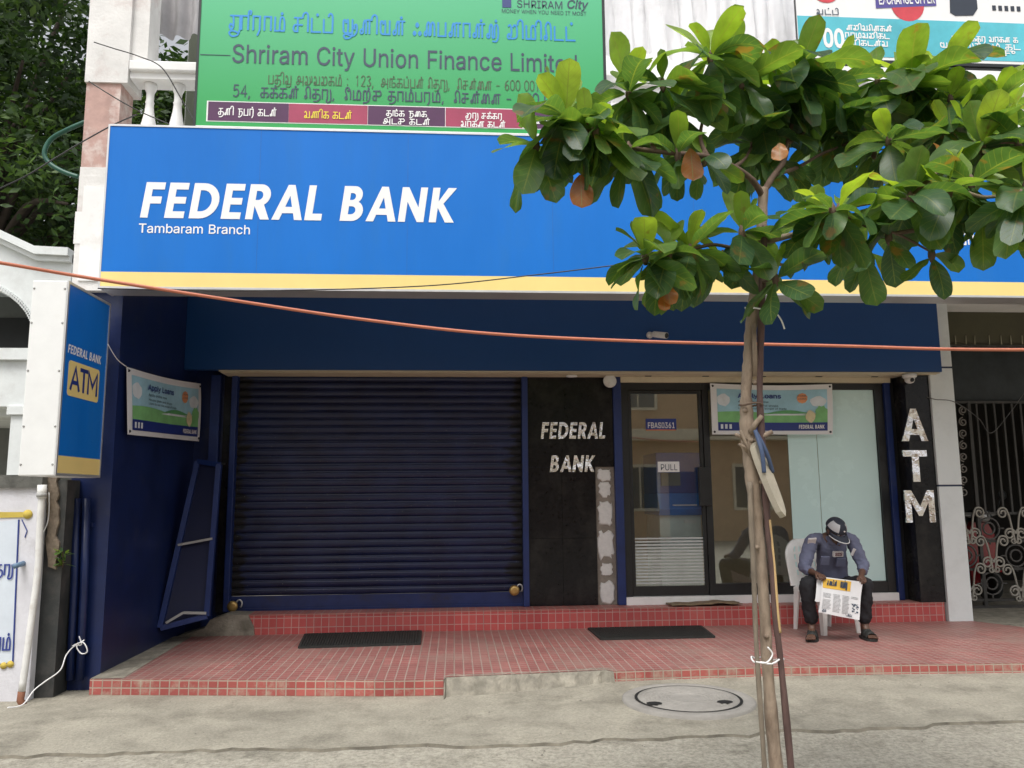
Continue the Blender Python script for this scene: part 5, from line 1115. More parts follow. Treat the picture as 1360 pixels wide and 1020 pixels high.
# ------------------------------------------------------------------ the two printed banners
M_banner = mat('banner_white', (.78, .79, .80), .5, var=.03)
M_sky = mat('banner_sky', (.36, .62, .74), .5, var=.18, scale=2.5)
M_cloudp = mat('banner_cloud', (.72, .78, .82), .5)
M_hill = mat('banner_green', (.22, .52, .20), .5, var=.15, scale=8)
M_hill2 = mat('banner_dark_green', (.12, .38, .15), .5, var=.15, scale=8)
M_orange = mat('banner_orange', (.78, .34, .16), .5)
M_cream = mat('banner_cream', (.70, .62, .38), .5, var=.15, scale=20)
def banner(label, corners, normal):
    """corners TL, TR, BR, BL; everything is laid on the sheet in its own u,v (0..1)"""
    TL, TR, BR, BL = [V(c) for c in corners]
    nd = V(normal).normalized()
    def W(u, v, h=0.0):
        top = TL.lerp(TR, u); bot = BL.lerp(BR, u)
        sag = 0.012*math.sin(math.pi*u*2.3)*math.sin(math.pi*v)
        return bot.lerp(top, v)+nd*(h+sag)-V((0, 0, 0.02*math.sin(math.pi*u)*v))
    t = thing('banner', (TL+TR+BR+BL)/4, label, 'banner', 'loan banners')
    def sheet(name, m, u0, u1, vlo, vhi, h, n=24, mm=4, parent=t):
        mb = MB(); vs = []
        for i in range(n+1):
            u = u0+(u1-u0)*i/n
            a = vlo(u) if callable(vlo) else vlo
            b = vhi(u) if callable(vhi) else vhi
            for j in range(mm+1): vs.append(W(u, a+(b-a)*j/mm, h))
        k = mm+1
        mb.add(vs, [(i*k+j, (i+1)*k+j, (i+1)*k+j+1, i*k+j+1) for i in range(n) for j in range(mm)], True)
        return mb.build(name, m, parent)
    sheet('sheet', M_banner, 0, 1, 0, 1, 0, 24, 10)
    sheet('printed_sky', M_sky, .05, .955, .42, .9, .003)
    sheet('printed_field', M_hill, .05, .955, .24, lambda u: .43+.03*math.sin(u*7), .005)
    sheet('printed_lake', M_cloudp, .40, .80, lambda u: .385+.0*u, lambda u: .385+.035*math.sin((u-.40)/.4*math.pi)**.7, .007)
    sheet('printed_hills', M_hill2, .46, .80, .42, lambda u: .43+.06*math.sin((u-.46)/.34*math.pi), .0075)
    sheet('printed_strip', M_navyprint, .05, .955, .075, .24, .006)
    def disc(name, m, cu, cv, ru, rv, h, n=18, f=lambda a: 1.0):
        mb = MB(); mb.add([W(cu+ru*math.cos(2*math.pi*k/n)*f(k), cv+rv*math.sin(2*math.pi*k/n)*f(k), h) for k in range(n)], [tuple(range(n))]); return mb.build(name, m, t)
    disc('printed_cloud', M_cloudp, .10, .68, .055, .13, .0065, 14, lambda k: .95+.07*math.sin(k*2.4))
    disc('printed_cloud', M_cloudp, .88, .66, .07, .11, .0065, 14, lambda k: .95+.07*math.sin(k*2.1+1))
    disc('printed_tree', M_hill, .905, .45, .055, .13, .010, 16, lambda k: .9+.14*math.sin(k*2.7))
    disc('offer_seal', M_orange, .75, .73, .045, .105, .009, 20, lambda k: 1.0 if k % 2 else .93)
    disc('printed_stack', M_cream, .815, .36, .042, .13, .011, 14, lambda k: .95+.08*math.sin(k*1.9))
    def row(name, fn, u0, v0, u1, hh, m, h, **k):
        a, b = W(u0, v0, h), W(u1, v0, h)
        return fn(name, k.pop('s'), a, b, hh, m, t, normal=tuple(nd), **k)
    Hh = (TL-BL).length
    row('lettering', latin, .215, .73, .575, Hh*.085, M_navyprint, .012, s='Apply Loans', bold=.04)
    row('lettering', latin, .215, .635, .47, Hh*.04, M_text_dk, .012, s='Apply online now', bold=.01)
    row('lettering', latin, .215, .50, .62, Hh*.035, M_text_dk, .012, s='Loans to suit the scope of trade', bold=.01)
    row('lettering', latin, .215, .56, .55, Hh*.035, M_text_dk, .012, s='Houses plots and shops', bold=.01)
    row('lettering', bank_letters, .715, .115, .93, Hh*.075, M_vinyl, .010, s='FEDERAL BANK')
    row('lettering', latin, .715, .76, .785, Hh*.03, M_text_dk, .013, s='HOME')
    row('lettering', latin, .715, .70, .785, Hh*.03, M_text_dk, .013, s='LOANS')
    mb = MB()
    for k in range(3): mb.add([W(.07+.035*k, .11, .009), W(.09+.035*k, .11, .009), W(.09+.035*k, .2, .009), W(.07+.035*k, .2, .009)], [(0, 1, 2, 3)])
    mb.build('small_logos', M_cloudp, t)
    mb = MB()
    for (u, v) in ((.02, .95), (.98, .95), (.02, .05), (.98, .05)): mb.lathe(W(u, v, .004), [(.012, .004), (.012, -.004)], 10, 'y')
    mb.build('eyelet', M_black, t)
    return t
YBn = 8.66
banner('flat loan banner with landscape print tied across the shop window beside the door', [A(943, 509, YBn), A(1105, 510, YBn), A(1106, 577, YBn), A(946, 577, YBn)], (0, -1, 0))
X2 = WX+.03
def AX(x, y, X): 
    d = ray(x, y); return V((0, 0, CAM_H))+d*(X/d.x)
c = [AX(168, 487, X2), AX(266, 512, X2), AX(265, 588, X2), AX(166, 577, X2)]
c = [V((X2+dx, min(8.7, p.y), p.z)) for p, dx in zip(c, (0, .05, .06, .02))]
banner('slanting loan banner with landscape print hung on the dark blue side wall', c, (1, -.05, 0))
TLb = c[0]
mb = MB(); e = AX(143, 457, WX+.02); mb.tube(spline([TLb, TLb.lerp(e, .5)-V((0, 0, .03)), e], 6), .004, 5)
tag(mb.build('banner_string', M_vinyl), 'pale string running from the side wall banner to the box sign', 'string')

# ------------------------------------------------------------------ leaning blue frame
lf = thing('metal_frame', A(240, 825, 8.2), 'blue metal frame stand leaning against the dark side wall left of the shutter', 'frame')
TL, TR, BR, BL = A(263, 613, 8.42), A(291, 617, 8.30), A(275, 818, 8.12), A(213, 834, 8.02)
mb = MB()
for a, b in ((TL, TR), (TR, BR), (BR, BL), (BL, TL)): mb.bar(a, b, .05, .05)
mb.build('front_frame', M_blueframe, lf)
off = V((-.06, .18, 0))
mb = MB()
for a, b in ((TL, TL.lerp(BL, .98)+off*1.3), (TR, BR+off*1.3), (BL+off*1.3, BR+off*1.3)): mb.bar(a+V((0, .03, 0)), b, .04, .04)
mb.build('back_leg', M_blueframe, lf)
mb = MB(); d = V((0, .012, 0)); mb.add([BL.lerp(TL, j/6).lerp(BR.lerp(TR, j/6), i/4)+d for j in range(7) for i in range(5)], [(j*5+i, j*5+i+1, j*5+i+6, j*5+i+5) for j in range(6) for i in range(4)], True); mb.build('panel', mat('navy_sheet', (.006, .010, .045), .7), lf)
mb = MB(); e = V((0, -.03, 0)); mb.bar(BL.lerp(TL, .48)+e, BR.lerp(TR, .50)+e, .022, .022); mb.bar(BL.lerp(TL, .03)+e+V((.05, 0, 0)), BL.lerp(BR, .5)+e+V((0, 0, .09)), .022, .022); mb.bar(BL.lerp(BR, .5)+e+V((0, 0, .09)), BR+e+V((0, 0, .03)), .022, .022)
mb.build('bare_brace', M_grey, lf)
mb = MB(); mb.bar(TL.lerp(TR, .55)+V((0, 0, .015)), TL.lerp(TR, .55)+V((.16, -.02, -.01)), .02, .02); mb.build('latch_rod', M_black, lf)

# ------------------------------------------------------------------ conduits, pipe, cords on the left
for (px, lab) in ((96, 'left of two navy painted conduits on the front of the wing wall'), (109, 'right of two navy painted conduits on the front of the wing wall, beside the corner')):
    a, b = A(px+6, 662, 6.74), A(px-3, 903, 6.74)
    mb = MB(); mb.tube([a, a.lerp(b, .5)+V((.006, 0, 0)), b], .03, 12)
    for t in (.15, .85): 
        q = a.lerp(b, t); mb.box((q.x-.045, 6.765, q.z-.015), (q.x+.045, 6.8, q.z+.015))
    tag(mb.build('conduit', M_dkblue), lab, 'pipe', 'conduits on the wing wall')
dp = thing('drain_pipe', A(28, 935, 6.4), 'white plastic drain pipe leaning down the painted wall to the pavement', 'pipe')
pp = [A(56, 650, 6.46), A(53, 700, 6.46), A(50, 760, 6.46), A(41, 830, 6.44), A(29, 918, 6.42)]
mb = MB(); mb.tube(spline(pp, 5), .025, 14); mb.build('pipe', M_pvc, dp)
mb = MB(); mb.tube([A(56, 644, 6.46), A(55.5, 662, 6.46)], .034, 14); mb.build('coupling', M_pvc, dp)
mb = MB(); mb.tube([A(55.5, 655, 6.46), A(55.3, 660, 6.46)], .037, 14); mb.build('clamp', M_grey, dp)
mb = MB(); mb.tube([A(29, 918, 6.42), A(27, 930, 6.42), A(31, 937, 6.40)], .026, 10); mb.build('rusty_end', mat('rust', (.22, .09, .05), .8), dp)
mb = MB()
mb.tube(spline([A(60, 626, 6.7), A(65, 655, 6.55), A(64, 690, 6.55), A(56, 713, 6.52), A(62, 728, 6.6), A(78, 742, 6.56)], 8), .0045, 6)
mb.tube(spline([A(57, 625, 6.7), A(54, 640, 6.6), A(52, 650, 6.5)], 6), .010, 6)
tag(mb.build('cord', M_vinyl), 'loose white cord dangling beside the drain pipe below the box sign', 'cord')
mb = MB()
mb.tube(spline([A(105, 845, 6.68), A(108, 856, 6.68), A(99, 858, 6.7), A(88, 870, 6.6), A(80, 890, 6.55), A(60, 905, 6.5), A(45, 917, 6.42), A(30, 936, 6.3), A(10, 940, 6.2)], 7), .005, 6)
mb.tube(spline([A(96, 858, 6.66), A(110, 853, 6.65), A(116, 865, 6.65), A(108, 868, 6.66), A(102, 858, 6.66), A(112, 850, 6.66)], 6), .005, 6)
tag(mb.build('tied_string', M_vinyl), 'white string knotted round the blue conduits and trailing to the pavement', 'string')
wd = thing('weed', A(84, 742, 6.56), 'small green weed growing out of the cracked wall beside the blue conduits', 'plant')

# ------------------------------------------------------------------ painted boundary wall on the left
YW = 6.5
bw = thing('boundary_wall', (-5.0, YW, 0), 'white boundary wall with painted scroll and blue Tamil writing at the left edge', 'wall')
xr_ = A(47, 800, YW).x
zt_ = A(25, 648, YW).z
M_bwall = mat('limewash', (.66, .66, .70), .85, var=.1, scale=4, dirt=(.30, .28, .26), dscale=1.6, damt=.6, dlo=.54, bump=.3)
mb = MB(); mb.box((-9, YW, -.06), (xr_, YW+.22, zt_)); mb.build('wall', M_bwall, bw)
mb = MB(); mb.box((-9, YW-.03, zt_), (xr_+.0, YW+.25, zt_+.10)); mb.build('coping', mat('mossy_coping', (.10, .10, .09), .9, var=.35, scale=9, bump=.5), bw)
wpt = lambda x, y: A(x, y, YW-.004)
def strip2(name, pts, m, parent=bw, y=YW):
    mb = MB(); mb.prism([(p.x, p.z) for p in pts], 'y', y-.004, y-.001); return mb.build(name, m, parent)
strip2('painted_sheet', [wpt(-60, 700), wpt(25, 690), wpt(17, 880), wpt(-60, 890)], mat('pale_blue_paint', (.62, .68, .75), .8, var=.06))
mb = MB(); mb.bar(wpt(25, 690), wpt(17, 880), .010, .006); mb.bar(wpt(17, 880), wpt(-60, 890), .010, .006); mb.bar(wpt(29, 690), wpt(36, 705), .006, .006); mb.bar(wpt(36, 705), wpt(33, 714), .006, .006); mb.build('painted_outline', M_navyprint, bw)
M_ochre = mat('ochre_paint', (.55, .42, .08), .8)
strip2('painted_rod', [wpt(-60, 680), wpt(34, 680), wpt(34, 687), wpt(-60, 689)], M_ochre, y=YW-.004)
mb = MB(); c = wpt(37, 683); mb.lathe((c.x, YW-.008, c.z), [(.035, .004), (.035, -.002)], 18, 'y'); c = wpt(5, 884); mb.lathe((c.x, YW-.008, c.z), [(.025, .004), (.025, -.002)], 14, 'y'); c = wpt(14, 882); mb.lathe((c.x, YW-.008, c.z), [(.025, .004), (.025, -.002)], 14, 'y'); mb.build('painted_knob', M_ochre, bw)
M_inkblue = mat('blue_wall_ink', (.03, .05, .25), .8)
a, b = wpt(-34, 764), wpt(19, 758); b.z = a.z; tamil('lettering', 'a na. tha ru', a, b, .075, .012, M_inkblue, bw, off=.006)
a, b = wpt(-40, 864), wpt(16, 860); b.z = a.z; tamil('lettering', 'tha aa ra aa ma.', a, b, .09, .012, M_inkblue, bw, off=.006)
mb = MB(); c = wpt(34, 750); mb.tube([(c.x-.02, YW-.12, c.z), (c.x-.02, YW+.01, c.z+.01)], .02, 12); mb.build('weep_pipe', mat('blue_pipe', (.12, .2, .3), .5), bw)

# ------------------------------------------------------------------ manhole and mats
mc = thing('manhole_cover', (1.66, 5.83, 0), 'round concrete manhole cover with two lifting holes set in the pavement', 'manhole cover')
zc = GZ(1.66, 5.83)+.004
mb = MB(); mb.lathe((1.66, 5.83, zc), [(.47, -.06), (.466, .004), (.452, .010), (.385, .011), (.376, .004), (.376, -.06)], 48, cap=False); mb.build('ring', mat('cover_concrete', (.29, .275, .25), .85, var=.14, scale=8, bump=.5, dirt=(.2, .19, .17), damt=.5), mc)
prof = [(.0, .010), (.12, .010)]
for i in range(6):
    r0 = .13+.035*i; prof += [(r0, .010), (r0+.005, .017), (r0+.018, .017), (r0+.024, .010)]
prof += [(.352, .014), (.356, .008), (.356, -.06)]
mb = MB(); mb.lathe((1.66, 5.83, zc), prof[1:], 48); mb.build('lid', MATS['cover_concrete'], mc)
mb = MB(); mb.lathe((1.66, 5.83, zc), [(.377, .0105), (.3562, .0095)], 48, cap=False); mb.build('joint', mat('hole_black', (.008, .008, .008), .9), mc)
for (px, py) in ((869, 934), (963, 932)):
    p = G(px, py, zc+.018)
    mb = MB(); mb.add([(p.x+.055*math.cos(R(t)), p.y+.045*math.sin(R(t)), zc+.0190) for t in range(0, 360, 20)], [tuple(range(18))]); mb.build('lifting_hole', mat('hole_black', (.008, .008, .008), .9), mc)
# small loose stones and grit on the concrete
mb = MB(); rg2 = random.Random(8)
for k in range(900):
    x = rg2.uniform(-4, 6); y = rg2.uniform(3.4, 6.4) if rg2.random() < .6 else rg2.uniform(4.9, 5.3)
    r_ = rg2.choice((.003, .004, .005, .007, .010))*rg2.uniform(.7, 1.2)
    z = ground_z(x, y)+(0 if y > 5.18 else -.015)
    q = [V((x+r_*rg2.uniform(.6, 1.2)*math.cos(a), y+r_*rg2.uniform(.6, 1.2)*math.sin(a), z-.001)) for a in (0, 1.26, 2.5, 3.8, 5.0)]
    mb.add(q+[V((x+r_*.2, y, z+r_*rg2.uniform(.5, .9)))], [(0, 1, 5), (1, 2, 5), (2, 3, 5), (3, 4, 5), (4, 0, 5)])
tag(mb.build('gravel', mat('grit', (.26, .24, .20), .95, var=.5, scale=3)), 'loose grit and small stones scattered over the concrete', 'gravel', kind='stuff')
def ribbed_mat(label, quad, group):
    a, b, c, d = [V(q) for q in quad]     # back left, back right, front right, front left
    t = thing('door_mat', (a+b+c+d)/4, label, 'mat', group)
    mb = MB(); n = 46
    vs = []
    for i in range(n*4+1):
        u = i/(n*4)
        h = .009+(.010 if i % 4 in (1, 2) else 0)
        p, q = d.lerp(c, u), a.lerp(b, u)
        for (w, hh) in ((0, .0), (0.0, h), (.25, h), (.5, h), (.75, h), (1, h), (1, 0)):
            pt = p.lerp(q, w); vs.append((pt.x, pt.y, PZ+.001+hh))
    mb.add(vs, [(i*7+k, (i+1)*7+k, (i+1)*7+k+1, i*7+k+1) for i in range(n*4) for k in range(6)])
    mb.build('ribbed_rubber', M_rubber, t)
    mb = MB()
    for p, q in ((a, b), (b, c), (c, d), (d, a)): mb.bar(V((p.x, p.y, PZ+.010)), V((q.x, q.y, PZ+.010)), .02, .018)
    mb.build('border', M_rubber, t)
ribbed_mat('black ribbed rubber mat on the tiles in front of the navy shutter', [(-1.49, 8.40, PZ), (-.34, 8.46, PZ), (-.32, 7.76, PZ), (-1.42, 7.70, PZ)], 'rubber door mats')
ribbed_mat('black ribbed rubber mat on the tiles below the granite panel and glass door', [(1.38, 8.42, PZ), (2.56, 8.42, PZ), (2.50, 7.80, PZ), (1.40, 7.80, PZ)], 'rubber door mats')
mb = MB(); vs = []
for i in range(17):
    for j in range(7):
        x = 2.28+.76*i/16+.02*math.sin(j*2); y = 8.50+.20*j/6
        vs.append((x, y, .324+.012*abs(math.sin(i*.7+j))+.016*math.exp(-((i-11)/3)**2)))
mb.add(vs, [(i*7+j, (i+1)*7+j, (i+1)*7+j+1, i*7+j+1) for i in range(16) for j in range(6)], True)
o = mb.build('jute_sack', mat('jute', (.22, .16, .10), .95, var=.25, scale=30, bump=.6)); sm = o.modifiers.new('solid', 'SOLIDIFY'); sm.thickness = .01
tag(o, 'flattened brown jute sack lying on the step below the glass door', 'sack')

# ------------------------------------------------------------------ small fittings
cc = thing('bullet_camera', A(866, 447, 8.38), 'white bullet security camera mounted on the blue fascia', 'camera')
p = A(863, 445, 8.36)
mb = MB(); mb.lathe((p.x, 8.34, p.z), [(.035, .04), (.038, .02), (.03, -.01), (.012, -.02)], 14, 'y'); mb.build('mount', M_pvc, cc)
mb = MB(); a = V((p.x+.02, 8.31, p.z+.0)); b = V((p.x+.13, 8.16, p.z-.045)); mb.tube([a, a.lerp(b, .1), b], [.026, .034, .034], 14); mb.build('body', M_pvc, cc)
mb = MB(); mb.tube([b, b+(b-a)*.04], [.03, .024], 14); mb.build('lens', M_black, cc)
dc = thing('dome_camera', A(1208, 503, 8.6), 'small white dome camera under the soffit above the letters ATM', 'camera')
p = A(1208, 503, 8.44)
mb = MB(); mb.lathe((p.x, p.y, 2.794), [(.075, 0), (.075, -.03), (.06, -.045)], 20); mb.build('base', M_pvc, dc)
mb = MB(); mb.lathe((p.x, p.y, 2.75), [(.055, 0), (.052, -.03), (.035, -.052), (.01, -.06)], 18); mb.build('dome', M_pvc, dc)
mb = MB(); mb.lathe((p.x, p.y-.045, 2.725), [(.022, .01), (.022, -.012), (.012, -.014)], 14, 'y'); mb.build('lens', M_black, dc)
al = thing('alarm_sounder', A(810, 506, 8.6), 'round grey alarm sounder hung below the soffit beside the door head', 'alarm')
p = A(810, 506, 8.62)
mb = MB(); mb.lathe((p.x, 8.62, p.z), [(.03, .05), (.06, .03), (.075, 0), (.068, -.015), (.045, -.008), (.02, -.018)], 24, 'y'); mb.build('horn', M_pvc, al)
mb = MB(); mb.tube([(p.x, 8.65, p.z+.02), (p.x+.02, 8.66, 2.80)], .012, 8); mb.build('stem', M_black, al)

# automatic teller machine inside
at = thing('atm_machine', A(905, 720, 9.1), 'blue and grey cash machine standing behind the glass door', 'cash machine')
xa, xb = A(874, 700, 9.02).x, A(934, 700, 9.02).x
zz = lambda y: A(905, y, 9.02).z
M_atmblue = mat('machine_blue', (.04, .22, .70), .35); M_atmgrey = mat('machine_grey', (.80, .88, .88), .4)
mb = MB(); mb.box((xa+.02, 9.02, .36), (xb-.02, 9.65, zz(684)), .01); mb.build('cabinet', M_atmgrey, at)
mb = MB(); mb.prism([(8.95, zz(684)), (8.91, zz(676)), (8.99, zz(655)), (9.65, zz(655)), (9.65, zz(684))], 'x', xa, xb); mb.build('keypad_shelf', M_atmblue, at)
mb = MB(); mb.box((xa, 9.02, zz(655)), (xb, 9.65, zz(601)), .01); mb.build('head', mat('machine_navy', (.025, .09, .40), .35), at)
mb = MB(); mb.box((xa+.05, 9.0, zz(645)), (xb-.25, 9.022, zz(628))); mb.build('screen', mat('screen_grey', (.2, .24, .26), .2), at)
mb = MB(); mb.box((xa+.15, 8.90, zz(671.5)), (xb-.1, 8.94, zz(670))); mb.box((xa+.3, 9.0, zz(695)), (xb-.08, 9.022, zz(690))); mb.build('card_slot', M_vinyl, at)

# ------------------------------------------------------------------ cables
def cable(name, pts, r, m, lab, cat='cable', n=10):
    mb = MB(); mb.tube(spline(pts, n), r, 8)
    return tag(mb.build(name, m), lab, cat)
cable('overhead_cable', [A(-60, 341, 4.4), A(0, 349, 4.5), A(130, 371, 4.7), A(330, 402, 4.9), A(480, 424, 5.0), A(650, 443, 5.05), A(860, 453.5, 5.05), A(1100, 459, 4.9), A(1250, 463.5, 4.75), A(1380, 464.5, 4.6), A(1500, 463, 4.5)], .0105,
      mat('orange_sheath', (.50, .16, .09), .45, var=.1), 'orange overhead cable sagging across the front of the bank')
M_wire = mat('black_wire', (.02, .02, .02), .5)
cable('thin_wire', [A(130, 383, 6.3), A(330, 386, 6.3), A(560, 380, 6.3), A(720, 364, 6.2), A(860, 347, 6.0), A(1010, 330, 5.6)], .005, M_wire, 'thin black wire rising across the yellow stripe of the blue sign')
cable('thin_wire', [A(-40, 268, 6.4), A(30, 236, 6.4), A(70, 212, 6.45), A(110, 188, 6.5), A(150, 166, 6.6), A(182, 152, 6.7)], .006, M_wire, 'thin dark wire in front of the trees at the left of the corner pier')
cable('thin_wire', [A(118, 108, 6.66), A(140, 122, 6.64), A(165, 137, 6.62), A(190, 150, 6.62), A(225, 165, 6.6)], .005, M_wire, 'black wire drooping across the faded pink pier face')
cable('thin_wire', [A(125, 56, 6.66), A(150, 64, 6.64), A(185, 75, 6.62), A(215, 90, 6.6), A(240, 130, 6.62), A(258, 160, 6.6)], .005, M_wire, 'black wire sagging over the white balusters')
cable('garden_hose', [A(113, 162, 6.8), A(90, 172, 6.8), A(68, 185, 6.85), A(59, 203, 6.85), A(66, 217, 6.85), A(84, 228, 6.85), A(104, 235, 6.85)], .020, mat('green_hose', (.015, .09, .06), .4), 'dark green hose looping out from the side of the corner pier', 'hose')
cable('loop_wire', [A(172, 390, 8.2), A(205, 400, 8.2), A(224, 425, 8.2), A(222, 455, 8.2), A(205, 474, 8.2), A(185, 472, 8.2), A(168, 450, 8.2), A(160, 425, 8.2)], .005, mat('grey_wire', (.12, .12, .12), .6), 'grey wire hanging in a loop above the side wall banner', 'wire')
cable('column_wire', [A(1196, 505, 8.66), A(1215, 520, 8.6), A(1240, 530, 8.46), A(1268, 534, 8.45), A(1300, 556, 9.3), A(1316, 575, 9.35), A(1340, 550, 9.35), A(1365, 515, 9.35)], .005, MATS['grey_wire'], 'grey wire crossing the white column from the dome camera to the gate', 'wire')

# ------------------------------------------------------------------ gate and scooter on the right
YGt = 9.4
gt = thing('iron_gate', (6.6, YGt, .1), 'black iron gate with pale scrolls between the white column and the frame edge', 'gate')
M_iron = mat('dark_iron', (.05, .047, .044), .6, var=.3); M_scroll = mat('pale_scroll', (.40, .375, .33), .6, var=.15)
gx0, gx1 = 5.60, 8.4
gp = lambda x, y: A(x, y, YGt)
zr = [gp(1310, y).z for y in (534, 682, 719, 756, 797, 806)]
mb = MB()
for z in zr: mb.box((gx0, YGt, z-.015), (gx1, YGt+.03, z+.015))
mb.box((gx0, YGt, .13), (gx0+.04, YGt+.04, zr[0]+.03)); mb.box((gx1-.04, YGt, .13), (gx1, YGt+.04, zr[0]+.03))
xpost = gp(1294, 620).x; mb.box((xpost-.02, YGt-.005, .13), (xpost+.02, YGt+.035, zr[0]))
mb.build('gate_frame', M_iron, gt)
x = xpost+.1
while x < gx1:
    mb = MB(); mb.box((x-.012, YGt+.004, zr[1]+.0155), (x+.012, YGt+.026, zr[0]-.0155)); mb.build('gate_bar', M_iron, gt); x += .115
def spiral(cx, cz, r, a0, turns, sgn):
    out = []
    n = int(26*turns)
    for i in range(n+1):
        t = i/n; a = R(a0)+sgn*t*turns*2*math.pi; rr_ = r*(1-.72*t)
        out.append((cx+rr_*math.cos(a), YGt-.012, cz+rr_*math.sin(a)))
    return out
def butterfly(cx, cz, s):
    mb = MB()
    for sg_ in (-1, 1):
        top = spiral(cx+sg_*.115*s, cz+.135*s, .052*s, 90 if sg_ > 0 else 90, 1.3, -sg_)
        stem = spline([(cx+sg_*.012*s, YGt-.012, cz-.13*s), (cx+sg_*.03*s, YGt-.012, cz-.02*s), (cx+sg_*.05*s, YGt-.012, cz+.10*s), (cx+sg_*.08*s, YGt-.012, cz+.175*s), top[0]], 5)
        mb.tube(stem+top[1:], .009*s, 6)
        low = spiral(cx+sg_*.06*s, cz-.065*s, .058*s, 180 if sg_ > 0 else 0, 1.5, -sg_)
        mb.tube(low, .009*s, 6)
        mb.tube(spiral(cx+sg_*.028*s, cz-.13*s, .03*s, 180 if sg_ > 0 else 0, 1.2, sg_), .008*s, 6)
    return mb.build('scroll', M_scroll, gt)
for (px, py) in ((1347, 700), (1318, 738), (1354, 776), (1288, 775), (1286, 700)):
    c = gp(px, py); butterfly(c.x, c.z, 1.25)
for (px, py) in ((1314, 702), (1350, 738), (1318, 775), (1284, 738)):
    mb = MB(); c = gp(px, py)
    for r_ in (.07, .13): mb.tube([(c.x+r_*math.cos(R(t)), YGt+.01, c.z+r_*math.sin(R(t))) for t in range(0, 361, 15)], .011, 6)
    for a in range(0, 360, 90): mb.tube([(c.x+.13*math.cos(R(a)), YGt+.01, c.z+.13*math.sin(R(a))), (c.x+.19*math.cos(R(a)), YGt+.01, c.z+.19*math.sin(R(a)))], .010, 6)
    mb.build('ring_ornament', mat('grey_iron', (.10, .095, .09), .6), gt)
for i in range(8):
    c = gp(1281+i*.2, 545+i*15.5); sgn = 1 if i % 2 else -1
    mb = MB(); mb.tube(spiral(c.x-.03, c.z, .055, 90*sgn, 1.5, sgn), .008, 6); mb.build('side_scroll', mat('dim_scroll', (.24, .22, .2), .6), gt)

sc_ = thing('motor_scooter', (6.35, 10.2, .12), 'red motor scooter with dark handlebar parked behind the iron gate', 'scooter')
M_red = mat('red_enamel', (.30, .012, .02), .3, coat=.5)
sx, sy = A(1306, 750, 10.0).x, 10.0
sp_ = lambda x, y: A(x, y, 10.0)
mb = MB(); a = sp_(1300, 700); 
mb.prism([(sx-.17, .32), (sx+.14, .32), (sx+.19, .62), (sx+.17, .95), (sx+.08, 1.12), (sx-.1, 1.12), (sx-.19, .95), (sx-.2, .62)], 'y', 9.98, 10.06); mb.build('leg_shield', M_red, sc_)
mb = MB(); mb.prism([(10.06, .38), (10.75, .40), (10.95, .62), (11.45, .80), (11.5, .62), (11.2, .36), (10.8, .28), (10.06, .28)], 'x', sx-.14, sx+.14); mb.build('body', M_red, sc_)
mb = MB(); mb.box((sx-.13, 10.85, .80), (sx+.13, 11.5, .90), .03); mb.build('seat', M_black, sc_)
mb = MB(); mb.box((sx-.12, 9.9, 1.10), (sx+.12, 10.1, 1.26), .04); hd = mb.build('headset', M_black, sc_)
mb = MB(); mb.lathe((sx, 9.88, 1.18), [(.075, .03), (.07, 0), (.03, -.02)], 20, 'y'); mb.build('headlight', M_alu, hd)
for sg_ in (-1, 1):
    mb = MB(); mb.tube(spline([(sx+sg_*.1, 10.0, 1.18), (sx+sg_*.25, 10.02, 1.22), (sx+sg_*.42, 10.06, 1.25)], 5), .024, 10); mb.build('handlebar', M_grey, sc_)
    mb = MB(); mb.tube([(sx+sg_*.24, 10.0, 1.24), (sx+sg_*.30, 9.98, 1.42)], .008, 6); mb.lathe((sx+sg_*.32, 9.97, 1.45), [(.055, .012), (.06, 0), (.05, -.012)], 16, 'y'); mb.build('mirror', M_black, sc_)
for y in (9.92, 11.15):
    mb = MB(); mb.lathe((sx, y, .34), [(.13, -.045), (.2, -.05), (.215, -.02), (.215, .02), (.2, .05), (.13, .045)], 24, 'x'); w_ = mb.build('wheel', M_rubber, sc_)
    mb = MB(); mb.lathe((sx, y, .34), [(.03, -.05), (.13, -.03), (.13, .03), (.03, .05)], 20, 'x'); mb.build('rim', M_alu, w_)
mb = MB(); mb.prism([(9.72, .5), (9.78, .56), (9.92, .60), (10.06, .56), (10.1, .48), (10.05, .50), (9.92, .545), (9.78, .52)], 'x', sx-.07, sx+.07); mb.build('mudguard', M_red, sc_)

# ------------------------------------------------------------------ neighbour house on the left
YN = 11.0
nh = thing('white_house', (-7, YN, 0), 'white neighbouring house with stepped cornice and arched balcony at the left edge', 'house')
np_ = lambda x, y: A(x, y, YN)
M_nh = mat('neighbour_white', (.72, .75, .74), .75, var=.05, dirt=(.5, .5, .48), damt=.4)
xr2 = np_(92, 400).x
zc_ = np_(30, 462).z; zd_ = np_(30, 540).z
# gable wall with arched opening
mb = MB()
top = [(-9.5, 6.3), (-6.25, np_(0, 310).z), (np_(52, 336).x, np_(52, 336).z), (xr2, np_(80, 338).z)]
ac = np_(-60, 470); arch_pts = [(ac.x+(np_(46, 470).x-ac.x)*math.cos(R(t)), zc_+.05+(np_(0, 390).z-zc_)*1.12*math.sin(R(t))) for t in range(0, 91, 10)]
poly_ = [(-9.5, zc_+.05)]+[(-9.5, zc_+.05)]
outer = top+[(xr2, zc_)]+[(arch_pts[0][0], zc_)]+arch_pts+[(-9.5, arch_pts[-1][1])]
mb.prism(outer, 'y', YN, YN+.3); mb.build('arched_wall', M_nh, nh)
mb = MB()
def along(pts, dy, dz0, dz1, y0):
    for (a, b) in zip(pts, pts[1:]):
        mb.prism([(a[0], a[1]+dz0), (b[0], b[1]+dz0), (b[0], b[1]+dz1), (a[0], a[1]+dz1)], 'y', y0, y0+dy)
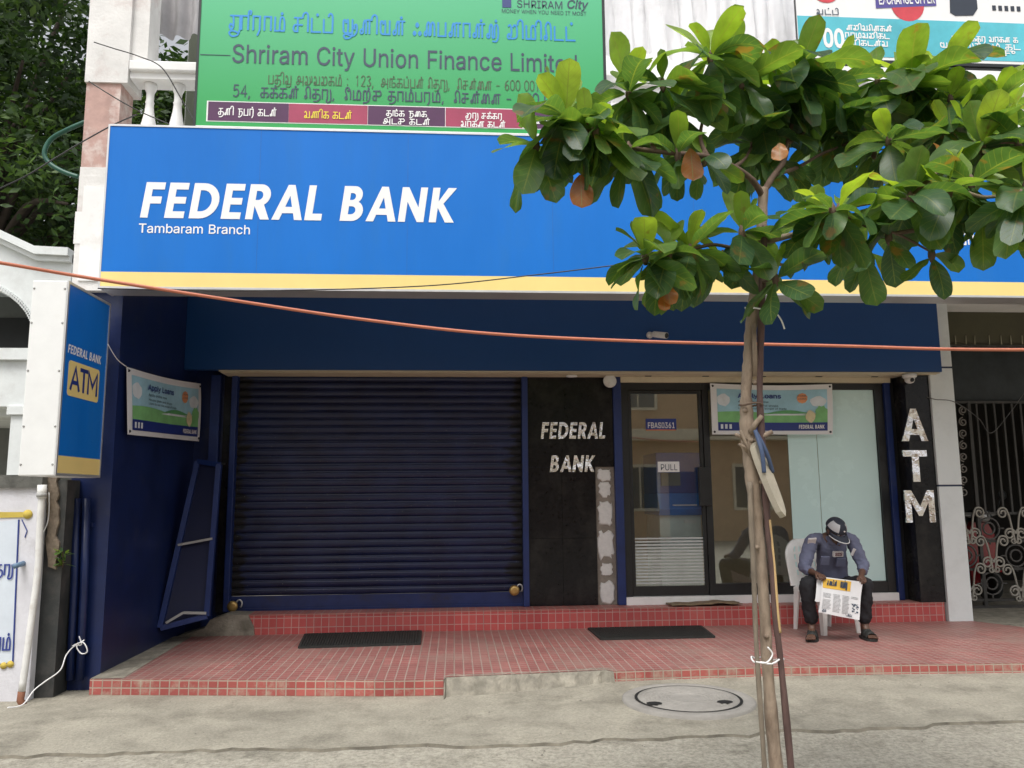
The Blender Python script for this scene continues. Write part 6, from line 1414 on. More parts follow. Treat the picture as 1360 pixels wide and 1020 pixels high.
along(top, .30, -.05, .06, YN-.14); along(top, .2, -.12, -.052, YN-.08); 
mb.build('cornice', M_nh, nh)
mb = MB(); 
for i in range(40):
    t = i/39; k = t*(len(arch_pts)-1); q = int(min(k, len(arch_pts)-2)); f_ = k-q
    x = arch_pts[q][0]*(1-f_)+arch_pts[q+1][0]*f_; z = arch_pts[q][1]*(1-f_)+arch_pts[q+1][1]*f_
    mb.box((x-.02, YN-.03, z+.02), (x+.02, YN-.001, z+.07))
mb.build('arch_dentils', M_nh, nh)
mb = MB(); mb.box((-9.5, YN-.10, zd_+.62), (xr2, YN+.3, zc_-.02)); mb.box((-9.5, YN-.02, zd_), (xr2, YN+.3, zd_+.62)); mb.build('balcony_front', M_nh, nh)
mb = MB(); a = np_(33, 545); mb.box((a.x-.16, YN-.02, 0), (a.x+.16, YN+.28, zd_-.11)); mb.box((a.x-.2, YN-.06, zd_-.11), (a.x+.2, YN+.3, zd_-.001)); mb.build('pillar', M_nh, nh)
mb = MB(); mb.box((-9.5, YN+2.2, 0), (xr2, YN+2.4, 4.75)); mb.box((xr2-.3, YN+.3, zd_), (xr2, YN+2.2, 4.8)); mb.build('rear_wall', mat('neighbour_grey', (.16, .17, .16), .8), nh)
mb = MB(); mb.box((-9.5, YN+.3, zd_-.1), (xr2, YN+2.2, zd_+.02)); mb.box((-9.5, YN+.3, 4.75), (xr2, YN+2.2, 4.83)); mb.build('floor_slab', M_nh, nh)
for x in (-8.6, -7.4, -6.6):
    mb = MB(); mb.box((x, YN+2.17, 3.3), (x+.7, YN+2.199, 4.4)); mb.build('window', M_black, nh)

# ------------------------------------------------------------------ house across the street (mirrored in the glass)
oh = thing('opposite_house', (2, -8, 0), 'beige house across the street mirrored in the glass door and window', 'house')
M_oh = mat('beige_render', (.55, .37, .23), .85, var=.08, scale=1.5)
M_oh2 = mat('beige_trim', (.66, .58, .45), .8)
mb = MB(); mb.box((-9, -11, -.1), (14, -8, 6.4)); mb.build('wall', M_oh, oh)
mb = MB(); mb.box((-9, -8.0, 3.2), (14, -7.4, 3.55)); mb.box((-9, -8, 6.4), (14, -7.7, 6.7)); mb.build('cornice', M_oh2, oh)
for i, x in enumerate((-6, -2.5, 1.0, 5.3, 9.0)):
    for z in (.95, 4.2):
        mb = MB(); mb.box((x, -8.0, z), (x+1.3, -7.94, z+1.5)); w_ = mb.build('window', M_oh2, oh)
        mb = MB()
        for k in range(2): mb.box((x+.1+k*.58, -7.945, z+.1), (x+.62+k*.58, -7.93, z+1.4))
        mb.build('pane', mat('window_dark', (.06, .07, .08), .15), w_)
mb = MB()
for k in range(14): mb.box((2.6, -7.99, 4.0+k*.13), (5.1, -7.96, 4.09+k*.13))
mb.build('louvre', mat('louvre_brown', (.30, .21, .14), .7), oh)
mb = MB(); mb.box((6.9, -8.0, 0), (8.0, -7.95, 2.2)); mb.build('door', mat('brown_door', (.10, .05, .03), .5), oh)
# ------------------------------------------------------------------ the young tree on the pavement
YT = 3.0
M_bark = mat('pale_bark', (.30, .235, .175), .85, var=.3, scale=22, bump=.7, bscale=45, dirt=(.13, .085, .06), dscale=9, damt=.8, dlo=.5, stretch=(1, 1, .35))
M_bark2 = mat('dark_stake_bark', (.105, .062, .055), .8, var=.35, scale=25, bump=.8, bscale=50, dirt=(.30, .2, .11), dscale=7, damt=.7, dlo=.6, stretch=(1, 1, .25))
M_twig = mat('twig_bark', (.13, .085, .06), .8, var=.25, scale=30)
M_bareWood = mat('bare_wood', (.52, .36, .17), .75, var=.2, scale=20, stretch=(1, 1, .2))
M_leaf = leaf_mat('broad_leaf', [(0.0, (.046, .105, .055)), (0.35, (.066, .145, .062)), (0.6, (.11, .205, .058)), (0.85, (.21, .35, .06)), (1.0, (.31, .45, .09))], (2.3, 2.05, .6), .50, .36)
M_deadleaf = leaf_mat('dead_leaf_orange', [(0.0, (.28, .10, .025)), (1.0, (.40, .16, .035))], (1.2, 1.0, .7), .35)
rl = random.Random(21)
def leaf(mb, base, d, L, Wd, bend, fold, tint, roll=0.0, nu=6, nv=11):
    d = V(d).normalized()
    side = d.cross(V((0, 0, 1)))
    if side.length < .05: side = V((1, 0, 0))
    side.normalize()
    side = Quaternion(d, roll) @ side
    up = side.cross(d)
    p = V(base); vs = []; uvs = []
    ph = rl.uniform(0, 6); wv = rl.uniform(.02, .22)
    nick = rl.uniform(0, 1)
    for j in range(nv+1):
        t = j/nv; t = 1-(1-t)**1.25 if j < nv else 1.0
        w = (t**.80)*((1-t)**.30)/0.594*Wd/2 if 0 < t < 1 else (.006 if t == 0 else .0)
        if t == 0: w = .004
        for i in range(nu+1):
            u = i/nu*2-1
            k = abs(u)
            vs.append(p+side*(u*w*(1-.12*fold*k))+up*(fold*k**1.3*w*.55+wv*w*math.sin(ph+t*9+u*2)*k))
            uvs.append((i/nu, t))
        q = Quaternion(side, -bend/nv)
        d = q @ d; up = q @ up
        p = p+d*(L/nv)
    b = mb.add(vs, [(j*(nu+1)+i, j*(nu+1)+i+1, (j+1)*(nu+1)+i+1, (j+1)*(nu+1)+i) for j in range(nv) for i in range(nu)], True)
    for k, uv in enumerate(uvs):
        mb.uv[b+k] = uv; mb.tint[b+k] = tint
def dir_(az, el):
    return V((math.cos(az)*math.cos(el), math.sin(az)*math.cos(el), math.sin(el)))
tree = thing('young_tree', (A(1030, 1010, YT).x+.05, YT, 0), 'young broad leaved tree with pale trunk and spreading leaf rosettes on the pavement', 'tree')
def px_path(pts, Y):
    return [A(x, y, Y if len(q) < 1 else q[0]) for (x, y, *q) in pts]
tp = [(1014, 250), (1012, 290), (1009, 340), (1004, 385), (998, 430), (994, 480), (991, 520), (992, 560), (994, 600), (1001, 650), (1007, 700), (1012, 760), (1016, 820), (1019, 880), (1030, 1010)]
path = px_path(tp, YT)
path.append(V((path[-1].x+.03, YT, .25))); path.append(V((path[-2].x+.045, YT, -.05)))
rad = [.019, .020, .021, .0225, .0235, .021, .021, .027, .024, .026, .0195, .0205, .021, .022, .024, .028, .034]
sp1 = spline(path, 6); rr1 = []
for i in range(len(sp1)):
    k = i/6; q = min(int(k), len(rad)-2); f_ = k-q
    rr1.append((rad[q]*(1-f_)+rad[q+1]*f_)*rl.uniform(.90, 1.11))
mb = MB(); mb.tube(sp1, rr1, 14)
for (x, y) in ((1003, 508), (990, 545), (998, 585), (1011, 640), (1005, 727), (1018, 845)):      # scars and knots
    p = A(x, y, YT-.022); mb.lathe(p, [(.001, -.010), (.009, -.006), (.010, .004), (.006, .012)], 8, 'y')
trunk = mb.build('trunk', M_bark, tree)
for (a, b, r_) in (((996, 575), (1012, 552), .011), ((1003, 587), (1026, 573), .010), ((990, 585), (977, 577), .008), ((994, 600), (982, 590), .007), ((1000, 612), (983, 572), .006), ((1004, 500), (1001, 430), .010)):
    mb = MB(); p, q = A(*a, YT-.02), A(*b, YT-.05); mb.tube([p, p.lerp(q, .5)+V((0, 0, .004)), q], [r_*1.25, r_, r_*.8], 8); mb.build('branch_stub', M_bark, tree)
# limbs: photograph points with their own distances
limbs = [
 [(1013, 262, 3.0), (1000, 240, 2.96), (975, 222, 2.92), (940, 208, 2.85), (890, 203, 2.8), (840, 196, 2.76), (800, 180, 2.72), (755, 155, 2.68)],
 [(1014, 256, 3.0), (1026, 235, 3.05), (1042, 212, 3.1), (1048, 180, 3.15), (1058, 140, 3.15), (1060, 106, 3.15)],
 [(1030, 232, 3.06), (1060, 222, 3.2), (1090, 205, 3.3), (1125, 190, 3.35), (1160, 165, 3.4), (1210, 122, 3.4)],
 [(940, 208, 2.85), (930, 180, 2.9), (940, 130, 2.95), (943, 84, 2.95)],
 [(870, 200, 2.78), (852, 165, 2.85), (835, 124, 2.9)],
 [(1010, 322, 3.0), (1040, 315, 2.95), (1080, 304, 2.88), (1114, 279, 2.82), (1160, 268, 2.78), (1209, 262, 2.72), (1260, 250, 2.66), (1310, 262, 2.6), (1360, 250, 2.55)],
 [(1114, 279, 2.82), (1150, 300, 2.8), (1190, 310, 2.8), (1237, 335, 2.78)],
 [(1209, 262, 2.72), (1250, 225, 2.8), (1304, 193, 2.85), (1350, 190, 2.85)],
 [(1006, 355, 3.0), (985, 335, 2.95), (950, 325, 2.88), (917, 331, 2.84), (886, 333, 2.8), (857, 338, 2.78)],
 [(1008, 340, 3.0), (995, 322, 2.95), (985, 306, 2.9)],
 [(1014, 340, 3.0), (1040, 352, 3.1), (1085, 345, 3.2), (1148, 338, 3.25)],
 [(1008, 375, 3.0), (1020, 372, 2.92), (1030, 368, 2.88)],
 [(1048, 190, 3.13), (1080, 170, 3.3), (1100, 175, 3.4)],
 [(1190, 310, 2.8), (1250, 300, 2.78), (1300, 292, 2.75)],
 [(975, 222, 2.92), (990, 210, 3.1), (1000, 190, 3.2)],
]
for i, lm in enumerate(limbs):
    pts = spline(px_path(lm, YT), 5)
    r0 = .0135 if i in (0, 1, 5) else .009
    mb = MB(); mb.tube(pts, [r0*(1-.55*k/(len(pts)-1))*rl.uniform(.92, 1.08) for k in range(len(pts))], 8)
    mb.build('limb', M_twig if i not in (5,) else M_bark, tree)
# rosettes: x, y, distance, size, young, mature, drooping
ros = [(752, 153, 2.68, 1.0, 4, 6, 6), (800, 185, 2.72, .9, 1, 4, 6), (835, 122, 2.9, 1.05, 5, 6, 4), (835, 196, 2.76, .9, 0, 3, 6), (943, 74, 2.95, 1.15, 6, 6, 5), (935, 208, 2.86, .8, 1, 3, 4),
       (1060, 96, 3.15, 1.25, 5, 7, 5), (1000, 188, 3.2, .95, 2, 5, 4), (1100, 176, 3.4, 1.1, 2, 6, 5), (1210, 112, 3.4, 1.4, 5, 8, 6), (1304, 193, 2.85, 1.0, 4, 7, 5), (1352, 190, 2.85, 1.0, 3, 6, 5),
       (857, 338, 2.78, .78, 5, 5, 4), (888, 333, 2.8, .8, 2, 4, 5), (917, 330, 2.84, .9, 5, 5, 5), (985, 306, 2.9, .95, 4, 4, 4), (1114, 278, 2.82, .9, 3, 5, 5), (1209, 261, 2.72, 1.0, 5, 6, 5),
       (1148, 332, 3.25, .85, 2, 4, 2), (1237, 335, 2.78, .6, 0, 2, 2), (1030, 368, 2.88, .8, 1, 3, 5), (1304, 290, 2.75, .85, 1, 4, 4), (1362, 248, 2.55, .9, 2, 5, 5), (1160, 200, 3.3, 1.0, 2, 5, 4), (1260, 250, 2.66, .85, 2, 4, 4), (1075, 300, 2.9, .75, 2, 4, 2), (900, 203, 2.8, .7, 1, 3, 2), (1180, 312, 2.8, .7, 1, 3, 1), (960, 340, 2.95, .8, 1, 3, 4), (780, 170, 2.7, .85, 2, 4, 3), (1020, 210, 3.2, .8, 1, 4, 2), (1260, 170, 3.2, 1.0, 3, 5, 3)]
mb = MB(); buds = []
extra = [(x+rl.uniform(-32, 32), y+rl.uniform(-6, 26), Yd+rl.uniform(-.1, .35), sz*.92, max(0, ny-2), nm-1, nd) for (x, y, Yd, sz, ny, nm, nd) in ros[4:12:2]+ros[14:18:2]+ros[22:23]+ros[29:]]
extra += [(985, 108, 3.1, 1.05, 3, 5, 4), (1105, 112, 3.3, 1.1, 3, 5, 4), (1165, 105, 3.45, 1.2, 2, 5, 4), (1255, 85, 3.45, 1.15, 2, 5, 3), (880, 110, 2.95, .95, 2, 5, 3), (1040, 135, 3.2, 1.05, 1, 5, 5), (1340, 165, 3.0, 1.0, 2, 5, 4), (712, 190, 2.72, .85, 2, 4, 4), (890, 150, 3.0, 1.0, 2, 6, 5), (1010, 150, 3.2, 1.05, 1, 5, 5), (1130, 150, 3.35, 1.1, 3, 6, 5), (1180, 185, 3.1, 1.0, 1, 4, 5), (1262, 130, 3.3, 1.1, 3, 6, 4), (1325, 135, 3.2, 1.05, 3, 5, 4), (1290, 240, 2.7, .9, 1, 4, 5)]
for (x, y, Yd, sz, ny, nm, nd) in ros+extra:
    c = A(x, y, Yd)
    bud = MB(); bud.lathe(c-V((0, 0, .03)), [(.006, -.01), (.010, .0), (.014, .015), (.013, .03), (.008, .045), (.003, .055)], 8); bud.build('bud', M_twig, tree)
    a0 = rl.uniform(0, 6.28); sz *= 1.20
    for k in range(ny):
        az = a0+k*2.4+rl.uniform(-.3, .3); el = R(rl.uniform(30, 80))
        L_ = sz*rl.uniform(.10, .185)
        leaf(mb, c+dir_(az, el)*.012, dir_(az, el), L_, L_*rl.uniform(.5, .64), R(rl.uniform(-12, 35)), rl.uniform(.15, .6), rl.uniform(.6, 1.0), rl.uniform(-.6, .6))
    for k in range(nm):
        az = a0+.5+k*2.4+rl.uniform(-.3, .3); el = R(rl.uniform(-8, 36))
        L_ = sz*rl.uniform(.15, .235)
        leaf(mb, c+dir_(az, el)*.015-V((0, 0, .01)), dir_(az, el), L_, L_*rl.uniform(.5, .64), R(rl.uniform(20, 95)), rl.uniform(.1, .6), rl.uniform(.08, .64), rl.uniform(-.45, .45))
    for k in range(nd+1):
        az = a0+1.1+k*2.4+rl.uniform(-.4, .4); el = R(rl.uniform(-72, -18))
        L_ = sz*rl.uniform(.14, .235)
        leaf(mb, c+dir_(az, el)*.018-V((0, 0, .015)), dir_(az, el), L_, L_*rl.uniform(.46, .60), R(rl.uniform(0, 40)), rl.uniform(.05, .5), rl.uniform(0.0, .55), rl.uniform(-.8, .8))
mb.build('crown', M_leaf, tree)
for (x, y, Yd, L_, az, el) in ((771, 232, 2.66, .13, -1.6, -78), (917, 197, 2.72, .13, -1.5, -80), (885, 372, 2.74, .10, -1.4, -72), (881, 390, 2.74, .07, -1.7, -70), (1240, 190, 3.1, .10, -1.2, -50), (1035, 190, 2.9, .10, -2.0, -60)):
    mb = MB(); leaf(mb, A(x, y, Yd), dir_(az, R(el)), L_, L_*.74, .15, .1, rl.uniform(.2, 1)); o = mb.build('withered_leaf', M_deadleaf, tree); o['label'] = 'orange withered leaf'
# stakes and ties
def stake(pts, r, m, lab, bare=None):
    pth = px_path(pts, YT-.03)
    e = pth[-1]; pth.append(V((e.x+(e.x-pth[-2].x)*.5, YT-.04, .2))); pth.append(V((pth[-1].x+.01, YT-.05, -.05)))
    st_ = thing('support_stake', (pth[-1].x, YT-.05, 0), lab, 'stake', 'stakes tied to the young tree')
    s_ = spline(pth, 5); mb = MB(); mb.tube(s_, [r*rl.uniform(.86, 1.14) for _ in s_], 10); mb.build('stick', m, st_)
    if bare:
        q = [V((p.x+r*.45, p.y-r*.72, p.z)) for p in px_path(bare, YT-.03)]
        mb = MB(); mb.tube(spline(q, 4), r*.42, 6); mb.build('peeled_strip', M_bareWood, st_)
stake([(1016, 300), (1013, 360), (1011, 430), (1009, 520), (1013, 600), (1020, 700), (1026, 760), (1030, 820), (1037, 880), (1050, 1014)], .0125, M_bark2, 'dark reddish brown support stake with peeled bark right of the tree trunk', [(1019, 690), (1025, 750), (1030, 815), (1033, 840)])
stake([(996, 640), (998, 700), (1001, 760), (1003, 820), (1006, 880), (1015, 1014)], .0095, mat('grey_stake_bark', (.20, .165, .125), .85, var=.3, scale=25, bump=.6, stretch=(1, 1, .3)), 'thin grey brown support stake left of the tree trunk')
def loop_tie(cx, cy, w_, lab, tail, n='tie_string'):
    c = A(cx, cy, YT-.015); wx = w_*YT/1060/2
    mb = MB(); mb.tube([(c.x+wx*math.cos(t), c.y+.040*math.sin(t)+.012, c.z+.006*math.cos(t*2+1)+.004*math.sin(t*5)) for t in [2*math.pi*k/24 for k in range(25)]], .0032, 6, cap=False)
    mb.tube(spline([A(x, y, YT-.085) for x, y in tail], 6), .003, 6)
    tag(mb.build(n, M_vinyl), lab, 'string')
loop_tie(1009, 410, 36, 'white string tied round the trunk and stake just under the leaves', [(998, 408), (1015, 411), (1028, 414), (1037, 424), (1042, 437)])
loop_tie(1021, 877, 42, 'white string tied round the trunk and both stakes near the kerb', [(1004, 879), (1018, 880), (1026, 869), (1020, 860), (1022, 862)])
mb = MB(); c = A(997, 538, YT); mb.tube([(c.x+.042*math.cos(t), c.y+.05*math.sin(t)-.005, c.z+.003*math.sin(3*t)) for t in [2*math.pi*k/20 for k in range(21)]], .004, 6, cap=False)
tag(mb.build('tie_string', M_twig), 'brown string binding trunk and stake in front of the shop window banner', 'string')
# slipper wedged behind the stake
sl = thing('slipper', A(1020, 630, YT-.07), 'worn beige slipper with blue straps wedged between tree trunk and stake', 'slipper')
a, b = A(1001, 588, YT-.03), A(1040, 687, YT-.10)
ax_ = (b-a); Ls = ax_.length; ax_.normalize()
sd_ = V((0.80, .60, .0)); sd_ = (sd_-ax_*sd_.dot(ax_)).normalized(); nn_ = ax_.cross(sd_)
outl = [(0, 0), (.02, .028), (.09, .033), (.2, .028), (.27, .033)]
prof_ = []
for i in range(15):
    t = i/14; w_ = .036*(math.sin(math.pi*min(1, max(0, t))**.8)**.45 if 0 < t < 1 else 0)*(1-.18*math.sin(math.pi*t*1.0))
    prof_.append((t*Ls, w_))
ol = [(s_, w_) for s_, w_ in prof_]+[(s_, -w_) for s_, w_ in prof_[-2:0:-1]]
mb = MB(); n = len(ol)
mb.add([a+ax_*s_+sd_*w_+nn_*.012 for s_, w_ in ol]+[a+ax_*s_+sd_*w_-nn_*.012 for s_, w_ in ol], [tuple(range(n)), tuple(reversed(range(n, 2*n)))]+[(i, (i+1) % n, n+(i+1) % n, n+i) for i in range(n)])
mb.build('sole', mat('worn_foam', (.42, .38, .30), .85, var=.15, scale=15, dirt=(.2, .17, .14), damt=.6), sl)
M_strap = mat('blue_strap', (.06, .09, .17), .7)
for sgn in (-1, 1):
    q0 = A(1003, 572, YT-.06); q1 = a+ax_*(Ls*.42)+sd_*(.03*sgn)+nn_*.012*(1 if nn_.y < 0 else -1)
    mb = MB(); mb.tube(spline([q0, q0.lerp(q1, .5)+V((0, -.02, .0)), q1], 6), .008, 8); mb.build('strap', M_strap, sl)

# weed on the left wall
mb = MB()
for k in range(16):
    az = rl.uniform(0, 6.28); el = R(rl.uniform(-20, 70)); L_ = rl.uniform(.05, .09)
    leaf(mb, A(84+rl.uniform(-5, 5), 743+rl.uniform(-12, 8), 6.55), dir_(az, el), L_, L_*.6, .4, .2, rl.uniform(.3, .7), 0, 2, 4)
mb.build('leaves', M_leaf, wd)
mb = MB(); mb.tube([A(83, 754, 6.59), A(84, 742, 6.56), A(83, 732, 6.55)], .005, 6); mb.build('stem', M_twig, wd)

# ------------------------------------------------------------------ big dark trees behind the neighbouring house
M_far = leaf_mat('far_leaf', [(0, (.017, .040, .012)), (.6, (.038, .082, .018)), (1, (.09, .16, .028))], (1.3, 1.4, .6), .3, .55, veins=False)
def big_tree(cx, cy, H, rx, rz, lab, seed, nclump, cluster=80, leafs=.20):
    q = random.Random(seed)
    t = thing('dark_tree', (cx, cy, 0), lab, 'tree', 'trees behind the white house')
    mb = MB(); mb.tube(spline([(cx, cy, 0), (cx+.1, cy, H*.3), (cx-.15, cy+.1, H*.6), (cx+.1, cy, H*.9)], 5), [.32-.013*k for k in range(16)], 12); mb.build('trunk', mat('dark_bark', (.06, .045, .035), .9, var=.3), t)
    lb = MB(); cr = MB()
    for k in range(nclump):
        while True:
            u = V((q.uniform(-1, 1), q.uniform(-1, 1), q.uniform(-1, 1)))
            if .25 < u.length < 1: break
        c = V((cx+u.x*rx, cy+u.y*rx, H+u.z*rz))
        if k % 6 == 0: lb.tube(spline([(cx, cy, H-rz*.7), V((cx, cy, H-rz*.5)).lerp(c, .5)+V((0, 0, .3)), c], 4), [.09-.008*i for i in range(9)], 6)
        r_ = q.uniform(.45, .95); tn = q.uniform(0, 1)
        for j in range(cluster):
            w_ = V((q.gauss(0, .5), q.gauss(0, .5), q.gauss(0, .32)))*r_
            p = c+w_
            d = V((q.uniform(-1, 1), q.uniform(-1, 1), q.uniform(-.9, .35))).normalized()
            s_ = d.cross(V((q.uniform(-1, 1), q.uniform(-1, 1), q.uniform(-1, 1)))).normalized()
            L_ = leafs*q.uniform(.6, 1.3)
            b = cr.add([p, p+d*L_*.5+s_*L_*.22, p+d*L_, p+d*L_*.5-s_*L_*.22], [(0, 1, 2, 3)])
            for i in range(4): cr.tint[b+i] = min(1, max(0, tn+q.uniform(-.3, .3)))
    lb.build('bough', MATS['dark_bark'], t)
    cr.build('crown', M_far, t)
big_tree(-9.6, 16.5, 9.0, 3.6, 4.4, 'dense dark green tree filling the gap between the white house and the corner pier', 2, 200, 135, .21)
big_tree(-13.6, 19.5, 10.5, 4.0, 5.0, 'taller dark tree farther left, behind the first dark tree', 9, 170, 130, .26)
big_tree(-7.8, 22.0, 9.5, 3.6, 4.8, 'dark tree farthest back, seen through gaps beside the corner pier', 13, 190, 140, .28)

# ------------------------------------------------------------------ plastic chair
CH = V((3.74, 8.06, PZ)); ca = R(15)
def T(p):
    x, y, z = p
    return V((CH.x+x*math.cos(ca)-y*math.sin(ca), CH.y+x*math.sin(ca)+y*math.cos(ca), CH.z+z))
class LMB(MB):
    def build(s, *a, **k):
        s.v = [T(v) for v in s.v]
        return MB.build(s, *a, **k)
chair = thing('plastic_chair', CH, 'white moulded plastic chair under the seated guard', 'chair')
M_plast = mat('white_plastic', (.84, .84, .82), .35, var=.05, scale=6, dirt=(.45, .43, .38), dscale=6, damt=.3)
mb = LMB(); vs = []
n = 12
for i in range(n+1):
    for j in range(n+1):
        x = -.22+.44*i/n; y = -.22+.42*j/n
        dish = .018*(1-((x/.22)**2))*(1-((y/.21)**2))
        edge_ = -.03*max(0, (abs(x)-.19)/.03)**2-.03*max(0, (-y-.19)/.03)**2
        vs.append((x, y, .435-dish+edge_))
mb.add(vs, [(i*(n+1)+j, (i+1)*(n+1)+j, (i+1)*(n+1)+j+1, i*(n+1)+j+1) for i in range(n) for j in range(n)], True)
mb.add([(x, y, z-.018) for x, y, z in vs], [(i*(n+1)+j, i*(n+1)+j+1, (i+1)*(n+1)+j+1, (i+1)*(n+1)+j) for i in range(n) for j in range(n)], True)
mb.build('seat', M_plast, chair)
mb = LMB(); vs = []; N_ = 16; Mh = 18; keep = []
def bk(u, v):
    hw = .225 if v < .6 else .225*math.sqrt(max(0.02, 1-((v-.6)/.42)**2))
    x = u*hw; z = .43+.47*v; y = .19+.10*v-.035*(1-u*u)*1.0+.03
    return (x, y, z)
for lay in (0, 1):
    for j in range(Mh+1):
        for i in range(N_+1):
            x, y, z = bk(i/N_*2-1, j/Mh); vs.append((x, y+.014*lay, z))
fs = []
W1 = N_+1; off_ = (Mh+1)*W1
for j in range(Mh):
    for i in range(N_):
        hole = (3 <= i <= N_-4 and 4 <= j <= Mh-4 and (i % 2 == 1) and (j % 3 != 0))
        if hole: continue
        fs.append((j*W1+i, j*W1+i+1, (j+1)*W1+i+1, (j+1)*W1+i)); fs.append(tuple(off_+q for q in (j*W1+i, (j+1)*W1+i, (j+1)*W1+i+1, j*W1+i+1)))
rim = [j*W1 for j in range(Mh+1)]+[Mh*W1+i for i in range(1, N_+1)]+[j*W1+N_ for j in range(Mh-1, -1, -1)]
fs += [(rim[k], rim[k+1], off_+rim[k+1], off_+rim[k]) for k in range(len(rim)-1)]
mb.add(vs, fs, True); mb.build('backrest', M_plast, chair)
for (x, y, x2, y2) in ((-.19, -.19, -.225, -.225), (.19, -.19, .225, -.225), (-.19, .18, -.22, .23), (.19, .18, .22, .23)):
    sx_ = math.copysign(1, x); sy_ = math.copysign(1, y)
    mb = LMB(); vs = []
    for (k, z, wd_) in ((0, .425, .075), (1, .0, .042)):
        px_, py_ = (x+.02*sx_, y+.02*sy_) if k == 0 else (x2, y2)
        vs += [(px_, py_, z), (px_-sx_*wd_, py_, z), (px_-sx_*wd_, py_-sy_*.012, z), (px_-sx_*.012, py_-sy_*.012, z), (px_-sx_*.012, py_-sy_*wd_, z), (px_, py_-sy_*wd_, z)]
    mb.add(vs, [(i, (i+1) % 6, 6+(i+1) % 6, 6+i) for i in range(6)]+[(0, 1, 2, 3), (0, 3, 4, 5), (6, 9, 8, 7), (6, 11, 10, 9)])
    mb.build('leg', M_plast, chair)
mb = LMB(); mb.box((-.2, -.222, .375), (.2, -.205, .42)); mb.box((-.215, -.2, .375), (-.2, .2, .42)); mb.box((.2, -.2, .375), (.215, .2, .42)); mb.build('apron', M_plast, chair)

# ------------------------------------------------------------------ the guard
def skin_mesh(name, nodes, edges, m, parent, sub=2, root=0, post=None):
    me = bpy.data.meshes.new(name+'_cage')
    org = origin_of(parent)
    me.from_pydata([tuple(V(p)-org) for p, r_ in nodes], edges, [])
    ob = bpy.data.objects.new(name+'_cage', me); COL.objects.link(ob)
    sk_ = ob.modifiers.new('skin', 'SKIN'); sk_.use_smooth_shade = True; sk_.branch_smoothing = .4
    if not me.skin_vertices: raise RuntimeError('no skin layer')
    for i, (p, r_) in enumerate(nodes):
        d_ = me.skin_vertices[0].data[i]
        d_.radius = r_ if isinstance(r_, tuple) else (r_, r_)
        d_.use_root = (i == root)
    ss_ = ob.modifiers.new('sub', 'SUBSURF'); ss_.levels = sub; ss_.render_levels = sub
    bpy.context.view_layer.update()
    dg = bpy.context.evaluated_depsgraph_get()
    out = bpy.data.meshes.new_from_object(ob.evaluated_get(dg), depsgraph=dg)
    out.name = name
    bpy.data.objects.remove(ob); bpy.data.meshes.remove(me)
    if post: post(out)
    out.materials.clear(); out.materials.append(m)
    for p in out.polygons: p.use_smooth = True
    o = bpy.data.objects.new(name, out); COL.objects.link(o); o.parent = parent
    return o
guard = thing('person', (3.72, 7.75, PZ), 'seated guard in grey blue uniform shirt, black trousers and dark cap reading a newspaper', 'person')
M_skin = mat('brown_skin', (.105, .052, .034), .5, var=.12, scale=12)
M_shirt = mat('uniform_shirt', (.130, .140, .215), .85, var=.10, scale=9, bump=.25, bscale=160)
M_trou = mat('black_trousers', (.010, .010, .013), .85, var=.3, scale=10)
M_cap = mat('dark_cap', (.022, .026, .04), .8, var=.15); M_capgrey = mat('cap_grey', (.42, .42, .43), .8)
Lh, Rh = A(1089, 764, 7.50), A(1143, 768, 7.50)
Ls_, Rs_ = A(1078, 716, 7.92), A(1130, 714, 7.92)
Le, Re = A(1067, 755, 7.83), A(1147, 752, 7.83)
pel = A(1106, 781, 8.04); belly = A(1105, 757, 8.03); chest = A(1104, 731, 7.97); nb = A(1105, 715, 7.90); nk = A(1107, 710, 7.84)
hd_ = A(1110, 704, 7.76)          # middle of the skull
fdir = V((.22, -.72, -.60)).normalized()
fup = V((.10, -.60, .79)); fup = (fup-fdir*fup.dot(fdir)).normalized(); fside = fdir.cross(fup)
Lk, Rk = A(1071, 773, 7.58), A(1150, 773, 7.56)
La, Ra = A(1079, 835, 7.64), A(1148, 834, 7.62)
Lt, Rt = A(1077, 849, 7.44), A(1160, 849, 7.43)
Lt.z = Rt.z = PZ+.035
hipL, hipR = pel+V((-.10, -.02, 0)), pel+V((.10, -.02, 0))
# the face is shaped after skinning
def shape_head(me):
    org = origin_of(guard); c0 = hd_-org
    for v in me.vertices:
        d = v.co-c0
        if d.length > .17: continue
        f, u, s_ = d.dot(fdir), d.dot(fup), d.dot(fside)
        if f > .03:
            k = math.exp(-(s_/.016)**2-((u+.025)/.03)**2)        # nose
            v.co += fdir*.022*k
            for sg_ in (-1, 1): v.co -= fdir*.010*math.exp(-((s_-sg_*.032)/.018)**2-((u-.012)/.016)**2)   # eye sockets
            v.co += fdir*.006*math.exp(-(s_/.03)**2-((u+.075)/.02)**2)   # lips and chin
nodes = [(pel, (.15, .11)), (belly, (.135, .105)), (chest, (.15, .11)), (nb, (.075, .065)), (nk, .052),
         (hd_-fup*.055+fdir*.015, (.062, .066)), (hd_+fup*.012-fdir*.008, (.076, .092)), (hd_+fup*.062-fdir*.014, (.062, .075)),
         (Ls_, .058), (Le, .044), (Lh.lerp(Le, .18), .027), (Rs_, .058), (Re, .044), (Rh.lerp(Re, .18), .027),
         (hipL, .09), (Lk, .062), (La, .036), (hipR, .09), (Rk, .062), (Ra, .036)]
edges = [(0, 1), (1, 2), (2, 3), (3, 4), (4, 5), (5, 6), (6, 7), (3, 8), (8, 9), (9, 10), (3, 11), (11, 12), (12, 13), (0, 14), (14, 15), (15, 16), (0, 17), (17, 18), (18, 19)]
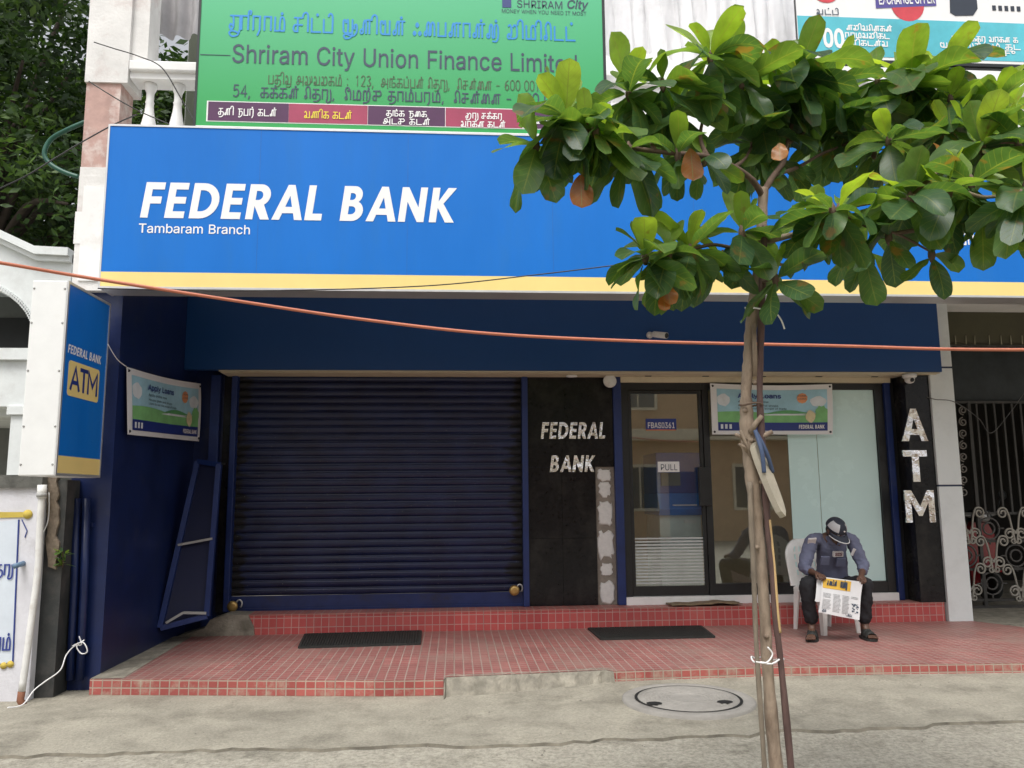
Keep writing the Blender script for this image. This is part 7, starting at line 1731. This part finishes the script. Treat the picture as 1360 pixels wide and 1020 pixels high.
def add_hand(wi, tip, sgn):
    """palm, four bent fingers lying over the front of the paper, thumb behind its edge"""
    w0 = nodes[wi][0]
    fw = (tip-w0).normalized()
    ac_ = V((sgn, 0, 0)); ac_ = (ac_-fw*ac_.dot(fw)).normalized()
    pc = w0+fw*.045
    nodes.append((pc, (.034, .020))); pi_ = len(nodes)-1; edges.append((wi, pi_))
    kn = pc+fw*.045
    for q_, (o_, l_) in enumerate(((-.027, .050), (-.009, .060), (.009, .056), (.027, .044))):
        k0 = kn+ac_*o_
        k1 = k0+(fw*.6+V((0, -.3, -.55))).normalized()*l_*.55
        k2 = k1+V((0, .25, -.95)).normalized()*l_*.5
        b_ = len(nodes); nodes.extend([(k0, .0098), (k1, .0088), (k2, .0075)]); edges.extend([(pi_, b_), (b_, b_+1), (b_+1, b_+2)])
    t0 = pc+ac_*(-.034)+fw*.01; t1 = t0+(fw*.7-ac_*.3+V((0, .1, -.3))).normalized()*.035; t2 = t1+(fw*.8+ac_*.3+V((0, .2, -.5))).normalized()*.028
    b_ = len(nodes); nodes.extend([(t0, .0125), (t1, .0105), (t2, .0085)]); edges.extend([(pi_, b_), (b_, b_+1), (b_+1, b_+2)])
add_hand(10, Lh, 1); add_hand(13, Rh, -1)
def add_foot(ai, toe, sgn):
    an = nodes[ai][0]
    heel = V((an.x, an.y+.035, PZ+.05)); fw = (toe-an); fw.z = 0; fw.normalize(); ac_ = V((0, 0, 1)).cross(fw)
    ball = toe-fw*.045; ball.z = PZ+.045
    b_ = len(nodes); nodes.extend([(heel, .034), (V((an.x, an.y, PZ+.075))+fw*.05, (.036, .034)), (ball, (.042, .022))]); edges.extend([(ai, b_), (ai, b_+1), (b_+1, b_+2)])
    for q_, (o_, l_) in enumerate(((-.034, .046), (-.015, .042), (.002, .037), (.018, .031), (.032, .024))):
        b2 = len(nodes); p0 = ball+ac_*o_*sgn+fw*.02; p1 = p0+fw*l_; p0.z = PZ+.040; p1.z = PZ+.034
        nodes.extend([(p0, .011), (p1, .010 if q_ else .013)]); edges.extend([(b_+2, b2), (b2, b2+1)])
add_foot(16, Lt, 1); add_foot(19, Rt, -1)
body = skin_mesh('body', nodes, edges, M_skin, guard, 2, 0, shape_head)
# ears, eyes, brows, hair
for sg_ in (-1, 1):
    e = hd_+fside*(.079*sg_)-fdir*.005-fup*.012
    mb = MB(); mb.lathe(e, [(.004, -.012), (.024, -.008), (.028, 0), (.022, .008), (.006, .010)], 12, 'x'); mb.build('ear', M_skin, guard)
    e = hd_+fside*(.032*sg_)+fdir*.082+fup*.010
    mb = MB(); mb.lathe(e, [(.002, -.010), (.008, -.007), (.011, 0), (.008, .007), (.002, .010)], 10, 'y'); mb.build('eye', mat('eye_white', (.5, .47, .43), .3), guard)
mb = MB(); vs = []
for j in range(6):
    for i in range(17):
        a_ = R(80+200*i/16); el_ = R(-50+16*j)
        d = (fdir*math.cos(a_)*math.cos(el_)*1.0+fside*math.sin(a_)*math.cos(el_)*.90+fup*math.sin(el_))
        vs.append(hd_+V((0, 0, 0))-fdir*.006+d*.0965)
mb.add(vs, [(j*17+i, j*17+i+1, (j+1)*17+i+1, (j+1)*17+i) for j in range(5) for i in range(16)], True); mb.build('hair', mat('black_hair', (.012, .011, .010), .6, var=.4, scale=60), guard)
# shirt: torso and sleeves
cuffL, cuffR = Lh.lerp(Le, .50), Rh.lerp(Re, .50)
sh_n = [(pel+V((0, 0, .03)), (.175, .13)), (belly, (.165, .132)), (chest, (.178, .132)), (nb+V((0, .012, -.015)), (.098, .082)), (Ls_, (.078, .075)), (Le, .064), (cuffL, .050), (Rs_, (.078, .075)), (Re, .064), (cuffR, .050), (Ls_.lerp(Le, .5), .070), (Rs_.lerp(Re, .5), .070)]
def crease(me):
    for v in me.vertices:
        p = v.co
        k = math.sin(p.x*95+p.z*60+math.sin(p.z*70)*1.5)*math.sin(p.z*48-p.x*30+p.y*22)
        v.co = p+v.normal*(.0048*k+.0042*math.sin(p.z*40+p.x*25)*math.sin(p.x*33-p.y*28))
skin_mesh('shirt', sh_n, [(0, 1), (1, 2), (2, 3), (3, 4), (4, 10), (10, 5), (5, 6), (3, 7), (7, 11), (11, 8), (8, 9)], M_shirt, guard, 3, 0, crease)
mb = MB()
for sg_ in (-1, 1):
    p0 = nb+V((.012*sg_, -.070, -.005)); mb.add([p0+V((0, -.005, -.06)), p0+V((.055*sg_, -.012, -.045)), p0+V((.085*sg_, .05, .035)), p0+V((.045*sg_, .0, .028))], [(0, 1, 2, 3)])
o = mb.build('collar', M_shirt, guard); sm = o.modifiers.new('solid', 'SOLIDIFY'); sm.thickness = .008
# trousers
tr_n = [(pel+V((0, .0, .0)), (.178, .125)), (hipL, .105), (Lk+V((0, .0, .0)), .078), (La+V((0, .0, .03)), .068), (hipR, .105), (Rk, .078), (Ra+V((0, 0, .03)), .068), (hipL.lerp(Lk, .5), .097), (hipR.lerp(Rk, .5), .097), (Lk.lerp(La, .45)+V((0, .01, 0)), .072), (Rk.lerp(Ra, .45)+V((0, .01, 0)), .072)]
skin_mesh('trousers', tr_n, [(0, 1), (1, 7), (7, 2), (2, 9), (9, 3), (0, 4), (4, 8), (8, 5), (5, 10), (10, 6)], M_trou, guard, 3, 0, crease)
# badges
def badge(name, c, rt, upv, w_, h_, m, text=None):
    rt = V(rt).normalized(); upv = V(upv).normalized(); nn = rt.cross(upv)
    c = V(c); mb = MB(); vs = [c-rt*w_/2-upv*h_/2, c+rt*w_/2-upv*h_/2, c+rt*w_/2+upv*h_/2, c-rt*w_/2+upv*h_/2]
    mb.add([v-nn*.02 for v in vs]+[v+nn*.004 for v in vs], [(4, 5, 6, 7), (0, 1, 5, 4), (1, 2, 6, 5), (2, 3, 7, 6), (3, 0, 4, 7)])
    o = mb.build(name, m, guard)
    if text: latin('lettering', text, c-rt*w_*.38-upv*h_*.28+nn*.004, c+rt*w_*.38-upv*h_*.28+nn*.004, h_*.56, mat('badge_ink', (.12, .015, .03), .6), o, bold=.05, normal=tuple(nn))
M_badge = mat('badge_white', (.62, .58, .58), .7)
badge('name_badge', A(1113.5, 736, 7.80), (1, .12, .0), (0, -.25, 1), .105, .052, M_badge, 'SIS')
badge('shoulder_badge', A(1078.5, 719, 7.83), (1, -.35, .1), (0, -.55, .8), .075, .058, M_badge)
badge('shoulder_badge', A(1135, 734, 7.84), (.7, .6, -.1), (.35, -.3, .9), .05, .075, M_badge)
badge('pocket', A(1096, 745, 7.815), (1, .05, 0), (0, -.42, 1), .085, .085, M_shirt)
badge('pocket', A(1117, 747, 7.815), (1, .05, 0), (0, -.42, 1), .085, .085, M_shirt)
# cap
mb = MB(); vs = []; tt = []
cc0 = hd_+fup*.022-fdir*.008
NU, NV = 24, 9
for j in range(NV+1):
    el_ = R(90*j/NV)
    for i in range(NU):
        a_ = 2*math.pi*i/NU
        vs.append(cc0+(fdir*math.cos(a_)*.112+fside*math.sin(a_)*.095)*math.cos(el_)**.8+fup*.098*math.sin(el_))
fs_d = []; fs_g = []
for j in range(NV):
    for i in range(NU):
        f_ = (j*NU+i, j*NU+(i+1) % NU, (j+1)*NU+(i+1) % NU, (j+1)*NU+i)
        a_ = 360*(i+.5)/NU
        (fs_g if ((35 < a_ < 100 or 260 < a_ < 325) and 1 <= j < 6) else fs_d).append(f_)
mb.add(vs, fs_d, True); capo = mb.build('cap', M_cap, guard)
mb = MB(); mb.add(vs, fs_g, True); mb.build('side_panel', M_capgrey, capo)
mb = MB(); vs = []; 
for j in range(7):
    for i in range(15):
        a_ = R(-78+156*i/14); r_ = j/6
        base = fdir*math.cos(a_)*.112+fside*math.sin(a_)*.095
        ext = fdir*(.085*math.cos(a_)**1.0)*r_
        vs.append(cc0+base+ext-fup*(.012+.018*r_*r_+.022*r_*math.sin(a_)**2))
mb.add(vs, [(j*15+i, j*15+i+1, (j+1)*15+i+1, (j+1)*15+i) for j in range(6) for i in range(14)], True)
o = mb.build('brim', M_cap, capo); sm = o.modifiers.new('solid', 'SOLIDIFY'); sm.thickness = .006
mb = MB(); mb.tube(vs[-15:], .005, 6); mb.build('brim_piping', mat('piping_white', (.6, .6, .6), .7), capo)
mb = MB(); p = cc0+fdir*.108+fup*.045+fside*.0; mb.lathe(p, [(.008, -.006), (.008, .002)], 8, 'y'); mb.build('cap_logo', M_badge, capo)
# sandals
for an, toe, sg_ in ((La, Lt, 1), (Ra, Rt, -1)):
    fw = V((toe.x-an.x, toe.y-an.y, 0)).normalized(); ac_ = V((0, 0, 1)).cross(fw)
    c0 = V((an.x, an.y, 0))-fw*.07; Lf = .285
    ol = []
    for i in range(13):
        t = i/12; w_ = (.036+.014*math.sin(math.pi*min(1, t*1.0))+.010*math.sin(math.pi*t**2))*(min(1, t/.07)**.5)*(min(1, (1-t)/.12)**.5)
        ol.append((t*Lf, w_))
    lp = [c0+fw*s_+ac_*w_ for s_, w_ in ol]+[c0+fw*s_-ac_*w_ for s_, w_ in ol[-2:0:-1]]
    n = len(lp)
    mb = MB(); mb.add([V((p.x, p.y, PZ+.002)) for p in lp]+[V((p.x, p.y, PZ+.024)) for p in lp], [tuple(reversed(range(n))), tuple(range(n, 2*n))]+[(i, (i+1) % n, n+(i+1) % n, n+i) for i in range(n)])
    so = mb.build('sandal', M_rubber, guard)
    for (ta, tb, hh) in ((.36, .60, .092), (.58, .80, .074)):
        mb = MB(); vs = []
        for j, t in enumerate((ta, (ta+tb)/2, tb)):
            for i in range(11):
                a_ = math.pi*i/10
                q = c0+fw*(t*Lf+.02*math.sin(a_)*(.5))+ac_*(.052*math.cos(a_))
                vs.append(V((q.x, q.y, PZ+.018+(hh-.0)*math.sin(a_)**.75*(1-.12*j))))
        mb.add(vs, [(j*11+i, j*11+i+1, (j+1)*11+i+1, (j+1)*11+i) for j in range(2) for i in range(10)], True)
        o = mb.build('strap', M_rubber, so); sm = o.modifiers.new('solid', 'SOLIDIFY'); sm.thickness = .006
# newspaper
TLn, TRn, BRn, BLn = A(1092, 766, 7.47), A(1147, 773, 7.45), A(1142, 824, 7.42), A(1087, 813, 7.44)
npaper = thing('newspaper', (TLn+TRn+BRn+BLn)/4, 'open newspaper with yellow header held in the hands of the seated guard', 'newspaper')
def NP(u, v, h=0.0):
    p = BLn.lerp(BRn, u).lerp(TLn.lerp(TRn, u), v)
    return p+V((0, -1, 0))*(h+.020*math.sin(u*5)*(1-v*.6)+.012*math.sin(v*4+u*2))
def psheet(name, m, u0, u1, v0, v1, h, parent=npaper, n=10):
    mb = MB(); mb.add([NP(u0+(u1-u0)*i/n, v0+(v1-v0)*j/n, h) for i in range(n+1) for j in range(n+1)], [(i*(n+1)+j, (i+1)*(n+1)+j, (i+1)*(n+1)+j+1, i*(n+1)+j+1) for i in range(n) for j in range(n)], True); return mb.build(name, m, parent)
M_paper = mat('newsprint', (.70, .71, .72), .8, var=.05)
sheet1 = psheet('front_page', M_paper, 0, 1, 0, 1, 0)
psheet('inner_page', M_paper, -.09, .5, .28, .97, -.02)
psheet('yellow_header', mat('yellow_header_ink', (.72, .44, .06), .7), .03, .72, .70, .97, .003)
M_news = mat('grey_column_ink', (.36, .37, .38), .8, var=.5, scale=120)
mb = MB()
for c_ in range(4):
    for r_ in range(14):
        u0, v0 = .05+c_*.235, .10+r_*.035
        if c_ == 3 and r_ < 8: continue
        if rl.random() < .12: continue
        u1 = u0+.2*rl.uniform(.8, 1)
        mb.add([NP(u0, v0, .003), NP(u1, v0, .003), NP(u1, v0+.014, .003), NP(u0, v0+.014, .003)], [(0, 1, 2, 3)])
mb.build('text_columns', M_news, npaper)
for (sq, u0, v0, u1, hh, pn) in (('cha ai ti_ na.', .12, .80, .36, .035, .007), ('aa pa na. ru', .45, .78, .62, .05, .008), ('la ka ta va i ra na la cha ma ta ka pa', .06, .05, .80, .02, .005)):
    tamil('headline', sq, NP(u0, v0, .006), NP(u1, v0, .006), hh, pn, M_text_dk, npaper, off=.004)
mb = MB()
for k in range(14):
    u0, v0 = .78+rl.uniform(0, .14), .12+rl.uniform(0, .24); w_ = rl.uniform(.02, .05)
    mb.add([NP(u0, v0, .0035+k*.0002), NP(u0+w_, v0, .0035+k*.0002), NP(u0+w_, v0+w_*.8, .0035+k*.0002), NP(u0, v0+w_*.8, .0035+k*.0002)], [(0, 1, 2, 3)])
mb.build('photo_print', M_text_dk, npaper)
